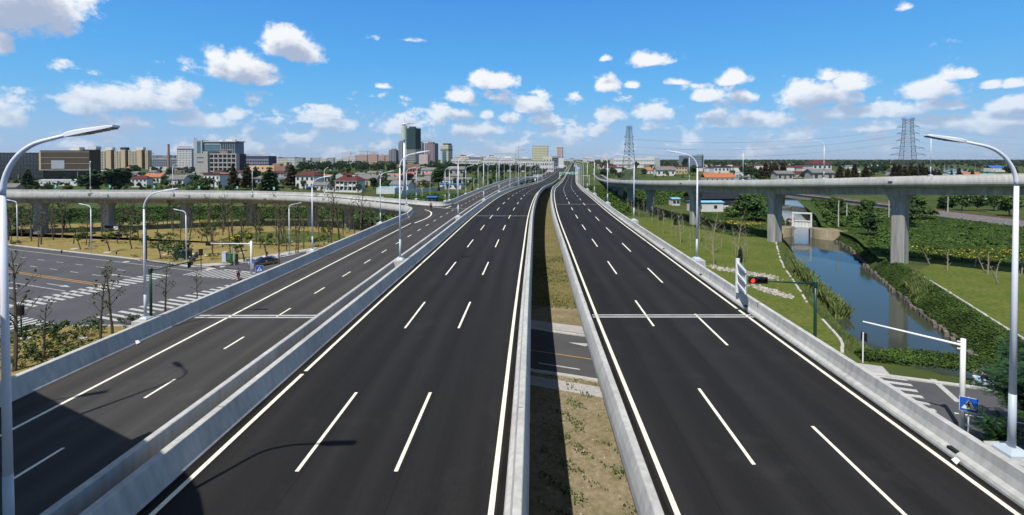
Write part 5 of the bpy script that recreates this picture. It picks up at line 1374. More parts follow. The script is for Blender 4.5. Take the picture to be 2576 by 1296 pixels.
# ------------------------------------------------------------------ ground cover
def scatter(name, n, area, size, m, lab, z=None, seed=1, up=.6, upright=False, hgt=.25, keep=None):
    rng = np.random.default_rng(seed); P = [(p[0], p[1]) for p in area]
    x0, x1 = min(p[0] for p in P), max(p[0] for p in P); y0, y1 = min(p[1] for p in P), max(p[1] for p in P); pts = []
    X = rng.uniform(x0, x1, n * 4); Y = rng.uniform(y0, y1, n * 4); c = np.zeros(len(X), bool)
    for i in range(len(P)):
        a, b = P[i], P[i - 1]
        if a[1] == b[1]: continue
        cr = ((a[1] > Y) != (b[1] > Y)) & (X < (b[0] - a[0]) * (Y - a[1]) / (b[1] - a[1]) + a[0]); c ^= cr
    X, Y = X[c], Y[c]
    if keep is not None: k = keep(X, Y, rng); X, Y = X[k], Y[k]
    X, Y = X[:n], Y[:n]; n = len(X); Z = np.zeros(n) if z is None else z(X, Y)
    C = np.stack([X, Y, Z + rng.random(n) * hgt], 1); nrm = rng.normal(size=(n, 3)) * (1 - up) + np.array([0, 0, up]); nrm /= np.linalg.norm(nrm, axis=1)[:, None]
    a = np.cross(nrm, rng.normal(size=(n, 3))); a /= np.linalg.norm(a, axis=1)[:, None]; b = np.cross(nrm, a); s = (size * (.6 + .8 * rng.random(n)))[:, None]
    if upright:
        a = np.stack([np.cos(t := rng.random(n) * 6.28), np.sin(t), np.zeros(n)], 1) * .06; b = np.stack([rng.normal(size=n) * .25, rng.normal(size=n) * .25, np.ones(n)], 1)
    o = link(name, quads(name, C, a * s, b * s * (.7 if not upright else 1), m), label=lab, cat='plants', kind='stuff'); return o
def zc(X, Y): return height(X, Y)
def clump(thr, f, seed):
    ph = random.Random(seed); k = [(ph.uniform(-f, f), ph.uniform(-f, f), ph.uniform(0, 6)) for _ in range(7)]
    return lambda X, Y, rng: sum(np.sin(a * X + b * Y + c) for a, b, c in k) / 7 + rng.normal(size=len(X)) * .12 > thr
vine_area = [(72, 96), (80, 118), (90, 136), (104, 160), (135, 222), (142, 200), (144, 170), (146, 140), (150, 110), (160, 80), (110, 82), (92, 84)]
scatter('vine_leaves', 150000, vine_area, .115, vine_m, 'leafy green creeper covering the field beyond the canal', zc, 5, .80, hgt=.35)
scatter('vine_clumps', 9000, vine_area, .24, vine_m, 'taller leafy clumps in the creeper field', zc, 25, .6, hgt=.5, keep=clump(.12, .35, 12))
scatter('yellow_blossoms', 2200, [(80, 92), (92, 88), (120, 84), (150, 78), (150, 90), (110, 98), (84, 103)], .12, vine_y, 'yellow blossoms flecking the creeper field', zc, 6, .6, hgt=.5)
scatter('left_creeper', 45000, [(56, 118), (66, 116), (72, 128), (90, 155), (88, 170), (60, 165), (50, 140)], .115, vine_m, 'green creeper between flyover piers left of the canal', zc, 7, .8, hgt=.5)
scatter('left_creeper_blossoms', 1100, [(54, 138), (76, 134), (80, 141), (56, 147)], .14, vine_y, 'yellow blossoms in the creeper left of the canal', zc, 8, .6, hgt=.6)
def bank_band(side, d0, d1, a, b):
    pts1, pts2 = [], []
    for i, p in enumerate(CANC):
        if not (a <= p.y <= b): continue
        t = (CANC[min(i+1, len(CANC)-1)] - CANC[max(i-1, 0)]).normalized(); nn = Vector((t.y, -t.x)) * side; w = HW(p.y)
        pts1.append((p.x + nn.x * (w + d0), p.y + nn.y * (w + d0))); pts2.append((p.x + nn.x * (w + d1), p.y + nn.y * (w + d1)))
    return pts1 + pts2[::-1]
scatter('bank_grass', 42000, [(33.4, 46.6), (37.0, 46.0), (40.2, 49)] + bank_pts(-1, .0, 57, 126) + bank_pts(-1, 4.0, 57, 126)[::-1] + [(36, 51)], .26, reed_m, 'long grass on the left canal bank', zc, 9, upright=True, hgt=.1)
scatter('bank_creeper', 45000, bank_band(1, 1.0, 4.6, 50, 96), .075, vine_m, 'dark creeper on the right canal bank', zc, 10, .8, hgt=.35)
scatter('far_bank_grass', 26000, bank_band(-1, .2, 11, 138, 276), .34, vine_m, 'green growth on the canal bank beyond the sluice', zc, 12, .5, hgt=.8)
scatter('far_bank_creeper', 26000, bank_band(1, .2, 14, 138, 276), .34, vine_m, 'green growth across from it beyond the sluice', zc, 13, .5, hgt=.9)
scatter('street_creeper', 16000, [(33.8, 44.8), (38, 43.6), (46, 40.4), (52, 38.2), (53, 41), (47, 44.5), (40, 46.8), (34.2, 46.6)], .07, vine_m, 'creeper spilling over the kerb at the canal end', lambda X, Y: np.zeros(len(X)) + .05, 14, .5, hgt=.5)
scatter('bank_reeds', 4200, [(44.6, 64), (46.8, 64.5), (50.4, 76), (48.4, 80), (46.2, 76)], 1.15, reed_m, 'clump of tall green reeds on the left canal bank', lambda X, Y: zc(X, Y) + .9, 15, upright=True, hgt=.5)
scatter('right_reeds', 2200, [(60.4, 69.5), (62.2, 69), (66, 76), (64.2, 77)], .6, reed_m, 'pale reeds on the right canal bank', lambda X, Y: zc(X, Y) + .5, 16, upright=True, hgt=.4)
scatter('median_weeds', 3000, [(1, 22), (10, 22), (12, 40), (3, 42)], .055, vine_m, 'small green weeds dotting the bare earth of the median gap', None, 17, .6, hgt=.16, keep=clump(.24, 3.2, 4))
scatter('median_grass_tufts', 6000, [(2, 62), (17, 58), (19, 92), (4, 96)], .07, leaf_y, 'short grass tufts in the median gap beyond the street', None, 18, .6, hgt=.2, keep=clump(-.12, .5, 5))
scatter('verge_tufts', 4500, [(AX(-60, -14).x, AX(-60, -14).y), (AX(-26, -12).x, AX(-26, -12).y), (-28, 36), (-52, 40)], .12, leaf_y, 'short tufts in the near left verge', None, 19, .5, hgt=.2, keep=clump(.0, .6, 6))
scatter('pebbles', 1500, [(1, 21), (10.5, 21), (12, 40), (3, 42)], .045, stone_m, 'pebbles strewn over the bare earth of the median gap', None, 20, .3, hgt=.04)
scatter('crop_leaves', 30000, [(-180, 134), (-126, 146), (-92, 153), (-58, 153), (-34, 140), (-28, 152), (-60, 180), (-120, 190), (-200, 175)], .26, crop_g, 'low green crop beyond the loop ramp', None, 21, .6, hgt=.5)
scatter('scrub', 20000, [(-52, 150), (-12, 124), (-12, 190), (0, 260), (-60, 250), (-75, 180)], .28, leaf_m, 'green scrub between the slip road and the village', None, 22, .5, hgt=1.1, keep=clump(.0, .12, 8))
scatter('right_scrub', 30000, [(30, 160), (44, 165), (46, 190), (66, 200), (125, 250), (125, 330), (40, 320)], .30, vine_m, 'scrub under and beyond the flyover', None, 23, .5, hgt=1.3, keep=clump(-.05, .09, 9))
# rubble lines on the canal lawn
for k, (p, q_, w) in enumerate((((1790, 672), (1952, 700), 1.5), ((1905, 722), (1975, 745), 1.3))):
    rng = np.random.default_rng(400 + k); a, b = Vector(at(p[0], p[1], 0)), Vector(at(q_[0], q_[1], 0)); mb = MB()
    for i in range(420):
        t = rng.random(); c = a.lerp(b, t) + Vector((rng.normal() * .5, rng.normal() * w * .55, 0)); s = .07 + .15 * rng.random()
        mb.box((c.x, c.y, -.02), (s * 2, s * 1.5, s), rng.random() * 3, .6)
    mb.build('rubble', stone_m, label=('line of broken rubble across the canal lawn behind the board', 'shorter line of rubble below the red traffic light')[k], cat='rubble', kind='stuff')
# stone edging of the canal
def edging():
    for side, d, a, b, lab, w, zz in ((-1, 4.3, 57, 118, 'broken pale stone edging along the left canal bank', .30, .05), (1, 4.9, 50, 84, 'white kerb line along the right canal bank', .3, .08)):
        t = thing('stone_edging', lab, 'kerb'); pts = []
        for i, p in enumerate(CANC):
            if not (a <= p.y <= b): continue
            tt = (CANC[min(i+1, len(CANC)-1)] - CANC[max(i-1, 0)]).normalized(); nn = Vector((tt.y, -tt.x)) * side; o = HW(p.y) + d; pts.append(Vector((p.x + nn.x * o, p.y + nn.y * o, 0)))
        if side < 0: pts = [Vector((33.2, 46.8, 0)), Vector((35.6, 50.8, 0))] + pts
        P = catmull(pts, 4); me = None
        L_ = 0
        for i in range(len(P) - 1):
            if side < 0 and rnd.random() < .38: continue
            dd = P[i + 1] - P[i]; c = (P[i] + P[i + 1]) / 2 + Vector((rnd.uniform(-.06, .06), rnd.uniform(-.06, .06), 0))
            if me is None: me = MB().box((0, 0, -.1), (1, w, .18), 0, .96).mesh('stone', kerb_m)
            o = link('stone', me, t, loc=(c.x, c.y, zz), rz=math.atan2(dd.y, dd.x) + rnd.uniform(-.04, .04)); o.scale.x = dd.length * .96
    # rough stone wall on the right waterline
    stone_dk = mat('damp_stone', (.13, .115, .095), .95, .3, 1.2, objrand=.35, spec=.1); t = thing('canal_wall', 'low broken stone wall along the right waterline of the canal', 'wall'); st = MB(); rng = np.random.default_rng(9)
    mes = [MB().box((0, 0, -.5), (.95, .5, .78 + .14 * k), 0, .8).mesh('stone', stone_dk) for k in range(3)]
    for i in range(len(CANC) - 1):
        p = CANC[i]
        if not (49 <= p.y <= 126): continue
        q = CANC[i + 1]; L_ = (q - p).length; k = max(1, int(L_ / .95))
        for j in range(k):
            c = p.lerp(q, j / k); tt = (q - p).normalized(); nn = Vector((tt.y, -tt.x)); o = HW(c.y) + .55 + rng.normal() * .16
            link('stone', mes[int(rng.integers(3))], t, loc=(c.x + nn.x * o, c.y + nn.y * o, WATER_Z + .05), rz=math.atan2(tt.y, tt.x) + rng.normal() * .12)
edging()
# ------------------------------------------------------------------ buildings
glass_d = mat('glass_dark', (.012, .016, .024), .12, .3, .3, spec=.7, world=False)
glass_b = mat('glass_teal', (.05, .13, .16), .12, .25, .1, spec=.8, world=False)
win_m   = mat('window_glass', (.030, .036, .045), .15, .3, .5, spec=.7, world=False)
WM = {}
def wall(c, nm):
    if nm not in WM: WM[nm] = mat('wall_' + nm, c, .9, .07, .25, world=False, fine=.06, finescale=1.5, spec=.15)
    return WM[nm]
w_white = wall((.58, .57, .545), 'white'); w_grey = wall((.36, .37, .38), 'grey'); w_tan = wall((.46, .36, .23), 'tan'); w_brown = wall((.075, .060, .044), 'brown')
w_dark = wall((.035, .04, .05), 'dark'); w_peach = wall((.62, .40, .24), 'peach'); w_conc = wall((.34, .335, .31), 'concrete'); w_pink = wall((.40, .30, .265), 'pink')
w_navy = wall((.055, .065, .12), 'navy'); w_cream = wall((.56, .53, .40), 'cream'); w_net = wall((.016, .034, .038), 'green_net'); w_brick = wall((.26, .16, .12), 'brick'); w_bluegrey = wall((.20, .23, .28), 'bluegrey')
w_mesh = wall((.30, .33, .36), 'screen_mesh'); w_lemon = wall((.52, .49, .36), 'lemon')
def roofm(c, nm): return mat('roof_' + nm, c, .85, .16, .9, world=False, fine=.15, finescale=3, spec=.2)
r_grey = roofm((.155, .148, .14), 'grey_tile'); r_red = roofm((.095, .028, .026), 'dark_red'); r_org = roofm((.36, .135, .065), 'orange_tile'); r_blue = roofm((.03, .12, .34), 'blue_sheet')
r_lblue = roofm((.20, .42, .56), 'pale_blue_sheet'); r_pink = roofm((.45, .11, .13), 'pink_sheet'); r_navy = roofm((.016, .018, .026), 'black_felt'); r_white = roofm((.55, .57, .58), 'white_sheet')

def facade(mb, o, u, L_, z0, z1, nx, nz, fw, fh, out, d=.06):
    """nx x nz window panes on the face from o along u, standing d proud"""
    u = Vector(u); out = Vector(out)
    for i in range(nx):
        for k in range(nz):
            c = Vector(o) + u * (L_ * (i + .5) / nx) + Vector((0, 0, z0 + (z1 - z0) * (k + .5) / nz)) + out * d
            a = u * (L_ / nx * fw / 2); b = Vector((0, 0, (z1 - z0) / nz * fh / 2))
            mb.add([c - a - b, c + a - b, c + a + b, c - a + b], [(0, 1, 2, 3)])
def block(t, w, d, h, wm, fr=None, sd=None, wn=win_m, z0=0.0, x0=0.0, y0=0.0, name='wall', wname='windows', parapet=.0):
    """box with window grids on front (-y) and both flanks; fr, sd = (nx, nz, frac w, frac h, z lo, z hi)"""
    p = MB().box((x0, y0, z0), (w, d, h)).build(name, wm, t)
    q = MB()
    if fr: facade(q, (x0 - w/2, y0 - d/2, z0), (1, 0, 0), w, fr[4], fr[5], fr[0], fr[1], fr[2], fr[3], (0, -1, 0))
    if sd:
        facade(q, (x0 - w/2, y0 + d/2, z0), (0, -1, 0), d, sd[4], sd[5], sd[0], sd[1], sd[2], sd[3], (-1, 0, 0))
        facade(q, (x0 + w/2, y0 - d/2, z0), (0, 1, 0), d, sd[4], sd[5], sd[0], sd[1], sd[2], sd[3], (1, 0, 0))
    if q.v: link(wname, fixed_normals(q.mesh(wname, wn)) if False else q.mesh(wname, wn), p, kind='stuff')
    if parapet:
        r = MB()
        for cx, cy, a, b in ((0, -d/2 + .2, w + .3, .45), (0, d/2 - .2, w + .3, .45), (-w/2 + .2, 0, .45, d - .5), (w/2 - .2, 0, .45, d - .5)): r.box((x0 + cx, y0 + cy, z0 + h - .02), (a, b, parapet))
        r.build('roof_parapet', wm, t)
    return p
def placed_at(x0, x1, yt, Y, yb=None):
    """position, width, height for something seen between x0..x1, top at yt, standing at distance Y"""
    s = Y / FPX; return ((x0 + x1) / 2 - 1288) * s, (x1 - x0) * s, CAMZ - (yt - 400) * s
def bld(lab, cat, x0, x1, yt, Y, rz=None, name='building', group=None):
    cx, w, h = placed_at(x0, x1, yt, Y); t = thing(name, lab, cat, (cx, Y, 0), 0 if rz is None else rz, group); return t, w, h
S_ = lambda Y: Y / FPX
def big_buildings():
    # dark mall with brown overhanging block
    t, w, h = bld('huge dark glass mall with a brown overhanging block at the far left', 'mall', -170, 240, 379, 430, 0, 'mall'); s = S_(430)
    cx = (35 - 1288) * s
    X = lambda dx: (dx - 1288) * s - cx
    hd = CAMZ - (384 - 400) * s
    MB().box((X(-30), 6, 0), (X(109) - X(-170), 12, hd)).build('glass_wing', glass_d, t)
    q = MB(); facade(q, (X(-170), 0, 0), (1, 0, 0), X(109) - X(-170), 2, hd - 1, 34, 6, .90, .9, (0, -1, 0), .12); link('curtain_wall_panes', q.mesh('curtain_wall_panes', win_m), t, kind='stuff')
    MB().box((X(171), 4.5, 0), (X(233) - X(109), 8, CAMZ - 29 * s)).build('glass_base', glass_d, t)
    MB().box((X(171), 2.5, CAMZ - 29 * s), (X(233) - X(109.5), 11, 50.5 * s)).build('brown_block', w_brown, t)
    for dy in (382.5, 397, 411.5, 427.5): MB().obox((X(171), -3.15, CAMZ - (dy - 400) * s), ((X(233) - X(110)) / 2, 0, 0), (0, .12, 0), (0, 0, .3 if dy > 420 else .16)).build('light_band', w_conc, t)
    MB().obox((X(154.5), -3.3, CAMZ - 14 * s), (X(171) - X(154.5), 0, 0), (0, .16, 0), (0, 0, 10.6 * s)).build('screen_panel', w_mesh, t)
    MB().obox((X(109.4), -3.0, CAMZ - 4.5 * s), (.8, 0, 0), (0, .3, 0), (0, 0, 24 * s)).build('corner_strip', w_tan, t)
    # block rising behind the mall
    for a, b, yt, m, lab in ((168, 206, 378.5, w_tan, 'tan block with a pale roof hut behind the brown mall'), (214, 247, 376.5, w_dark, 'dark block with a pale roof hut behind the brown mall')):
        t, w, h = bld(lab, 'building', a, b, yt, 620, 0); block(t, w, 8, h, m, (5, 9, .4, .5, 2, h - 1), (2, 9, .5, .5, 2, h - 1)); MB().box((w * .05, 4, h), (w * .6, 8, 4.2)).build('roof_hut', w_white, t)
    # three tan apartment blocks
    for k, (a, b) in enumerate(((258, 300), (297, 334), (335, 377))):
        Y = 900; t, w, h = bld('tan apartment tower, ' + ('leftmost of the three left of the brick chimney', 'middle one of the three left of the brick chimney', 'rightmost of the three, nearest the brick chimney')[k], 'apartment block', a, b, 378, Y, 0, 'apartment_block', 'three tan apartment towers')
        block(t, w * .34, 9, h, w_cream, (4, 11, .55, .5, 2, h - 1), (5, 11, .5, .5, 2, h - 1), x0=-w * .33, wname='windows'); block(t, w * .30, 11, h + .8, w_tan, None, (2, 11, .4, .5, 2, h - 1), x0=-.01 * w)
        block(t, w * .20, 8, h - 1.2, w_dark, (2, 11, .6, .6, 2, h - 2), None, x0=w * .24, y0=3); block(t, w * .16, 10, h - .2, w_tan, (1, 11, .3, .5, 2, h - 1), None, x0=w * .42)
        MB().box((-w * .02, 0, h + .8), (w * .42, 7, 4.6)).build('roof_hut', (w_white, w_dark, w_white)[k], t)
        q = MB()
        for z in range(11):
            for x in range(2): q.box((-w * .42 + x * w * .16, -5.0, 2.2 + z * (h - 3) / 11), (w * .11, 1.3, 1.1))
        q.build('balconies', w_cream, t)['kind'] = 'stuff'
    # chimney
    t, w, h = bld('tall tapering brick chimney rising over blue factory roofs', 'chimney', 422, 427, 363, 700, 0, 'chimney')
    MB().tube([(0, 0, 0), (0, 0, h - 1.5)], [w * .75, w * .45], 14).build('shaft', w_brick, t); MB().tube([(0, 0, h - 1.5), (0, 0, h)], [w * .52, w * .52], 14).build('cap', w_brick, t)
    # long low hall with roof letters
    Y = 1000; t, w, h = bld('long low dark hall with big letters standing along its roof', 'hall', 389, 460, 400, Y, 0, 'hall'); block(t, w, 30, h, w_bluegrey, (16, 3, .6, .6, 4, h - 1), None)
    sg = MB(); sg.box((0, -12, h - .2), (w, .3, 8.2)); sg.build('letter_frame', w_grey, t); text_mesh('rooftop_letters', '石材中心商贸城', 7.4, w_dark, t, (0, -12.4, h + 4.0), (R(90), 0, 0), .1)
    # blue sheds
    for a, b, yt, lab in ((408, 432, 405, 'small bright blue factory shed beside the brick chimney'), (430, 464, 402.5, 'larger blue barrel-roofed shed right of the chimney')):
        t, w, h = bld(lab, 'shed', a, b, yt, 1100, .0, 'factory_shed'); MB().box((0, 0, 0), (w, 9, h * .72)).build('wall', r_blue, t)
        MB().sweep([[Vector((x, y, z)) for x, z in [(-w/2 - .5, h*.72), (w/2 + .5, h*.72)] + [(w/2 * math.cos(R(22.5 * k)), h*.72 + h*.28 * math.sin(R(22.5 * k))) for k in range(1, 8)]] for y in (-4.7, 4.7)]).build('roof', r_blue, t)
    # white hotel with red letters
    Y = 760; t, w, h = bld('white gridded office block with red letters on its roof', 'office block', 457.5, 494, 374, Y, 0, 'office_block')
    block(t, w, 22, h, w_white, (10, 8, .42, .72, 4, h - 2.5), (6, 8, .5, .7, 4, h - 2)); MB().obox((0, -11.1, h - 1.1), (w * .49, 0, 0), (0, .1, 0), (0, 0, .9)).build('dark_band', glass_d, t)
    q = MB()
    for k in range(12): q.box((-w * .44 + k * w * .08, -10, h), (.15, .15, 1.2))
    q.build('letter_frame', w_grey, t); text_mesh('rooftop_letters', '上海国际商业城有限公司', 2.35, RED_T, t, (0, -10.3, h + 2.2), (R(90), 0, 0), .1)
    # glass office with tower
    Y = 700; s = S_(Y); t, w, h = bld('blue glass office block with a slim grey stair tower bearing red letters', 'office block', 491, 592, 357, Y, 0, 'office_block')
    cx = (541.5 - 1288) * s; X = lambda dx: (dx - 1288) * s - cx
    MB().box((X(501.5), 6, 0), (X(512) - X(491), 18, CAMZ + 47.5 * s)).build('stair_tower', w_grey, t); MB().obox((X(504), -3.1, CAMZ + 22 * s), (2.6, 0, 0), (0, .1, 0), (0, 0, 22 * s)).build('glass_strip', glass_b, t)
    q = block(t, X(553) - X(508), 24, h, w_grey, None, None, x0=X(530.5), y0=12)
    for k in range(4): MB().obox((X(532), -.15, CAMZ + (20 + k * 6.0 + (0 if k else 0)) * s - 4 * s), ((X(552.5) - X(511.5)) / 2, 0, 0), (0, .18, 0), (0, 0, 2.2 * s)).build('glazing_band', glass_b, t)
    MB().box((X(552), 11.5, h), (X(592) - X(506), 26, 1.4)).build('roof_slab', w_white, t)
    block(t, X(591) - X(553.4), 24, h, w_bluegrey, None, None, x0=X(572.2), y0=12)
    q = MB(); facade(q, (X(556), 0, 0), (1, 0, 0), X(590) - X(556), CAMZ + 24 * s, h - 1.5, 6, 1, .62, .9, (0, -1, 0), .1); facade(q, (X(556), 0, 0), (1, 0, 0), X(590) - X(556), CAMZ + 13 * s, CAMZ + 23 * s, 6, 3, .6, .6, (0, -1, 0), .1); link('windows', q.mesh('windows', glass_d), t, kind='stuff')
    q = MB(); q.box((X(548), 10, h + 1.4), (6, 6, 1.6)); q.box((X(570), 10, h + 1.4), (9, 5, 2.2)); q.box((X(577), 12, h + 1.4), (5, 5, 2.8)); q.build('roof_plant', w_white, t)
    text_mesh('rooftop_letters', '金汇', 3.0, RED_T, t, (X(496.5), -3, CAMZ + 50.5 * s), (R(90), 0, 0), .1)
    # unfinished concrete frame in front
    Y = 560; s = S_(Y); t, w, h = bld('unfinished concrete frame building with empty window bays', 'building', 491, 594, 386, Y, 0, 'concrete_building'); cx = (542.5 - 1288) * s; X = lambda dx: (dx - 1288) * s - cx
    block(t, X(514) - X(491), 20, h, w_conc, None, None, x0=X(502.5), y0=10); MB().box((X(519.5), 9, 0), (X(525.3) - X(514), 22, h + 5 * s)).build('stair_tower', w_conc, t)
    q = MB()
    for z in (397, 408): facade(q, (X(495.5), 0, 0), (1, 0, 0), X(512) - X(495.5), CAMZ - (z + 2 - 400) * s, CAMZ - (z - 2 - 400) * s, 4, 1, .7, .8, (0, -1, 0), .05)
    link('windows', q.mesh('windows', win_m), t, kind='stuff')
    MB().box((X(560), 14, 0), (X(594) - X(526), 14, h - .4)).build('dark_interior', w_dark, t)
    for k in range(7): MB().box((X(526.5) + k * (X(593) - X(526.5)) / 6, 3.5, 0), (1.1, 7, h)).build('frame_column', w_conc, t)
    for k in range(1, 6): MB().box((X(560), 3.6, h * k / 5 - 1.4), (X(594) - X(526), 6.9, 1.4)).build('floor_beam', w_conc, t)
    MB().box((X(556), 10, h), (9, 8, 3)).build('roof_hut', w_brick, t)
    # dark office with small letters
    Y = 800; t, w, h = bld('low dark grey office with a line of small letters on its roof', 'office block', 594.6, 686, 392.5, Y, 0, 'office_block')
    block(t, w * .82, 26, h, w_navy, (18, 3, .5, .55, 5, h - 4), None, wn=w_grey, x0=w * .09); block(t, w * .2, 30, h + .6, w_bluegrey, (3, 4, .4, .5, 2, h - 2), None, x0=-w * .40)
    text_mesh('rooftop_letters', '国家现代物流中心产业园区管理委员会', 3.0, GOLD_T, t, (w * .12, -10, h + 1.9), (R(90), 0, 0), .1)
    # pale low apartments
    for k in range(4):
        Y = 1150; a = 686 + k * 20; t, w, h = bld(('white', 'cream', 'white', 'pale grey')[k] + ' balconied walk-up block, ' + ORD[k] + ' right of the dark office', 'apartment block', a, a + 19.5, 396.5 + (k % 2) * 1.0, Y, 0, 'apartment_block', 'pale walk-up blocks')
        block(t, w, 16, h, (w_white, w_cream, w_white, w_grey)[k], (6, 5, .55, .5, 1, h - 1), None); MB().box((0, 0, h), (w + .6, 17, 1.0)).build('roof', r_red if k % 2 else w_grey, t)
    for k in range(5):
        Y = 1500; a = 770 + k * 19; t, w, h = bld(('white', 'grey', 'cream', 'pale', 'white')[k] + ' low block above the tree belt, ' + ORD[k] + ' of the row', 'building', a, a + rnd.uniform(11, 18), 397 + rnd.uniform(-1, 2), Y, 0, 'building', 'low blocks above the tree belt')
        block(t, w, 20, h, (w_white, w_grey, w_cream, w_grey, w_white)[k], (6, 4, .5, .5, 2, h - 1), None)
    # peach building
    Y = 560; s = S_(Y); t, w, h = bld('peach two-storey building with a brown wing among dark trees', 'building', 630.5, 726, 417, Y, 0, 'building')
    block(t, w * .70, 16, h, w_peach, (6, 2, .35, .38, .5, h - .3), None, x0=-w * .15); block(t, w * .30, 16, h, w_brick, (2, 1, .6, .55, .4, h * .62), None, x0=w * .35); MB().box((w * .2, 2, h), (9, 8, 2.6)).build('roof_hut', w_brick, t)
    # dark high tower with its netted face
    Y = 1300; s = S_(Y); t, w, h = bld('tallest tower, dark green netted and still under construction', 'tower', 1023, 1058, 323.5, Y, R(-24), 'tower')
    W = w * .78; D = w * .62; zc_ = CAMZ + 8 * s * 1.0
    zsp = CAMZ - (386 - 400) * s + 12
    MB().box((0, 0, 0), (W, D, zsp)).build('bare_frame', w_conc, t); MB().box((0, 0, zsp), (W + 1.2, D + 1.2, h - zsp)).build('netting', w_net, t)
    q = MB(); facade(q, (-W/2, -D/2, 0), (1, 0, 0), W, 3, zsp - 1, 12, 9, .7, .72, (0, -1, 0), .1); facade(q, (-W/2, D/2, 0), (0, -1, 0), D, 3, zsp - 1, 7, 9, .6, .7, (-1, 0, 0), .1); link('windows', q.mesh('windows', win_m), t, kind='stuff')
    q = MB()
    for k in range(18): q.obox((0, 0, zsp + (h - zsp) * k / 18), (W / 2 + .75, 0, 0), (0, D / 2 + .75, 0), (0, 0, .22))
    for k in range(15): q.box((-W / 2 + W * k / 14, -D/2 - .8, zsp), (.35, .3, h - zsp)); q.box((-W/2 - .8, -D / 2 + D * k / 14, zsp), (.3, .35, h - zsp))
    q.build('scaffold_lines', wall((.05, .12, .11), 'scaffold'), t); MB().box((-W * .1, 0, h), (W * .5, D * .5, 5)).build('roof_core', w_dark, t)
    q = MB()
    for k in range(12): q.box((-W / 2 + 1 + (W - 2) * k / 11, -D/2 + 1, h), (.4, .4, 3.2))
    q.build('reinforcement_bars', w_brick, t)
    for a, b, yt, m, lab, rz in ((1001.6, 1017, 358, w_bluegrey, 'slim grey tower just left of the netted tower', -.35), (978, 1004, 377.8, w_navy, 'navy apartment block left of the slim grey tower', -.3), (1056, 1066.5, 360, w_navy, 'narrow dark block tucked behind the netted tower', -.3), (1068, 1103, 361, w_navy, 'navy and pink striped apartment block right of the netted tower', -.35)):
        Y = 1400; t, w, h = bld(lab, 'apartment block', a, b, yt, Y, rz, 'apartment_block'); W = w * .84
        block(t, W, W * .55, h, m, (max(4, int(W / 3)), max(8, int(h / 3.2)), .55, .5, 3, h - 2), (6, max(8, int(h / 3.2)), .5, .5, 3, h - 2), wn=w_pink if 'pink' in lab else win_m)
        q = MB()
        for k in range(int(W / 5)): q.box((-W / 2 + 2 + k * 5, -W * .275 - .5, 1), (1.6, 1.0, h - 1.5))
        q.build('balconies', w_pink if 'pink' in lab else w_grey, t)['kind'] = 'stuff'; MB().box((0, 0, h), (W * .5, W * .3, 4)).build('roof_hut', w_brick, t)
    # pale office block
    Y = 1250; s = S_(Y); t, w, h = bld('pale stone and glass office block right of the striped apartments', 'office block', 1106.6, 1140, 365, Y, R(-26), 'office_block'); W = w * .70
    block(t, W, W * .8, h, w_cream, (9, 11, .5, .55, 3, h - 2), (8, 11, .45, .55, 3, h - 2)); MB().obox((0, -W * .4 - .3, h * .36), (W * .26, 0, 0), (0, .3, 0), (0, 0, h * .36)).build('glass_bay', glass_b, t)
    MB().box((W * .1, 0, h), (W * .7, W * .6, 4)).build('roof_plant', w_dark, t); MB().box((0, 0, h * .74), (W + .8, W * .8 + .8, 3.0)).build('dark_storey_band', w_dark, t)  # dark band wrapped round the block below its top storeys
    # pink low apartments
    t, w, h = bld('low pink apartment block at the foot of the netted tower', 'apartment block', 1056, 1079, 388.5, 1100, -.15, 'apartment_block'); block(t, w, 14, h, w_pink, (7, 8, .5, .5, 2, h - 1), (4, 8, .5, .5, 2, h - 1), wn=w_white)
    for k, (a, b, yt) in enumerate(((897, 925, 390), (927, 951, 388), (953, 969, 391), (971, 991, 389.5))):
        t, w, h = bld('pink unfinished walk-up block, ' + ORD[k] + ' in the row under the cranes', 'apartment block', a, b, yt, 1450, 0, 'apartment_block', 'pink walk-up blocks under the cranes'); block(t, w, 15, h, w_pink, (9, 6, .55, .45, 2, h - 1), None, wn=w_brick); MB().box((0, 0, h), (w * .4, 6, 3.2)).build('roof_hut', w_pink, t)
    for k, (a, b, yt) in enumerate(((864, 880, 392.5), (881, 896, 391.5))):
        t, w, h = bld(('white balconied block under the leftmost crane', 'white balconied block just right of the leftmost crane')[k], 'apartment block', a, b, yt, 1500, 0, 'apartment_block'); block(t, w, 15, h, w_white, (6, 6, .5, .5, 2, h - 1), None)
    # brown workshop
    t, w, h = bld('long brown workshop with a row of dark openings before the towers', 'workshop', 1002, 1060, 413.5, 640, 0, 'workshop'); block(t, w, 18, h, w_brick, (9, 1, .65, .55, 1.5, h * .62), None, wn=glass_d)
    # white shop rows
    for k, (a, b, yt, Y) in enumerate(((1136, 1172, 401, 1000), (1174, 1212, 402, 980), (1213, 1252, 404.5, 760), (1253, 1296, 405, 740), (1300, 1344, 405.5, 720), (1346, 1392, 406, 700))):
        t, w, h = bld('white terrace of shop houses, ' + ORD[k] + ' from the left in the row beyond the slip road', 'shop terrace', a, b, yt, Y, 0, 'shop_terrace', 'white shop terraces'); block(t, w, 16, h, w_white, (10, 2, .55, .42, .8, h - .8), None); MB().box((0, .5, h), (w + .6, 17, .7)).build('roof', r_grey, t)
        q = MB()
        for j in range(6): q.box((-w * .42 + j * w * .168, -8.3, 0), (.5, .5, h))
        q.build('pilasters', w_grey, t)['kind'] = 'stuff'
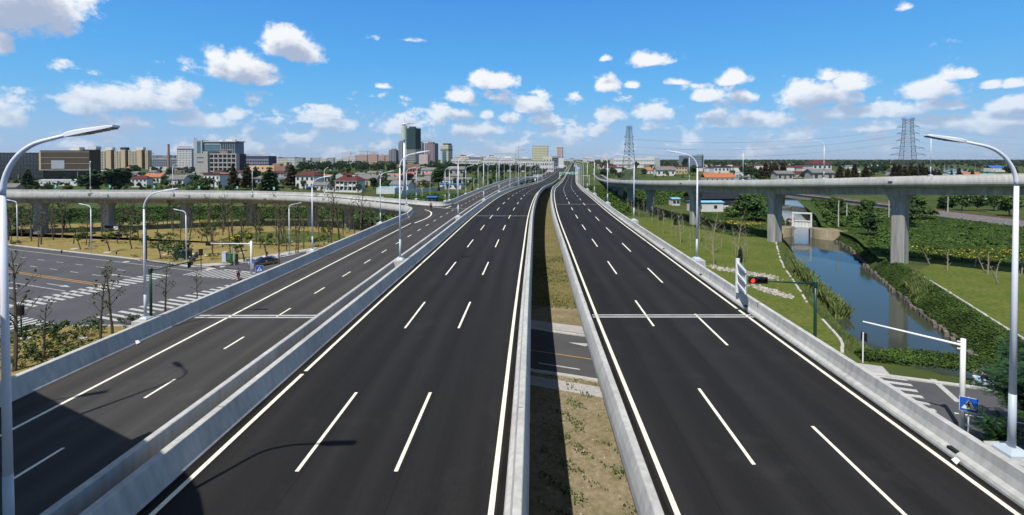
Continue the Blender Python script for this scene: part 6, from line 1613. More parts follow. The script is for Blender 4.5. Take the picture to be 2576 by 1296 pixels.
    for k, (a, b, yt, Y, m) in enumerate(((1145, 1180, 393, 1500, w_cream), (1180, 1215, 395, 1600, w_bluegrey), (1218, 1250, 394, 1500, w_white), (1252, 1295, 397, 1400, w_white), (1296, 1336, 398.5, 1300, w_grey))):
        t, w, h = bld(('cream', 'blue-grey', 'white', 'white', 'grey')[k] + ' block behind the shop terraces, ' + ORD[k] + ' from the left', 'building', a, b, yt, Y, 0, 'building', 'blocks behind the shop terraces'); block(t, w, 24, h, m, (10, 4, .5, .45, 2, h - 1), None); MB().box((w * .1, 0, h), (w * .4, 8, 4)).build('roof_hut', r_red if k in (0, 2) else w_white, t)
    # lemon gridded hotel, podium, pinkish tower
    t, w, h = bld('lemon coloured slab hotel with a full grid of green windows', 'hotel', 1338, 1380, 368.5, 1150, R(-9), 'hotel'); block(t, w * .93, 16, h, w_lemon, (12, 11, .5, .6, 2, h - 3), (5, 11, .5, .5, 2, h - 3), wn=mat('window_green', (.12, .17, .07), .3, .2, 1, world=False)); MB().box((0, 0, h), (w * .96, 17, 1.2)).build('roof_edge', w_tan, t)
    t, w, h = bld('cream podium block in front of the pinkish tower', 'building', 1365, 1388, 394, 1000, 0); block(t, w, 18, h, w_cream, (3, 2, .3, .3, 3, h - 3), None)
    t, w, h = bld('dark banded office low between hotel and pinkish tower', 'office block', 1385, 1408, 393.5, 1050, 0, 'office_block'); block(t, w, 24, h, w_bluegrey, None, None)
    for k in range(4): MB().obox((0, -12.1, 6 + k * (h - 7) / 4), (w * .49, 0, 0), (0, .15, 0), (0, 0, 1.3)).build('glazing_band', glass_d, t)
    t, w, h = bld('pinkish slab tower with a white frame beside the expressway', 'tower', 1400, 1417, 370.5, 1500, R(-18), 'tower'); block(t, w * .8, 18, h, w_pink, (7, 16, .5, .4, 2, h - 3), (3, 16, .5, .5, 2, h - 3), wn=w_bluegrey)
    for x in (-.42, .42): MB().box((x * w, -9.4, 0), (1.3, .8, h + 1.5)).build('white_frame', w_white, t)
    MB().box((0, -9.4, h), (w * .84, .8, 1.5)).build('white_frame', w_white, t)
    t, w, h = bld('pale block at the roadside below the pinkish tower', 'building', 1405, 1417, 398, 1000, 0); block(t, w, 16, h, w_white, None, None)
    t, w, h = bld('white gantry-like toll roof far down the expressway', 'toll station', 1408, 1440, 402.5, 1700, 0, 'toll_station'); MB().box((0, 0, h - 3), (w, 14, 3)).build('roof', w_white, t)
    for x in (-.45, -.15, .15, .45): MB().box((x * w, 0, 0), (2, 2, h - 3)).build('post', w_white, t)
    for k in range(7):
        a = 1395 + rnd.uniform(-8, 90); t, w, h = bld(('white', 'pale grey', 'cream', 'white', 'grey', 'pale', 'white')[k] + ' low block on the skyline at the end of the road, ' + ORD[k] + ' in depth', 'building', a, a + rnd.uniform(6, 14), 396 + rnd.uniform(-1, 3), 2400 + 120 * k, 0, 'building', 'skyline blocks at the road end'); block(t, w, 25, h, (w_white, w_grey, w_cream)[k % 3], (6, 3, .5, .45, 2, h - 1), None)
    # right: factory, glass office, white block
    t, w, h = bld('long white factory hall with window strips, beyond the left pylon', 'factory', 1539, 1640, 397.5, 1050, 0, 'factory'); block(t, w, 40, h, w_white, (26, 2, .6, .25, 2, h - 2), None); MB().box((w * .47, 0, h), (w * .06, 40, 3)).build('roof_step', w_white, t)
    t, w, h = bld('grey factory annex with a pitched roof, right end of the white hall', 'factory', 1641, 1655, 397, 1060, 0, 'factory'); block(t, w, 30, h, w_grey, None, None)
    t, w, h = bld('blue and grey glass office with a tall end slab, right of the white factory', 'office block', 1712, 1764, 391.5, 900, 0, 'office_block'); block(t, w * .95, 24, h, w_bluegrey, (15, 5, .55, .6, 4, h - 1.5), None, wn=glass_b); MB().box((w * .46, 2, 0), (w * .10, 28, h + 2.2)).build('end_slab', w_grey, t)
    t, w, h = bld('pale ribbed block on the skyline between the right lamps', 'building', 1512, 1527, 392, 1700, 0); block(t, w, 20, h, w_white, (9, 1, .3, .9, 1, h - 1), None, wn=w_grey)
big_buildings()

# ------------------------------------------------------------------ houses
def gable_roof(mb, w, d, z, rise, over=.45, hip=0.0, thick=.16):
    """pitched roof with its ridge along x"""
    W, D = w / 2 + over, d / 2 + over; rx = W - hip
    a = [Vector((-W, -D, z)), Vector((W, -D, z)), Vector((rx, 0, z + rise)), Vector((-rx, 0, z + rise)), Vector((-W, D, z)), Vector((W, D, z))]
    up = Vector((0, 0, thick)); v = a + [p + up for p in a]
    fs = [(6, 7, 8, 9), (11, 10, 9, 8), (0, 3, 2, 1), (5, 2, 3, 4), (0, 1, 7, 6), (5, 4, 10, 11), (7, 1, 2, 8) if True else 0, (1, 5, 2) if hip else (8, 2, 5, 11)]
    if hip: fs = [(6, 7, 8, 9), (11, 10, 9, 8), (7, 11, 8), (10, 6, 9), (0, 1, 7, 6), (1, 5, 11, 7), (5, 4, 10, 11), (4, 0, 6, 10), (0, 4, 5, 1)]
    else: fs = [(6, 7, 8, 9), (11, 10, 9, 8), (0, 3, 2, 1), (5, 2, 3, 4), (0, 1, 7, 6), (5, 4, 10, 11), (1, 2, 8, 7), (2, 5, 11, 8), (3, 0, 6, 9), (4, 3, 9, 10)]
    return mb.add(v, fs)
def house_proto(w, d, h, wm, rm, rise, nwin=3, floors=1, hip=0.0, flat=False, trim=None, detail=True, side=True):
    mb = MB(); mb.box((0, 0, 0), (w, d, h))
    if not flat and not hip:
        for s in (-1, 1):
            x = s * (w / 2 - .001); mb.add([(x, -d/2, h), (x, d/2, h), (x, 0, h + rise)], [(0, 1, 2) if s > 0 else (2, 1, 0)])
    wall_me = mb.mesh('wall', wm); parts = []
    subs = []
    q = MB()
    if flat:
        q.box((0, 0, h), (w + .7, d + .7, .35)); q.box((0, -d/2 - .2, h + .35), (w + .7, .25, .55)); roof = q.mesh('roof', rm)
    else: roof = fixed_normals(gable_roof(q, w, d, h, rise, .45, hip).mesh('roof', rm))
    wins = []
    pane = MB().obox((0, -.04, 0), (.55, 0, 0), (0, .05, 0), (0, 0, .65)).mesh('window', win_m); door = MB().obox((0, -.04, 1.05), (.5, 0, 0), (0, .05, 0), (0, 0, 1.05)).mesh('door', bark)
    return dict(wall=wall_me, roof=roof, pane=pane, door=door, w=w, d=d, h=h, n=nwin, floors=floors, trim=trim, side=side)
def house(P, lab, x, y, rz=0.0, s=1.0, group=None, name='house', detail=True, cat='house'):
    t = thing(name, lab, cat, (x, y, 0), rz, group, s)
    wl = link('wall', P['wall'], t); link('roof', P['roof'], t)
    if detail:
        fh = P['h'] / P['floors']
        for f in range(P['floors']):
            for k in range(P['n']):
                xx = -P['w'] / 2 + P['w'] * (k + .5) / P['n']
                if f == 0 and k == P['n'] // 2: link('door', P['door'], wl, loc=(xx, -P['d'] / 2, .05))
                else: link('window', P['pane'], wl, loc=(xx, -P['d'] / 2, f * fh + fh * .55))
    return t
HP = [house_proto(11, 6.5, 3.3, w_white, r_grey, 2.1, 4), house_proto(10, 6, 3.2, w_tan, r_grey, 2.0, 3), house_proto(10, 8, 6.4, w_white, r_red, 0, 4, 2, flat=True), house_proto(9, 7, 6.2, w_grey, r_red, 1.7, 3, 2),
      house_proto(9, 6, 3.1, w_white, r_org, 1.9, 3), house_proto(10, 7.5, 6.2, w_tan, r_red, 0, 4, 2, flat=True), house_proto(9, 7, 6.3, w_white, r_grey, 1.9, 4, 2), house_proto(10, 7.5, 6.0, w_white, r_red, 2.0, 4, 2, hip=2.6), house_proto(8, 5, 2.8, w_conc, r_grey, 1.4, 3), house_proto(19, 8, 6.2, w_white, r_red, 1.9, 7, 2), house_proto(17, 8, 6.0, w_tan, r_red, 0, 6, 2, flat=True), house_proto(18, 7, 3.4, w_white, r_grey, 2.0, 6)]
def hpx(P, lab, x0, x1, yb, rz=0.0, name='house', cat='house', group=None):
    """a house seen between x0..x1 with its foot at yb"""
    b = at((x0 + x1) / 2, yb, 0); w = (x1 - x0) / FPX * b[1] / (abs(math.cos(rz)) + .35 * abs(math.sin(rz))); return house(P, lab, b[0], b[1], rz, w / P['w'], group, name, True, cat)
hpx(HP[2], 'white two-storey house with red roof edge beside a dark conifer', 524, 575, 470, -.25)
hpx(HP[3], 'grey two-storey house with maroon roof between large dark trees', 690, 716, 452, .2); hpx(HP[4], 'small white house with orange roof right of the peach building', 691, 712, 442, .1)
hpx(HP[7], 'two-storey house with long maroon roof left of the villa', 752, 806, 473, -.2); hpx(HP[0], 'grey tiled cottage between maroon-roofed house and villa', 790, 832, 478, -.2); hpx(HP[8], 'low grey tiled cottage right of a conifer', 625, 662, 462, .1)
hpx(HP[0], 'grey tiled cottage with white gable beside the white yard wall', 985, 1040, 480, -.35); hpx(HP[4], 'orange tiled house behind the telecom mast', 1000, 1036, 459, -.3); hpx(HP[1], 'tan house with broad grey tiled roof left of the round tree', 1052, 1090, 467, -.2)
hpx(HP[0], 'grey roofed house right of the round tree', 1108, 1145, 463, -.25); hpx(HP[1], 'tan cottage with grey roof right of the villa', 905, 955, 466, -.15); hpx(HP[4], 'orange roofed cottage left of the tall foreground lamp', 966, 994, 455, -.3)
hpx(HP[0], 'grey tiled cottage behind the pink roofs', 1062, 1100, 440, -.1); hpx(HP[8], 'dark tiled cottage behind the right pink roof', 1130, 1170, 440, -.1); hpx(HP[1], 'brown cottage with a low roof at the loop viaduct end', 0, 48, 486, .2)
hpx(HP[7], 'maroon hip-roofed house left of the round conifers', 340, 376, 470, .15); hpx(HP[4], 'orange ridged row house in front of the factories', 372, 412, 459, .05); hpx(HP[0], 'white cottage with orange ridge tiles by the loop', 420, 470, 466, .05)
def villa():
    b = at(866, 483, 0); Y = b[1]; t = thing('villa', 'white three-bay villa with dark red hipped roofs and a glazed roof lantern', 'villa', (b[0] + 2, b[1] + 5, 0), R(-18), None, 1.0)
    w, d, h = 15.5, 9, 6.6
    wl = MB().box((0, 1, 0), (w - 1.0, d - 2, h)).build('wall', w_white, t); q = MB(); gable_roof(q, w, d, h, 2.9, .6, 4.0); link('roof', fixed_normals(q.mesh('roof', r_red)), t)
    MB().box((0, -.2, 3.2), (w, d - .8, .35)).build('floor_slab', w_white, t); MB().box((0, -.2, 6.3), (w + .8, d + .6, .3)).build('eaves', w_white, t)
    for k in range(6): MB().box((-w/2 + .4 + k * (w - .8) / 5, -d/2 + .3, 0), (.5, .5, 6.3)).build('column', w_white, t)
    for k in (0, 1, 3, 4): 
        x = -w/2 + (k + .5) * w / 5
        MB().box((x, -d/2 + 1.0, 3.55), (w / 5 - .7, 1.2, 1.0)).build('balcony_wall', w_white, t); f = MB().obox((x, -d/2 + .9, 5.4), (w / 10 - .45, 0, 0), (0, .06, 0), (0, 0, .75)).build('window', win_m, t)
        MB().obox((x, -d/2 + .83, 5.4), (.06, 0, 0), (0, .05, 0), (0, 0, .75)).build('mullion', w_white, f)
        MB().obox((x, -d/2 + 1.45, 1.5), (w / 10 - .5, 0, 0), (0, .06, 0), (0, 0, 1.4)).build('opening', glass_d, t)
    MB().box((2.2, .5, h + .9), (3.2, 3.2, 2.2)).build('lantern', w_white, t); q = MB(); gable_roof(q, 3.2, 3.2, h + 3.1, 1.2, .4, 1.9); link('lantern_roof', fixed_normals(q.mesh('lantern_roof', r_red)), t)
    for x in (1.4, 3.0): MB().obox((x, -1.13, h + 2.2), (.5, 0, 0), (0, .05, 0), (0, 0, .55)).build('window', win_m, t)
    q = MB(); q.tube([(-1.5, -1, h + 2.4), (-1.5, -1, h + 4.0)], .1, 6); q.box((-1.5, -1, h + 3.2), (1.8, .8, .8)); q.build('water_heater', r_red, t)
    q = MB(); t2 = thing('garden_wall', 'low white balustraded wall in front of the villa', 'wall', (b[0], b[1] - 2.5, 0), R(-18))
    MB().box((0, 0, 0), (26, .25, 1.1)).build('wall_panel', w_white, t2)
    for k in range(9): MB().box((-13 + k * 3.25, 0, 0), (.55, .55, 1.9)).build('post', w_white, t2)
villa()
def shed(lab, x0, x1, yt, yb, wm, rm, rz=0.0, d=7.0, cat='shed', name='shed', pitch=.06):
    b = at((x0 + x1) / 2, yb, 0); s = b[1] / FPX; w = (x1 - x0) * s; h = (yb - yt) * s; t = thing(name, lab, cat, (b[0], b[1], 0), rz)
    wl = MB().box((0, 0, 0), (w, d, h * .84)).build('wall', wm, t); q = MB(); gable_roof(q, w, d, h * .84, max(.4, d * pitch), .35); link('roof', fixed_normals(q.mesh('roof', rm)), t)
    for k in range(max(2, int(w / 4))): MB().obox((-w/2 + (k + .5) * w / max(2, int(w / 4)), -d/2 - .04, h * .45), (.6, 0, 0), (0, .05, 0), (0, 0, min(.6, h * .2))).build('window', win_m, wl)
    return t
shed('white shed with bright blue roof behind the slip road', 1110, 1164, 461, 475, w_white, r_blue, -.12, 8); shed('small hut with blue roof and red panel at the slip road corner', 1078, 1100, 494, 508, w_navy, r_blue, -.1, 4)
b = at(1085, 507, 0); MB().box((b[0], b[1] - 2.4, .3), (3.2, .1, 2.0)).build('notice_board', RED_T, label='red board hung on the small blue-roofed hut', cat='board')
shed('pink roofed long shed left of the round tree', 1014, 1043, 438, 446, w_conc, r_pink, -.05, 9, pitch=.25); shed('pink roofed long shed right behind the telecom mast', 1067, 1094, 438, 446, w_conc, r_pink, -.05, 9, pitch=.25)
shed('low shed with pale blue roof inside the white yard wall', 955, 1000, 470, 482, w_white, r_lblue, -.1, 6); shed('blue roofed lean-to left of the villa', 775, 801, 470, 478, w_dark, r_blue, -.2, 5)
shed('long orange roofed barn seen just above the flyover', 1768, 1842, 445, 456, w_conc, r_org, 0, 9, pitch=.45); shed('white shed with blue trim standing over the creek left of the canal', 1734, 1812, 504, 531, w_white, r_lblue, .03, 5, cat='boat house', name='boat_house')
shed('small white shed with blue edge left of the flyover pier', 1687, 1706, 497, 516, w_white, r_lblue, .05, 4)
shed('long white shed with pale blue roof right of the pylon', 2380, 2450, 434, 444, w_white, r_lblue, 0, 9); shed('long white shed with blue windows beside the orange roof', 2445, 2499, 437, 447, w_white, r_lblue, 0, 9); shed('orange tiled barn in front of the white sheds', 2418, 2460, 440, 449, w_tan, r_org, 0, 8, pitch=.4)
shed('open pavilion with blue hipped roof at the far right', 2484, 2518, 421, 432, w_white, r_blue, 0, 12, 'pavilion', 'pavilion', .3)
shed('striped red roofed barn behind the flyover lamp', 1988, 2036, 436, 447, w_conc, r_red, 0, 8, pitch=.35); shed('dark tarred long roof behind the white boat house', 1737, 1850, 494, 514, w_dark, r_navy, .08, 14, 'barn', 'barn', .32)
hpx(HP[2], 'white two-storey house with long glazed gallery above the orange barn', 1790, 1828, 445, 0); hpx(HP[5], 'tan two-storey house with red cornice left of the orange barn', 1696, 1725, 437, 0); hpx(HP[0], 'white cottage row with grey roof beyond the left pylon', 1648, 1694, 442, 0)
hpx(HP[4], 'little white house with red-tinged roof beyond the pond', 1622, 1645, 437, 0); hpx(HP[8], 'grey tiled barn just above the flyover, right of the canal', 1946, 1988, 452, .05); hpx(HP[8], 'grey tiled long roof right of the canal trees', 1927, 1960, 438, 0)
hpx(HP[7], 'dark red roofed house half hidden behind brown conifers', 2034, 2080, 441, 0); hpx(HP[8], 'dark roof edged in red beside the flyover lamp', 2034, 2086, 453, 0); hpx(HP[3], 'red topped small house left of the right pylon', 2232, 2246, 441, 0)
for lab, a in (('long pale blue roofed works hall before the concrete frame', (470, 560, 423, 431, w_white, r_lblue)), ('pale blue works roof left of the peach building', (560, 632, 418, 426, w_white, r_lblue)), ('bright pale blue roof behind the peach building', (688, 745, 409, 416, w_white, r_lblue)), ('low white works hall by the chimney foot', (380, 425, 420, 429, w_white, r_white)),
        ('green-glazed pavilion between the two round mall trees', (254, 292, 428, 440, w_bluegrey, r_white)), ('white low office with arched front under the tan towers', (300, 362, 412, 420, w_white, r_grey)), ('long blue edged works roof before the white house', (372, 470, 441, 447, w_conc, r_lblue)), ('grey works hall right of the chimney', (436, 492, 412, 421, w_bluegrey, r_grey)), ('long white latticed wall building below the mall', (108, 205, 451, 467, w_white, r_white)), ('small maroon barn at the far left edge', (0, 46, 460, 477, w_brick, r_red)), ('long blue edged works roof in the left village', (480, 600, 434, 440, w_conc, r_lblue)), ('brick works row below the factories', (420, 500, 428, 436, w_brick, r_grey))):
    shed(lab, *a, 0.0, 6)
# white yard walls
def yard(lab, pts, h):
    t = thing('yard_wall', lab, 'wall')
    for i in range(len(pts) - 1):
        a, b = Vector(at(*pts[i], 0)), Vector(at(*pts[i + 1], 0)); q = MB(); q.beam(a + Vector((0, 0, h / 2)), b + Vector((0, 0, h / 2)), .25, h); q.build('wall_panel', w_white, t)
    for p in pts: q = MB(); q.box(at(*p, 0), (.4, .4, h + .3)); q.build('post', w_white, t)
yard('tall white yard wall left of the telecom mast', [(948, 488), (992, 488), (1008, 484)], 3.2); yard('long white yard wall right of the telecom mast', [(1010, 490), (1060, 484), (1120, 478)], 2.2)
# village infill
def village(n, poly, Ymin, Ymax, kinds, grp, lab0, seed, dmin=11, avoid=None):
    r = random.Random(seed); k = 0; tries = 0; P0 = []
    names = {0: 'white cottage with grey tiled roof', 1: 'tan cottage with grey tiled roof', 2: 'white flat-roofed two-storey house with red cornice', 3: 'grey two-storey house with maroon roof', 4: 'white cottage with orange roof', 5: 'tan flat-roofed two-storey house', 6: 'white two-storey house with grey roof', 7: 'white house with hipped maroon roof', 8: 'low concrete shed with grey roof', 9: 'white two-storey row with maroon roof', 10: 'tan flat-roofed two-storey row', 11: 'long white row with grey tiled roof'}
    while k < n and tries < 20000:
        tries += 1; dx = r.uniform(poly[0], poly[1]); dy = r.uniform(poly[2], poly[3]); Y = FPX * CAMZ / max(1, dy - 400); x = (dx - 1288) / FPX * Y
        if any((a - x) ** 2 + (b - Y) ** 2 < dmin ** 2 for a, b in P0): continue
        if avoid and avoid(x, Y): continue
        P0.append((x, Y)); i = r.choice(kinds); house(HP[i], names[i] + ' ' + (near(RL if x > XR(Y) else VL, x, Y)) + ', ' + lab0, x, Y, r.choice((0, .1, -.12, .05, -.2)) + (1.57 if r.random() < .12 else 0), r.uniform(.85, 1.15), grp + ', ' + names[i], 'house', Y < 650); k += 1
nearroad = lambda x, y: -30 < x - XR(y) < 40
village(105, (300, 1200, 428, 466), 0, 0, (0, 1, 1, 8, 0, 8, 1, 8, 1, 8, 4, 3), 'left village houses', 'left village', 5, 10.5, nearroad)
village(30, (30, 640, 422, 446), 0, 0, (0, 1, 8, 8, 1, 6, 4), 'houses before the factories', 'factory side', 6, 14)
village(105, (1500, 2080, 411, 434), 0, 0, (0, 2, 9, 9, 3, 10, 4, 11, 5, 9), 'right village houses', 'right village', 7, 14, nearroad)
village(60, (1500, 2200, 407.5, 415), 0, 0, (9, 9, 10, 11, 4, 9), 'far right village houses', 'distant village', 8, 22, nearroad)
village(16, (2050, 2250, 416, 436), 0, 0, (0, 7, 2, 4, 1), 'houses by the brown conifers', 'conifer rows', 9, 12)

# ------------------------------------------------------------------ cranes, pylons, poles, wires
crane_y = mat('crane_yellow', (.45, .27, .05), .6, .1, 1, world=False); pyl_m = mat('pylon_steel', (.085, .095, .105), .6, .15, .3, world=False)
def crane(lab, x, yt, Y, jx0, jx1, m=crane_y, jy=None):
    s = S_(Y); cx = (x - 1288) * s; top = CAMZ - (yt - 400) * s; t = thing('tower_crane', lab, 'crane', (cx, Y, 0)); zj = CAMZ - ((jy or yt + 8) - 400) * s
    a = s * .8; q = MB()
    for sx in (-a, a):
        for sy in (-a, a): q.beam((sx, sy, 0), (sx, sy, zj), s * .35)
    n = 10
    for k in range(n): q.beam((-a, -a, zj * k / n), (a, -a, zj * (k + 1) / n), s * .25); q.beam((a, -a, zj * k / n), (-a, -a, zj * (k + 1) / n), s * .25)
    q.build('mast', m, t); q = MB(); x0, x1 = (jx0 - x) * s, (jx1 - x) * s
    for z in (0, s * 1.4): q.beam((x0, 0, zj + z), (x1, 0, zj + z), s * .4)
    k = 12
    for i in range(k): q.beam((x0 + (x1 - x0) * i / k, 0, zj), (x0 + (x1 - x0) * (i + .5) / k, 0, zj + s * 1.4), s * .25); q.beam((x0 + (x1 - x0) * (i + .5) / k, 0, zj + s * 1.4), (x0 + (x1 - x0) * (i + 1) / k, 0, zj), s * .25)
    q.build('jib', m, t); q = MB(); q.beam((0, 0, zj), (0, 0, top), s * .7); q.beam((0, 0, top), (x1 * .75, 0, zj + s), s * .2); q.beam((0, 0, top), (x0 * .75, 0, zj + s), s * .2); q.build('apex', m, t)
    near = x0 if abs(x0) < abs(x1) else x1; MB().box((near * .85, 0, zj - s * 1.5), (s * 2, s * 1.4, s * 2.2)).build('counterweight', w_grey, t)
crane('ochre tower crane standing beside the hotel, tallest of the cranes', 1304, 368, 900, 1297, 1321, jy=378); crane('ochre tower crane with a long jib, left of the tallest', 1296, 382, 880, 1244, 1300, jy=388)
crane('thin crane with its jib level at the far left of the towers', 882, 380, 1500, 858, 890, jy=386); crane('thin crane over the pink walk-up blocks', 924, 379, 1500, 900, 931, jy=382); crane('small crane right of it over the pink walk-up blocks', 941, 381, 1550, 930, 950, jy=384)
crane('crane on top of the netted tower', 1019, 309, 1330, 1014, 1043, RED_T, jy=312); crane('crane above the striped apartment block', 1078, 352, 1500, 1060, 1086, jy=356); crane('reddish crane beside the tan apartments', 378, 383, 950, 370, 388, RED_T, jy=387)
crane('ochre crane at the near end of the shop terraces', 1210, 393, 950, 1208, 1226, jy=396); crane('ochre crane left of the tan apartments', 253, 381, 950, 250, 266, jy=385)
def pylon(lab, x, Y, yt, arms, wb, wt, rz):
    s = S_(Y); t = thing('power_pylon', lab, 'pylon', ((x - 1288) * s, Y, 0), rz); H = CAMZ - (yt - 400) * s; q = MB(); n = 15
    z = [H * (1 - (1 - k / n) ** 1.25) for k in range(n + 1)]; wd = lambda zz: wt + (wb - wt) * (1 - zz / H) ** 1.6
    for k in range(n):
        a, b = wd(z[k]) / 2, wd(z[k + 1]) / 2
        c0 = [(-a, -a), (a, -a), (a, a), (-a, a)]; c1 = [(-b, -b), (b, -b), (b, b), (-b, b)]
        for i in range(4):
            j = (i + 1) % 4; p, r_, u, w_ = (*c0[i], z[k]), (*c0[j], z[k]), (*c1[i], z[k + 1]), (*c1[j], z[k + 1])
            q.beam(p, u, .28); q.beam(p, w_, .15); q.beam(r_, u, .15); q.beam(u, w_, .13)
    q.build('lattice', pyl_m, t)
    for zz, L_ in arms:
        zz *= H; q = MB(); b = wd(zz) / 2
        for s_ in (-1, 1):
            for y in (-b, b): q.beam((s_ * b, y, zz), (s_ * L_, 0, zz + .3), .22); q.beam((s_ * b, y, zz + 2.2), (s_ * L_, 0, zz + .3), .18)
            q.build('cross_arm', pyl_m, t); q = MB()
        q = MB()
        for s_ in (-1, 1): q.tube([(s_ * L_, 0, zz + .3), (s_ * L_, -2.4 * (1 if s_ < 0 else -1) * .2, zz - 1.6)], .16, 5)
        q.build('insulators', w_grey, t)['kind'] = 'stuff'
    return t, H
ARM = [(.985, 4.0), (.80, 7.0), (.66, 7.4), (.525, 7.4)]
py1, H1 = pylon('tall lattice power pylon beside the pond, left of the glass office', 1582.5, 434, 319, [(.99, 3.6)] + [(a, 6.4) for a in (.80, .66, .525)], 11.5, 3.4, .55)
py2, H2 = pylon('tall lattice power pylon behind the brown conifers at the right', 2283, 440, 299, [(.99, 5.0), (.86, 8.5), (.75, 8.8), (.64, 8.8), (.51, 12.5), (.405, 13.5), (.295, 13)], 14.0, 6.0, -.35)
wire_m = mat('wire', (.10, .11, .13), .6, .02, 1)
def wire(a, b, sag, lab, r=.04, grp='power lines between the pylons'):
    a, b = Vector(a), Vector(b); pts = [a.lerp(b, k / 16) - Vector((0, 0, sag * 4 * (k / 16) * (1 - k / 16))) for k in range(17)]
    MB().tube(pts, r, 4).build('power_line', wire_m, label=lab, cat='power line', group=grp)
A1 = Vector(py1.location); A2 = Vector(py2.location)
for k, (f1, f2) in enumerate(((.80, .86), (.66, .75), (.525, .64))):
    for s_ in (-1, 1): wire(A1 + Vector((s_ * 5.4, s_ * 3.3, H1 * f1 - 1.5)), A2 + Vector((s_ * 8 if s_ < 0 else -7, -s_ * 2.8, H2 * f2 - 1.5)), 7.5, ('upper', 'middle', 'lower')[k] + ' thin power line strung between the two pylons')
for k, f2 in enumerate((.86, .75, .64, .51)): wire(A2 + Vector((8, -2, H2 * f2 - 1.5)), A2 + Vector((330, 40, H2 * f2 - 4)), 8, 'power line leaving the right pylon, ' + ('uppermost', 'second from the top', 'third from the top', 'lowest')[k], grp=None)
def pole(lab, x, yt, yb, grp='concrete utility poles', cross=True):
    b = at(x, yb, 0); h = (yb - yt) / FPX * b[1]; t = thing('utility_pole', lab, 'utility pole', b, .2, grp); MB().tube([(0, 0, -.2), (0, 0, h)], [.19, .12], 7).build('pole', kerb_m, t)
    if cross: MB().box((0, 0, h * .93), (1.5, .12, .12)).build('cross_arm', pyl_m, t)
for x, yt, yb, lab in ((2109, 504, 572, 'concrete pole on the right bank beside the sluice'), (2130, 512, 551, 'shorter concrete pole behind the sluice bank'), (2236, 497, 548, 'concrete pole left of the flyover pier'), (2384, 495, 545, 'concrete pole by the railway'), (2290, 496, 512, 'concrete pole under the flyover'),
        (549, 440, 479, 'concrete pole before the white two-storey house'), (788, 443, 480, 'concrete pole left of the villa'), (907.6, 443, 476, 'concrete pole right of the villa'), (930, 418, 440, 'concrete pole before the tree belt'), (916, 428, 441, 'short concrete pole before the tree belt'), (850, 420, 442, 'concrete pole in the willow scrub'), (1008, 420, 445, 'concrete pole left of the telecom mast'),
        (1082, 462, 492, 'concrete pole behind the small hut'), (1128, 468, 505, 'concrete pole beside the slip road lamp'), (1163, 440, 465, 'concrete pole right of the blue shed'), (46, 438, 462, 'concrete pole before the mall'), (196, 432, 470, 'concrete pole left of the round trees'), (1916, 432, 446, 'concrete pole right of the canal'), (1924, 434, 446, 'concrete pole right of the canal trees'), (1958, 440, 455, 'concrete pole above the flyover'),
        (1765, 432, 452, 'concrete pole left of the orange barn'), (1772, 430, 452, 'concrete pole at the gable of the orange barn'), (1782, 426, 450, 'tall concrete pole at the village lane'), (1788, 422, 440, 'concrete pole along the village lane'), (1797, 420, 436, 'far concrete pole along the village lane'), (1640, 520, 540, 'concrete pole under the flyover girder')): pole(lab, x, yt, yb)
for k in range(8): pole('thin pole of the line across the far right fields, ' + ORD[k] + ' from the left', 2350 + k * 26, 412, 426, 'poles across the far right fields', False)

# ------------------------------------------------------------------ railway
def railway():
    P = catmull([Vector((140, 300, 2.2)), Vector((142, 247, 2.2)), Vector((144.5, 205, 2.1)), Vector((146.5, 175, 1.9)), Vector((149, 155, 1.7)), Vector((151, 130, 1.5)), Vector((154, 100, 1.4))], 8); ST = normals2(P, 1)
    br = [(p, n) for p, n in ST if p.y > 172]; gr = [(p, n) for p, n in ST if p.y <= 176]
    t = thing('railway_bridge', 'low concrete railway bridge with thin railings crossing the creek', 'bridge')
    mb = MB(); mb.sweep([[p + n * a + Vector((0, 0, b)) for a, b in ((-2.2, 0), (2.2, 0), (2.2, -.3), (1.9, -.4), (1.9, -2.5), (-1.9, -2.5), (-1.9, -.4), (-2.2, -.3))] for p, n in br]); link('girder', fixed_normals(mb.mesh('girder', concrete_d)), t)
    mb = MB(); mb.sweep([[p + n * a + Vector((0, 0, b)) for a, b in ((-2.35, .0), (-2.0, .0), (-2.0, .18), (-2.35, .18))] for p, n in br]); link('edge_beam', fixed_normals(mb.mesh('edge_beam', wall((.36, .22, .17), 'rust_edge'))), t)
    q = MB()
    for s_ in (-2.15, 2.15):
        for k, (p, n) in enumerate(br): q.beam(p + n * s_, p + n * s_ + Vector((0, 0, 1.1)), .08)
        for z in (.6, 1.1): q.tube([p + n * s_ + Vector((0, 0, z)) for p, n in br], .04, 4)
    q.build('railing', pyl_m, t)
    for p, n in br[2::6]: MB().box((p.x, p.y, -3.4), (3.0, 1.6, 2.9)).build('pier', concrete_d, t)
    t = thing('railway_track', 'single railway track on grey ballast right of the flyover', 'railway')
    mb = MB(); mb.sweep([[p + n * a + Vector((0, 0, b)) for a, b in ((-5.0, -1.45), (-2.0, -.12), (2.0, -.12), (6.0, -1.45))] for p, n in gr], closed=False); link('ballast', fixed_normals(mb.mesh('ballast', mat('ballast', (.13, .12, .118), .95, .2, 3, fine=.35, finescale=3))), t)
    for s_ in (-.72, .72):
        mb = MB(); mb.sweep([[p + n * (s_ + a) + Vector((0, 0, b)) for a, b in ((-.06, 0), (.06, 0), (.06, .16), (-.06, .16))] for p, n in ST]); link('rail', fixed_normals(mb.mesh('rail', wall((.20, .09, .06), 'rust'))), t)
    q = MB(); me = MB().box((0, 0, 0), (2.4, .25, .1)).mesh('sleeper', concrete_d)
    for p, n in gr[::1]: link('sleeper', me, t, loc=p + Vector((0, 0, -.1)), rz=math.atan2(n.y, n.x))
railway()

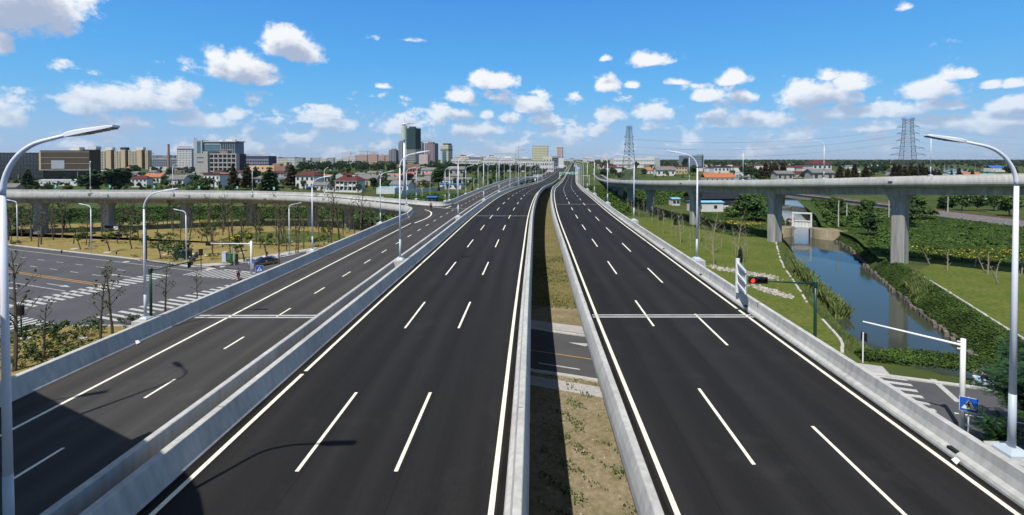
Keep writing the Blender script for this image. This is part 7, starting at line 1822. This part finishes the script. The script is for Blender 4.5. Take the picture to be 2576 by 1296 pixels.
# ------------------------------------------------------------------ sluice gate and boats
wing_m = mat('wing_wall_concrete', (.33, .275, .185), .95, .2, .8, stretch=(1, 1, .2), fine=.15, finescale=3, spec=.1)
def sluice():
    t = thing('sluice_gate', 'white concrete sluice gate frame with curved wing walls across the canal', 'sluice gate', (82.6, 133.5, 0), R(-26)); z0 = WATER_Z - .8
    for x in (-2.25, 2.25):
        MB().box((x, 0, z0), (.7, 3.2, .3 - z0)).build('pier', concrete_d, t); MB().box((x, -.4, .3), (.42, .42, 4.0)).build('post', w_white, t)
    MB().box((0, -.4, 3.9), (4.92, .5, .42)).build('lintel', w_white, t); MB().box((0, -.4, 1.75), (4.1, .35, .28)).build('beam', w_white, t); MB().box((0, -.3, .25), (4.1, .2, 1.5)).build('gate_leaf', w_white, t); MB().box((0, -.2, -.05), (5.2, 2.6, .28)).build('bridge_slab', concrete, t)
    for k in range(5): MB().box((-1.7 + k * .85, -.45, .3), (.1, .1, 1.4)).build('gate_rib', w_conc, t)
    for s_ in (-1, 1):
        P = [Vector((s_ * x, y, 0)) for x, y in ((2.6, -1.4), (2.9, -2.8), (4.0, -4.0), (6.0, -4.7), (8.4, -4.6), (10.4, -3.8))]; P = catmull(P, 4); rows = []
        for i, p in enumerate(P):
            tt = (P[min(i+1, len(P)-1)] - P[max(i-1, 0)]).normalized(); n = Vector((tt.y, -tt.x, 0)) * .22; rows.append([p - n + Vector((0, 0, z0)), p + n + Vector((0, 0, z0)), p + n + Vector((0, 0, .2)), p - n + Vector((0, 0, .2))])
        q = MB(); q.sweep(rows); link('wing_wall', fixed_normals(q.mesh('wing_wall', wing_m)), t)
        q = MB(); q.sheet([tuple(p + Vector((0, 0, .02))) for p in P] + [(s_ * 11, 1.5, .02), (s_ * 2.7, 1.5, .02)]); link('earth_fill', fixed_normals(q.mesh('earth_fill', dirt)), t)
sluice()
def boat(lab, x, y, rz, L_=6.0, W=2.0, cm=None, name='barge'):
    t = thing(name, lab, 'boat', (x, y, WATER_Z), rz); rows = []
    for f, w, z in ((0, .30, .55), (.12, .8, .2), (.3, 1, .0), (.7, 1, .0), (.9, .75, .15), (1, .25, .6)):
        X = (f - .5) * L_; w *= W / 2; rows.append([Vector((X, -w, .75 + z * .4)), Vector((X, -w * .7, z - .25)), Vector((X, w * .7, z - .25)), Vector((X, w, .75 + z * .4)), Vector((X, w * .85, .72 + z * .4)), Vector((X, w * .6, .25 + z * .4)), Vector((X, -w * .6, .25 + z * .4)), Vector((X, -w * .85, .72 + z * .4))])
    q = MB(); q.sweep(rows); link('hull', fixed_normals(q.mesh('hull', concrete_d)), t)
    if cm:
        q = MB(); q.sweep([[Vector((X, W * .42 * math.cos(R(a)), .7 + .95 * math.sin(R(a)))) for a in range(0, 181, 20)] for X in (-L_ * .28, L_ * .25)], closed=False); link('canopy', q.mesh('canopy', cm), t)
        MB().box((-L_ * .1, 0, 1.2), (L_ * .3, W * .5, .6)).build('cargo', r_org, t)
boat('small moored barge with a red canopy above the sluice', 95.5, 160, R(70), 6.6, 3.2, r_red); boat('flat dark skiff further up the creek', 121, 207, R(10), 6, 1.6, None, 'skiff')
b = at(1826, 533, -1.5); t = thing('houseboat', 'small white box cabin on a raft beside the boat house', 'boat', (b[0], b[1], -2.4), .05); MB().box((0, 0, 0), (3.4, 3, .7)).build('raft', concrete_d, t); MB().box((0, 0, .7), (2.9, 2.4, 2.4)).build('cabin', w_white, t); MB().box((0, 0, 3.1), (3.2, 2.7, .12)).build('roof', r_white, t)

# ------------------------------------------------------------------ vehicles and people
car_blue = mat('car_blue', (.012, .022, .075), .25, .05, 1, world=False, spec=.6, coat=.6); car_gold = mat('car_gold', (.34, .20, .06), .3, .05, 1, world=False, spec=.6, metal=.3, coat=.5); tyre = mat('tyre', (.015, .015, .016), .9, .1, 4, world=False); chrome = mat('bright_metal', (.55, .55, .56), .25, .05, 3, metal=.8, world=False)
def taxi():
    b = at(663, 667, 0); t = thing('taxi', 'dark blue and gold taxi saloon driving down the side street', 'car', (b[0], b[1], .04), R(232))
    L_ = 4.75; W = 1.8
    def skin(secs, m, nm, par=t):
        q = MB(); q.sweep([[Vector((x, y, z)) for y, z in pr] for x, pr in secs]); return link(nm, fixed_normals(q.mesh(nm, m)), par)
    def lo(w, a, c): return [(-w, a), (w, a), (w + .02, (a + c) / 2), (w, c), (-w, c), (-w - .02, (a + c) / 2)]
    skin([(-2.36, lo(.70, .38, .58)), (-2.25, lo(.84, .26, .62)), (-1.4, lo(.90, .20, .62)), (1.3, lo(.90, .20, .62)), (2.15, lo(.85, .24, .60)), (2.37, lo(.68, .36, .56))], car_gold, 'lower_body')
    up = lambda w, a, c, k=.93: [(-w, a), (w, a), (w, a + (c - a) * .6), (w * k, c), (-w * k, c), (-w, a + (c - a) * .6)]
    skin([(-2.34, up(.68, .56, .80)), (-2.2, up(.83, .6, .94)), (-1.3, up(.895, .61, .98)), (1.0, up(.895, .61, .95)), (1.95, up(.84, .59, .84)), (2.34, up(.66, .55, .70))], car_blue, 'upper_body')
    skin([(-1.75, up(.72, .95, 1.0)), (-1.05, up(.76, .96, 1.38, .80)), (-.2, up(.77, .96, 1.44, .78)), (.45, up(.76, .95, 1.38, .80)), (1.15, up(.72, .93, .97))], glass_d, 'windows')
    skin([(-1.1, [(-.60, 1.38), (.60, 1.38), (.56, 1.43), (-.56, 1.43)]), (-.2, [(-.61, 1.44), (.61, 1.44), (.56, 1.485), (-.56, 1.485)]), (.5, [(-.60, 1.37), (.60, 1.37), (.56, 1.425), (-.56, 1.425)])], car_blue, 'roof')
    for x in (-.95, -.1, .75):
        for s_ in (-1, 1): q = MB(); q.beam((x + (.25 if x < -.5 else -.45 if x > .5 else 0), s_ * .60, 1.40), (x + (-.15 if x < -.5 else .25 if x > .5 else 0), s_ * .75, .96), .07); q.build('window_pillar', car_blue, t)
    for x in (-1.38, 1.42):
        for s_ in (-1, 1):
            w = MB().tube([(x, s_ * .68, .32), (x, s_ * .92, .32)], .32, 18).build('wheel', tyre, t); MB().tube([(x, s_ * .90, .32), (x, s_ * .935, .32)], .20, 12).build('rim', chrome, w)
    MB().box((-.1, 0, 1.48), (.28, .62, .15), 0, .8).build('roof_sign', white_s, t)
    for s_ in (-1, 1):
        MB().obox((2.27, s_ * .58, .66), (.07, 0, 0), (0, .17, 0), (0, 0, .07)).build('headlight', white_s, t); MB().obox((-2.32, s_ * .60, .78), (.05, 0, 0), (0, .13, 0), (0, 0, .08)).build('tail_light', RED_T, t); MB().obox((.75, s_ * .97, 1.0), (.08, 0, 0), (0, .09, 0), (0, 0, .06)).build('mirror', car_blue, t)
    MB().obox((2.38, 0, .45), (.015, 0, 0), (0, .24, 0), (0, 0, .07)).build('number_plate', blue_s, t); MB().obox((2.33, 0, .60), (.03, 0, 0), (0, .35, 0), (0, 0, .05)).build('grille', chrome, t)
    for s_ in (-1, 1): q = MB(); q.tube([(-.1, s_ * .915, .78), (-.1, s_ * .925, .78)], .11, 12); q.build('door_emblem', white_s, t)
taxi()
skin_m = mat('skin', (.30, .17, .11), .7, .05, 2, world=False); hair_m = mat('hair', (.012, .010, .009), .7, .1, 5, world=False)
def body(t, joints, edges, m, name='body'):
    """one continuous skinned figure: joints {name: (x, y, z, radius)}"""
    names = list(joints); me = bpy.data.meshes.new(name); me.from_pydata([joints[k][:3] for k in names], [(names.index(a), names.index(b)) for a, b in edges], []); me.materials.append(m)
    o = link(name, me, t); sk = o.modifiers.new('skin', 'SKIN'); sk.use_smooth_shade = True
    for i, k in enumerate(names):
        v = me.skin_vertices[0].data[i]; v.radius = (joints[k][3],) * 2; v.use_root = (k == 'pelvis')
    s = o.modifiers.new('sub', 'SUBSURF'); s.levels = 1; s.render_levels = 1; return o
def figure(t, J, shirt, trousers, shoes=black_p):
    """J: joint positions. Skin body with shirt and trousers as close-fitting clothing"""
    r = dict(pelvis=.13, waist=.125, chest=.15, neck=.055, head=.095, crown=.085, sl=.07, el=.045, hl=.034, sr=.07, er=.045, hr=.034, kl=.058, al=.042, tl=.04, kr=.058, ar=.042, tr=.04, ql=.085, qr=.085)
    jj = {k: tuple(J[k]) + (r[k],) for k in J}
    E = [('pelvis', 'waist'), ('waist', 'chest'), ('chest', 'neck'), ('neck', 'head'), ('head', 'crown'), ('chest', 'sl'), ('sl', 'el'), ('el', 'hl'), ('chest', 'sr'), ('sr', 'er'), ('er', 'hr'), ('pelvis', 'ql'), ('ql', 'kl'), ('kl', 'al'), ('al', 'tl'), ('pelvis', 'qr'), ('qr', 'kr'), ('kr', 'ar'), ('ar', 'tr')]
    b = body(t, jj, E, skin_m)
    V = lambda k: Vector(J[k])
    mix = lambda a, b_, f: tuple(V(a).lerp(V(b_), f))
    s = {k: tuple(J[k]) + (r[k] * 1.13 + .008,) for k in ('pelvis', 'waist', 'chest', 'sl', 'sr')}; s['el'] = mix('sl', 'el', .8) + (.062,); s['er'] = mix('sr', 'er', .8) + (.062,)
    s['nk'] = mix('chest', 'neck', .5) + (.085,)
    body(t, s, [('pelvis', 'waist'), ('waist', 'chest'), ('chest', 'nk'), ('chest', 'sl'), ('sl', 'el'), ('chest', 'sr'), ('sr', 'er')], shirt, 'shirt')
    s = {k: tuple(J[k]) + (r[k] * 1.12 + .01,) for k in ('pelvis', 'ql', 'kl', 'qr', 'kr')}; s['al'] = mix('kl', 'al', .92) + (.055,); s['ar'] = mix('kr', 'ar', .92) + (.055,)
    body(t, s, [('pelvis', 'ql'), ('ql', 'kl'), ('kl', 'al'), ('pelvis', 'qr'), ('qr', 'kr'), ('kr', 'ar')], trousers, 'trousers')
    for a, c in (('al', 'tl'), ('ar', 'tr')): q = MB(); q.tube([V(a) - Vector((0, 0, .02)), V(c)], [.052, .045], 7); q.build('shoe', shoes, t)
    h, c = V('head'), V('crown'); q = MB(); d = (c - h).normalized(); q.tube([h + d * .015, h + d * .07, c + d * .02, c + d * .065], [.108, .115, .10, .05], 10); q.build('hair', hair_m, t, smooth=True)
navy_c = mat('cloth_navy', (.02, .03, .07), .9, .1, 4, world=False); white_c = mat('cloth_white', (.55, .57, .62), .9, .06, 4, world=False); dark_c = mat('cloth_dark', (.02, .02, .022), .9, .1, 4, world=False)
def two_wheeler(name, lab, loc, rz, bodym, seatm, wheel=.25, base=1.25, motor=False):
    t = thing(name, lab, 'motorcycle' if motor else 'scooter', loc, rz)
    for x in (-base / 2, base / 2):
        q = MB(); n = 20; rows = [[Vector((x + (wheel - .035 + .035 * math.cos(R(72 * k))) * math.cos(R(18 * i)), .05 * math.sin(R(72 * k)), wheel + (wheel - .035 + .035 * math.cos(R(72 * k))) * math.sin(R(18 * i)))) for k in range(5)] for i in range(21)]
        q.sweep(rows, cap=False); w = q.build('wheel', tyre, t); q = MB()
        for i in range(6): q.beam((x, 0, wheel), (x + (wheel - .05) * math.cos(R(60 * i)), 0, wheel + (wheel - .05) * math.sin(R(60 * i))), .02)
        q.tube([(x, -.07, wheel), (x, .07, wheel)], .05, 8); q.build('rim', chrome, w)
    q = MB()
    sec = [(-base * .62, .62, .80, .10), (-base * .40, .45, .84, .15), (-base * .12, .36, .72, .14), (base * .10, .34 if not motor else .45, .46 if not motor else .88, .14), (base * .28, .45, .95 if not motor else .90, .10), (base * .42, .62, .98, .09)]
    q.sweep([[Vector((x, -w, a)), Vector((x, w, a)), Vector((x, w, b)), Vector((x, w * .6, b + .03)), Vector((x, -w * .6, b + .03)), Vector((x, -w, b))] for x, a, b, w in sec]); link('bodywork', fixed_normals(q.mesh('bodywork', bodym)), t)
    MB().box((-base * .30, 0, .84), (base * .55, .27, .10), 0, .9).build('saddle', seatm, t)
    q = MB(); q.tube([(base * .5, 0, wheel), (base * .36, 0, 1.02)], .035, 7); q.tube([(base * .33, -.34, 1.06), (base * .37, 0, 1.03), (base * .33, .34, 1.06)], .018, 6); q.build('fork', chrome, t); MB().box((base * .46, 0, .80), (.12, .18, .16)).build('headlight', white_s, t)
    for s_ in (-1, 1): q = MB(); q.tube([(base * .35, s_ * .28, 1.05), (base * .36, s_ * .36, 1.24)], .008, 4); q.obox((base * .35, s_ * .38, 1.26), (.01, 0, 0), (0, .06, 0), (0, 0, .04)); q.build('mirror', chrome, t)
    MB().box((-base * .64, 0, .60), (.08, .2, .09)).build('tail_light', RED_T, t)
    if motor: MB().box((0, 0, .28), (.42, .26, .30), 0, .8).build('engine', chrome, t); q = MB(); q.tube([(.1, .16, .32), (-base * .55, .18, .36)], .05, 7); q.build('exhaust', chrome, t)
    return t
def rider_pose(base, seat=.98, lean=.25):
    hx = base * .33; J = dict(pelvis=(-base * .18, 0, seat), waist=(-base * .15, 0, seat + .2), chest=(-base * .15 + lean * .45, 0, seat + .42), neck=(-base * .15 + lean * .65, 0, seat + .60), head=(-base * .15 + lean * .82, 0, seat + .71), crown=(-base * .15 + lean * .82, 0, seat + .82))
    for s_, k in ((1, 'l'), (-1, 'r')):
        J['s' + k] = (J['chest'][0] + .02, s_ * .19, seat + .47); J['e' + k] = (J['chest'][0] + .18, s_ * .30, seat + .26); J['h' + k] = (hx, s_ * .32, 1.09)
        J['q' + k] = (-base * .12, s_ * .11, seat - .02); J['k' + k] = (base * .14, s_ * .20, seat - .12); J['a' + k] = (base * .02, s_ * .19, .42); J['t' + k] = (base * .02 + .2, s_ * .20, .38)
    return J
b = at(600, 704, 0); rz = R(118); t = two_wheeler('motor_scooter', 'red motor scooter crossing the zebra stripes behind the slip road', (b[0], b[1], .03), rz, mat('scooter_red', (.30, .012, .02), .35, .05, 1, world=False, spec=.5), black_p)
p = thing('person', 'person in dark blue shirt riding the red scooter', 'person', (b[0], b[1], .03), rz); figure(p, rider_pose(1.25), navy_c, dark_c)
b = at(2470, 975, 0); rz = R(172); t = two_wheeler('motorcycle', 'pale blue and white motorcycle passing behind the dark tree', (b[0], b[1], .03), rz, mat('bike_blue', (.45, .62, .74), .35, .1, 2, world=False, spec=.5), black_p, .30, 1.30, True)
p = thing('person', 'dark-haired person in white top leaning over the motorcycle', 'person', (b[0], b[1], .03), rz); figure(p, rider_pose(1.3, 1.0, .45), white_c, dark_c)
b = at(1978, 612, -1.6); p = thing('person', 'person in dark clothes standing fishing on the left canal bank', 'person', (66.5, 115.2, float(height(np.array([66.5]), np.array([115.2]))[0]) + .02), .3)
J = dict(pelvis=(0, 0, .92), waist=(0, 0, 1.08), chest=(.03, 0, 1.32), neck=(.05, 0, 1.5), head=(.08, 0, 1.60), crown=(.08, 0, 1.70), sl=(.03, .19, 1.40), el=(.16, .22, 1.16), hl=(.38, .08, 1.12), sr=(.03, -.19, 1.40), er=(.14, -.22, 1.14), hr=(.34, -.06, 1.06), ql=(0, .10, .88), kl=(.03, .12, .48), al=(0, .13, .08), tl=(.18, .15, .04), qr=(0, -.10, .88), kr=(.05, -.12, .48), ar=(.0, -.14, .08), tr=(.18, -.16, .04))
figure(p, J, dark_c, dark_c)
q = MB(); q.tube([(66.5 + .3, 115.2 + .1, -.2), (69.6, 114.4, .9)], [.02, .008], 5); q.build('fishing_rod', bark, label='long thin fishing rod held out over the canal', cat='fishing rod')
# two riders stopped at the loop tip
for k, (x, y) in enumerate(((-18.8, 108.6),)):
    t = two_wheeler('motor_scooter', 'dark scooter parked by the loop parapet tip', (x, y, 7.7), R(100), dark_c, black_p)
    p = thing('person', 'person in grey clothes sitting on the scooter at the loop tip', 'person', (x, y, 7.7), R(100)); figure(p, rider_pose(1.25), MATS['cloth_navy'], dark_c)

# ------------------------------------------------------------------ trees of the village and beyond
def tpx(pr, lab, x, yt, yb, Hp, grp=None, wide=1.0, name='tree'):
    b = at(x, yb, 0); h = (yb - yt) / FPX * b[1]; s = h / Hp; return spawn(pr, name, lab, 'tree', b, rnd.uniform(0, 6), (s * wide, s * wide, s), grp)
for x, yt, yb, w, lab, pr in ((70, 424, 478, 1.3, 'dark pointed tree before the mall wall', CONG[0]), (232, 420, 482, 1.9, 'broad dark tree in front of the mall, left of its twin', BROAD[0]), (296, 422, 482, 1.9, 'broad dark tree right of its twin, before the tan blocks', BROAD[2]), (168, 456, 482, 1.5, 'round light green tree at the loop edge', WILL[0]),
        (587, 413, 478, 1.3, 'dark rusty conifer beside the white two-storey house', CONI[0]), (622, 410, 478, 1.3, 'rusty conifer left of the peach building', CONI[1]), (643, 418, 462, 1.1, 'slim dark conifer before the peach building', CONG[1]), (678, 420, 486, 1.7, 'large dark broad conifer under the peach building', CONG[0]), (734, 412, 472, 1.5, 'large rusty conifer right of the brown wing', CONI[2]), (766, 452, 474, 1.3, 'rounded dark bush tree by the maroon roof', BROAD[1]),
        (514, 448, 486, 1.7, 'brown-green spreading tree by the red-edged house', BROAD[3]), (1104, 424, 474, 1.15, 'big round tree left of the blue-roofed shed', BROAD[4]), (342, 412, 440, 1.2, 'dark tree before the chimney', BROAD[0]), (1010, 440, 470, 1.0, 'dark tree behind the telecom mast', BROAD[1]), (940, 446, 476, 1.2, 'dark tree between cottage and orange roof', BROAD[2]), (970, 456, 478, 1.2, 'dark tree under the orange roof', BROAD[3]), (430, 424, 442, 1.4, 'tree before the concrete frame building', BROAD[1]), (552, 410, 428, 1.3, 'tree before the concrete frame', BROAD[0])): tpx(pr, lab, x, yt, yb, 11 if pr in CONI else 10, None, w)
for x, yt, yb in ((1913, 418, 452), (1926, 407, 450), (1938, 412, 442), (1946, 407, 441), (1954, 413, 442), (1970, 408, 446), (2112, 414, 452), (2133, 421, 452), (2149, 412, 452), (2178, 413, 452), (2250, 410, 452), (2276, 416, 453), (2292, 412, 453), (2311, 415, 452), (2322, 414, 452), (2342, 422, 452), (2352, 425, 452), (2362, 427, 452), (2394, 431, 450), (2412, 423, 450), (2446, 428, 451), (2556, 421, 452), (2262, 411, 453), (2302, 417, 453), (2330, 418, 452)):
    tpx(CONI[int(x) % 3], 'rusty conifer ' + near(RL, *at(x, yb)[:2]) + ', beyond the flyover', x, yt, yb, 11, 'rusty conifers beyond the flyover', 1.5)
for x, yt, yb, w in ((1722, 397, 426, .9), (1745, 411, 440, 1.3), (1890, 414, 446, 1.5), (1905, 430, 452, 1.5), (1800, 405, 420, 1.5), (1870, 408, 440, 1.2), (2020, 430, 450, 1.3), (1600, 404, 424, 1.3), (1646, 402, 420, 1.2), (1670, 403, 420, 1.3), (1540, 418, 442, 1.2), (1520, 420, 446, 1.3), (1560, 430, 452, 1.4), (2056, 432, 452, 1.3), (1990, 432, 450, 1.2), (1810, 430, 446, 1.0), (2220, 408, 436, 1.6), (2200, 412, 440, 1.5), (2540, 412, 440, 1.5)):
    tpx(BROAD[int(x) % 5], 'dark broad tree among the houses right of the expressway', x, yt, yb, 10, 'broad trees right of the expressway', w)
for x, yt, yb, w in ((2080, 520, 560, 1.0), (2100, 510, 545, 1.2), (2180, 515, 548, 1.2), (2300, 505, 545, 1.3), (2330, 512, 552, 1.3), (2290, 520, 565, 1.2), (2420, 500, 530, 1.2), (2460, 502, 532, 1.2), (2540, 508, 545, 1.4), (2380, 505, 540, 1.3), (2500, 500, 530, 1.2), (1870, 505, 545, 1.4), (1895, 520, 560, 1.3), (1840, 515, 548, 1.3), (2130, 516, 548, 1.3), (2210, 530, 560, 1.2), (1760, 540, 560, 1.2)):
    tpx((WILL + BROAD)[int(x) % 8], 'leafy bushy tree ' + min(((1760, 'by the third flyover pier'), (1845, 'beside the white boat house'), (1895, 'by the second flyover pier'), (2090, 'by the sluice'), (2130, 'by the bank poles'), (2190, 'below the railway bridge'), (2300, 'right of the near flyover pier'), (2350, 'by the railway bridge end'), (2405, 'beside the railway ballast'), (2480, 'beyond the railway track'), (2545, 'behind the right lamp pole')), key=lambda q: abs(q[0] - x))[1] + ', seen under the flyover', x, yt, yb, 7, 'bushy trees under the flyover', w)
r2 = random.Random(77)
def tree_fill(n, x0, x1, y0, y1, protos, hm, lab, grp, avoid=None, sc=(.7, 1.1), L_=None, joined=None):
    k = 0; items = []
    while k < n:
        dx, dy = r2.uniform(x0, x1), r2.uniform(y0, y1); Y = FPX * CAMZ / (dy - 400); x = (dx - 1288) / FPX * Y
        if avoid and avoid(x, Y): continue
        s = r2.uniform(*sc); a = s * r2.uniform(.9, 1.3); k += 1
        if joined: items.append((r2.choice(protos), x, Y, a, s, r2.uniform(0, 6)))
        else: spawn(r2.choice(protos), 'tree', lab + (' ' + near(L_, x, Y) if L_ else ''), 'tree' if grp and 'bush' not in grp else 'bush', (x, Y, 0), r2.uniform(0, 6), (a, a, s), grp)
    if joined: join_trees(joined, items, lab, leaf_d if protos is BROAD else leaf_l if protos is WILL else leaf_m)
tree_fill(85, 300, 1200, 430, 470, BROAD + CONG, 10, 'dark garden tree', 'garden trees of the left village', nearroad, (.45, .85), VL)
tree_fill(95, 40, 985, 462, 484, BROAD + WILL, 10, 'low leafy bush', 'bushes between loop ramp and village', nearroad, (.18, .38), VL)
tree_fill(150, 740, 1300, 424, 437, BROAD, 10, 'dark belt of trees between village and towers', None, nearroad, (.95, 1.35), None, 'tree_belt')
tree_fill(60, 760, 1010, 434, 441, WILL, 8, 'pale willow scrub in front of the dark tree belt', None, nearroad, (.8, 1.1), None, 'willow_scrub')
tree_fill(90, 0, 640, 416, 446, BROAD, 10, 'dark trees among the factory yards at far left', None, None, (.6, 1.0), None, 'factory_yard_trees')
tree_fill(190, 1110, 1400, 428, 438, BROAD, 10, 'dark trees in front of the white shop terraces', None, lambda x, y: -30 < x - XR(y) < 40, (.85, 1.2), None, 'terrace_trees')
tree_fill(50, 1480, 2560, 424, 448, BROAD + WILL, 10, 'dark field tree', 'field trees right of the expressway', nearroad, (.5, .9), RL)
tree_fill(330, 1480, 2600, 407, 426, BROAD, 10, 'dark trees and hedges across the fields right of the expressway', None, nearroad, (.55, 1.0), None, 'field_hedges')
tree_fill(260, 1480, 2600, 424, 450, WILL, 10, 'green brush in the fields beyond the flyover', None, nearroad, (.25, .5), None, 'field_brush')
tree_fill(420, -20, 1190, 430, 484, BROAD + CONG, 10, 'dark brush and small garden trees filling the left village', None, nearroad, (.20, .55), None, 'garden_brush')
tree_fill(26, 1190, 1300, 440, 470, BROAD + WILL, 10, 'leafy tree beside the far slip road', 'trees beside the far slip road', lambda x, y: -24 < x - XR(y) < 40, (.35, .6))
for k in range(34):
    Y = 420 + k * 16; spawn(BROAD[k % 5], 'street_tree', 'clipped tree in the row along the far left carriageway', 'tree', onroad(-27 - (k % 2), Y, 0), k, .55, 'tree row along the far left carriageway')
for k in range(16):
    Y = 372 + k * 12; spawn(SHR[k % 4], 'shrub', 'green shrub in the far median strip', 'shrub', onroad(1.9 + (k % 3) * .3, Y, ZD(Y) if Y > 430 else max(0, ZD(Y) - .6)), k, 1.5, 'shrubs of the far median strip')
def far_woods():
    rng = np.random.default_rng(99); n = 9000; dx = rng.uniform(-260, 2840, n); Y = 1100 * np.exp(rng.random(n) * 1.7); x = (dx - 1288) / FPX * Y
    keep = (np.abs(x - .132 * Y) > 60) & ((dx > 1500) | (rng.random(n) < .45)) & ((np.sin(x * .006 + Y * .004) + np.sin(x * .013 - Y * .009 + 1) > -.5)); x, Y = x[keep], Y[keep]; n = len(x); m = 20
    h = rng.uniform(8, 15, n); cx = np.repeat(x, m) + rng.normal(size=n * m) * 3.6; cy = np.repeat(Y, m) + rng.normal(size=n * m) * 3; hz = np.repeat(h, m); cz = hz * (.15 + .85 * rng.random(n * m) ** .7)
    C = np.stack([cx, cy, cz], 1); N_ = rng.normal(size=(n * m, 3)); N_ /= np.linalg.norm(N_, axis=1)[:, None]; a = np.cross(N_, rng.normal(size=(n * m, 3))); a /= np.linalg.norm(a, axis=1)[:, None]; b = np.cross(N_, a); s = rng.uniform(1.0, 2.3, (n * m, 1))
    link('far_woods', quads('far_woods', C, a * s, b * s, far_leaf), label='dark belt of distant woods along the horizon', cat='woods', kind='stuff')
far_woods()
# ------------------------------------------------------------------ air
def haze():
    m = bpy.data.materials.new('haze_air'); m.use_nodes = True; nt = m.node_tree; nt.nodes.clear()
    v = nt.nodes.new('ShaderNodeVolumePrincipled'); v.inputs['Color'].default_value = (.80, .88, 1, 1); v.inputs['Density'].default_value = 3e-5; v.inputs['Anisotropy'].default_value = .2
    o = nt.nodes.new('ShaderNodeOutputMaterial'); nt.links.new(v.outputs[0], o.inputs['Volume'])
    q = MB(); q.box((0, 6050, -5), (23200, 13100, 128)); me = q.mesh('haze', m); link('haze', me, kind='stuff', label='thin blue air over the plain', cat='haze')
haze()
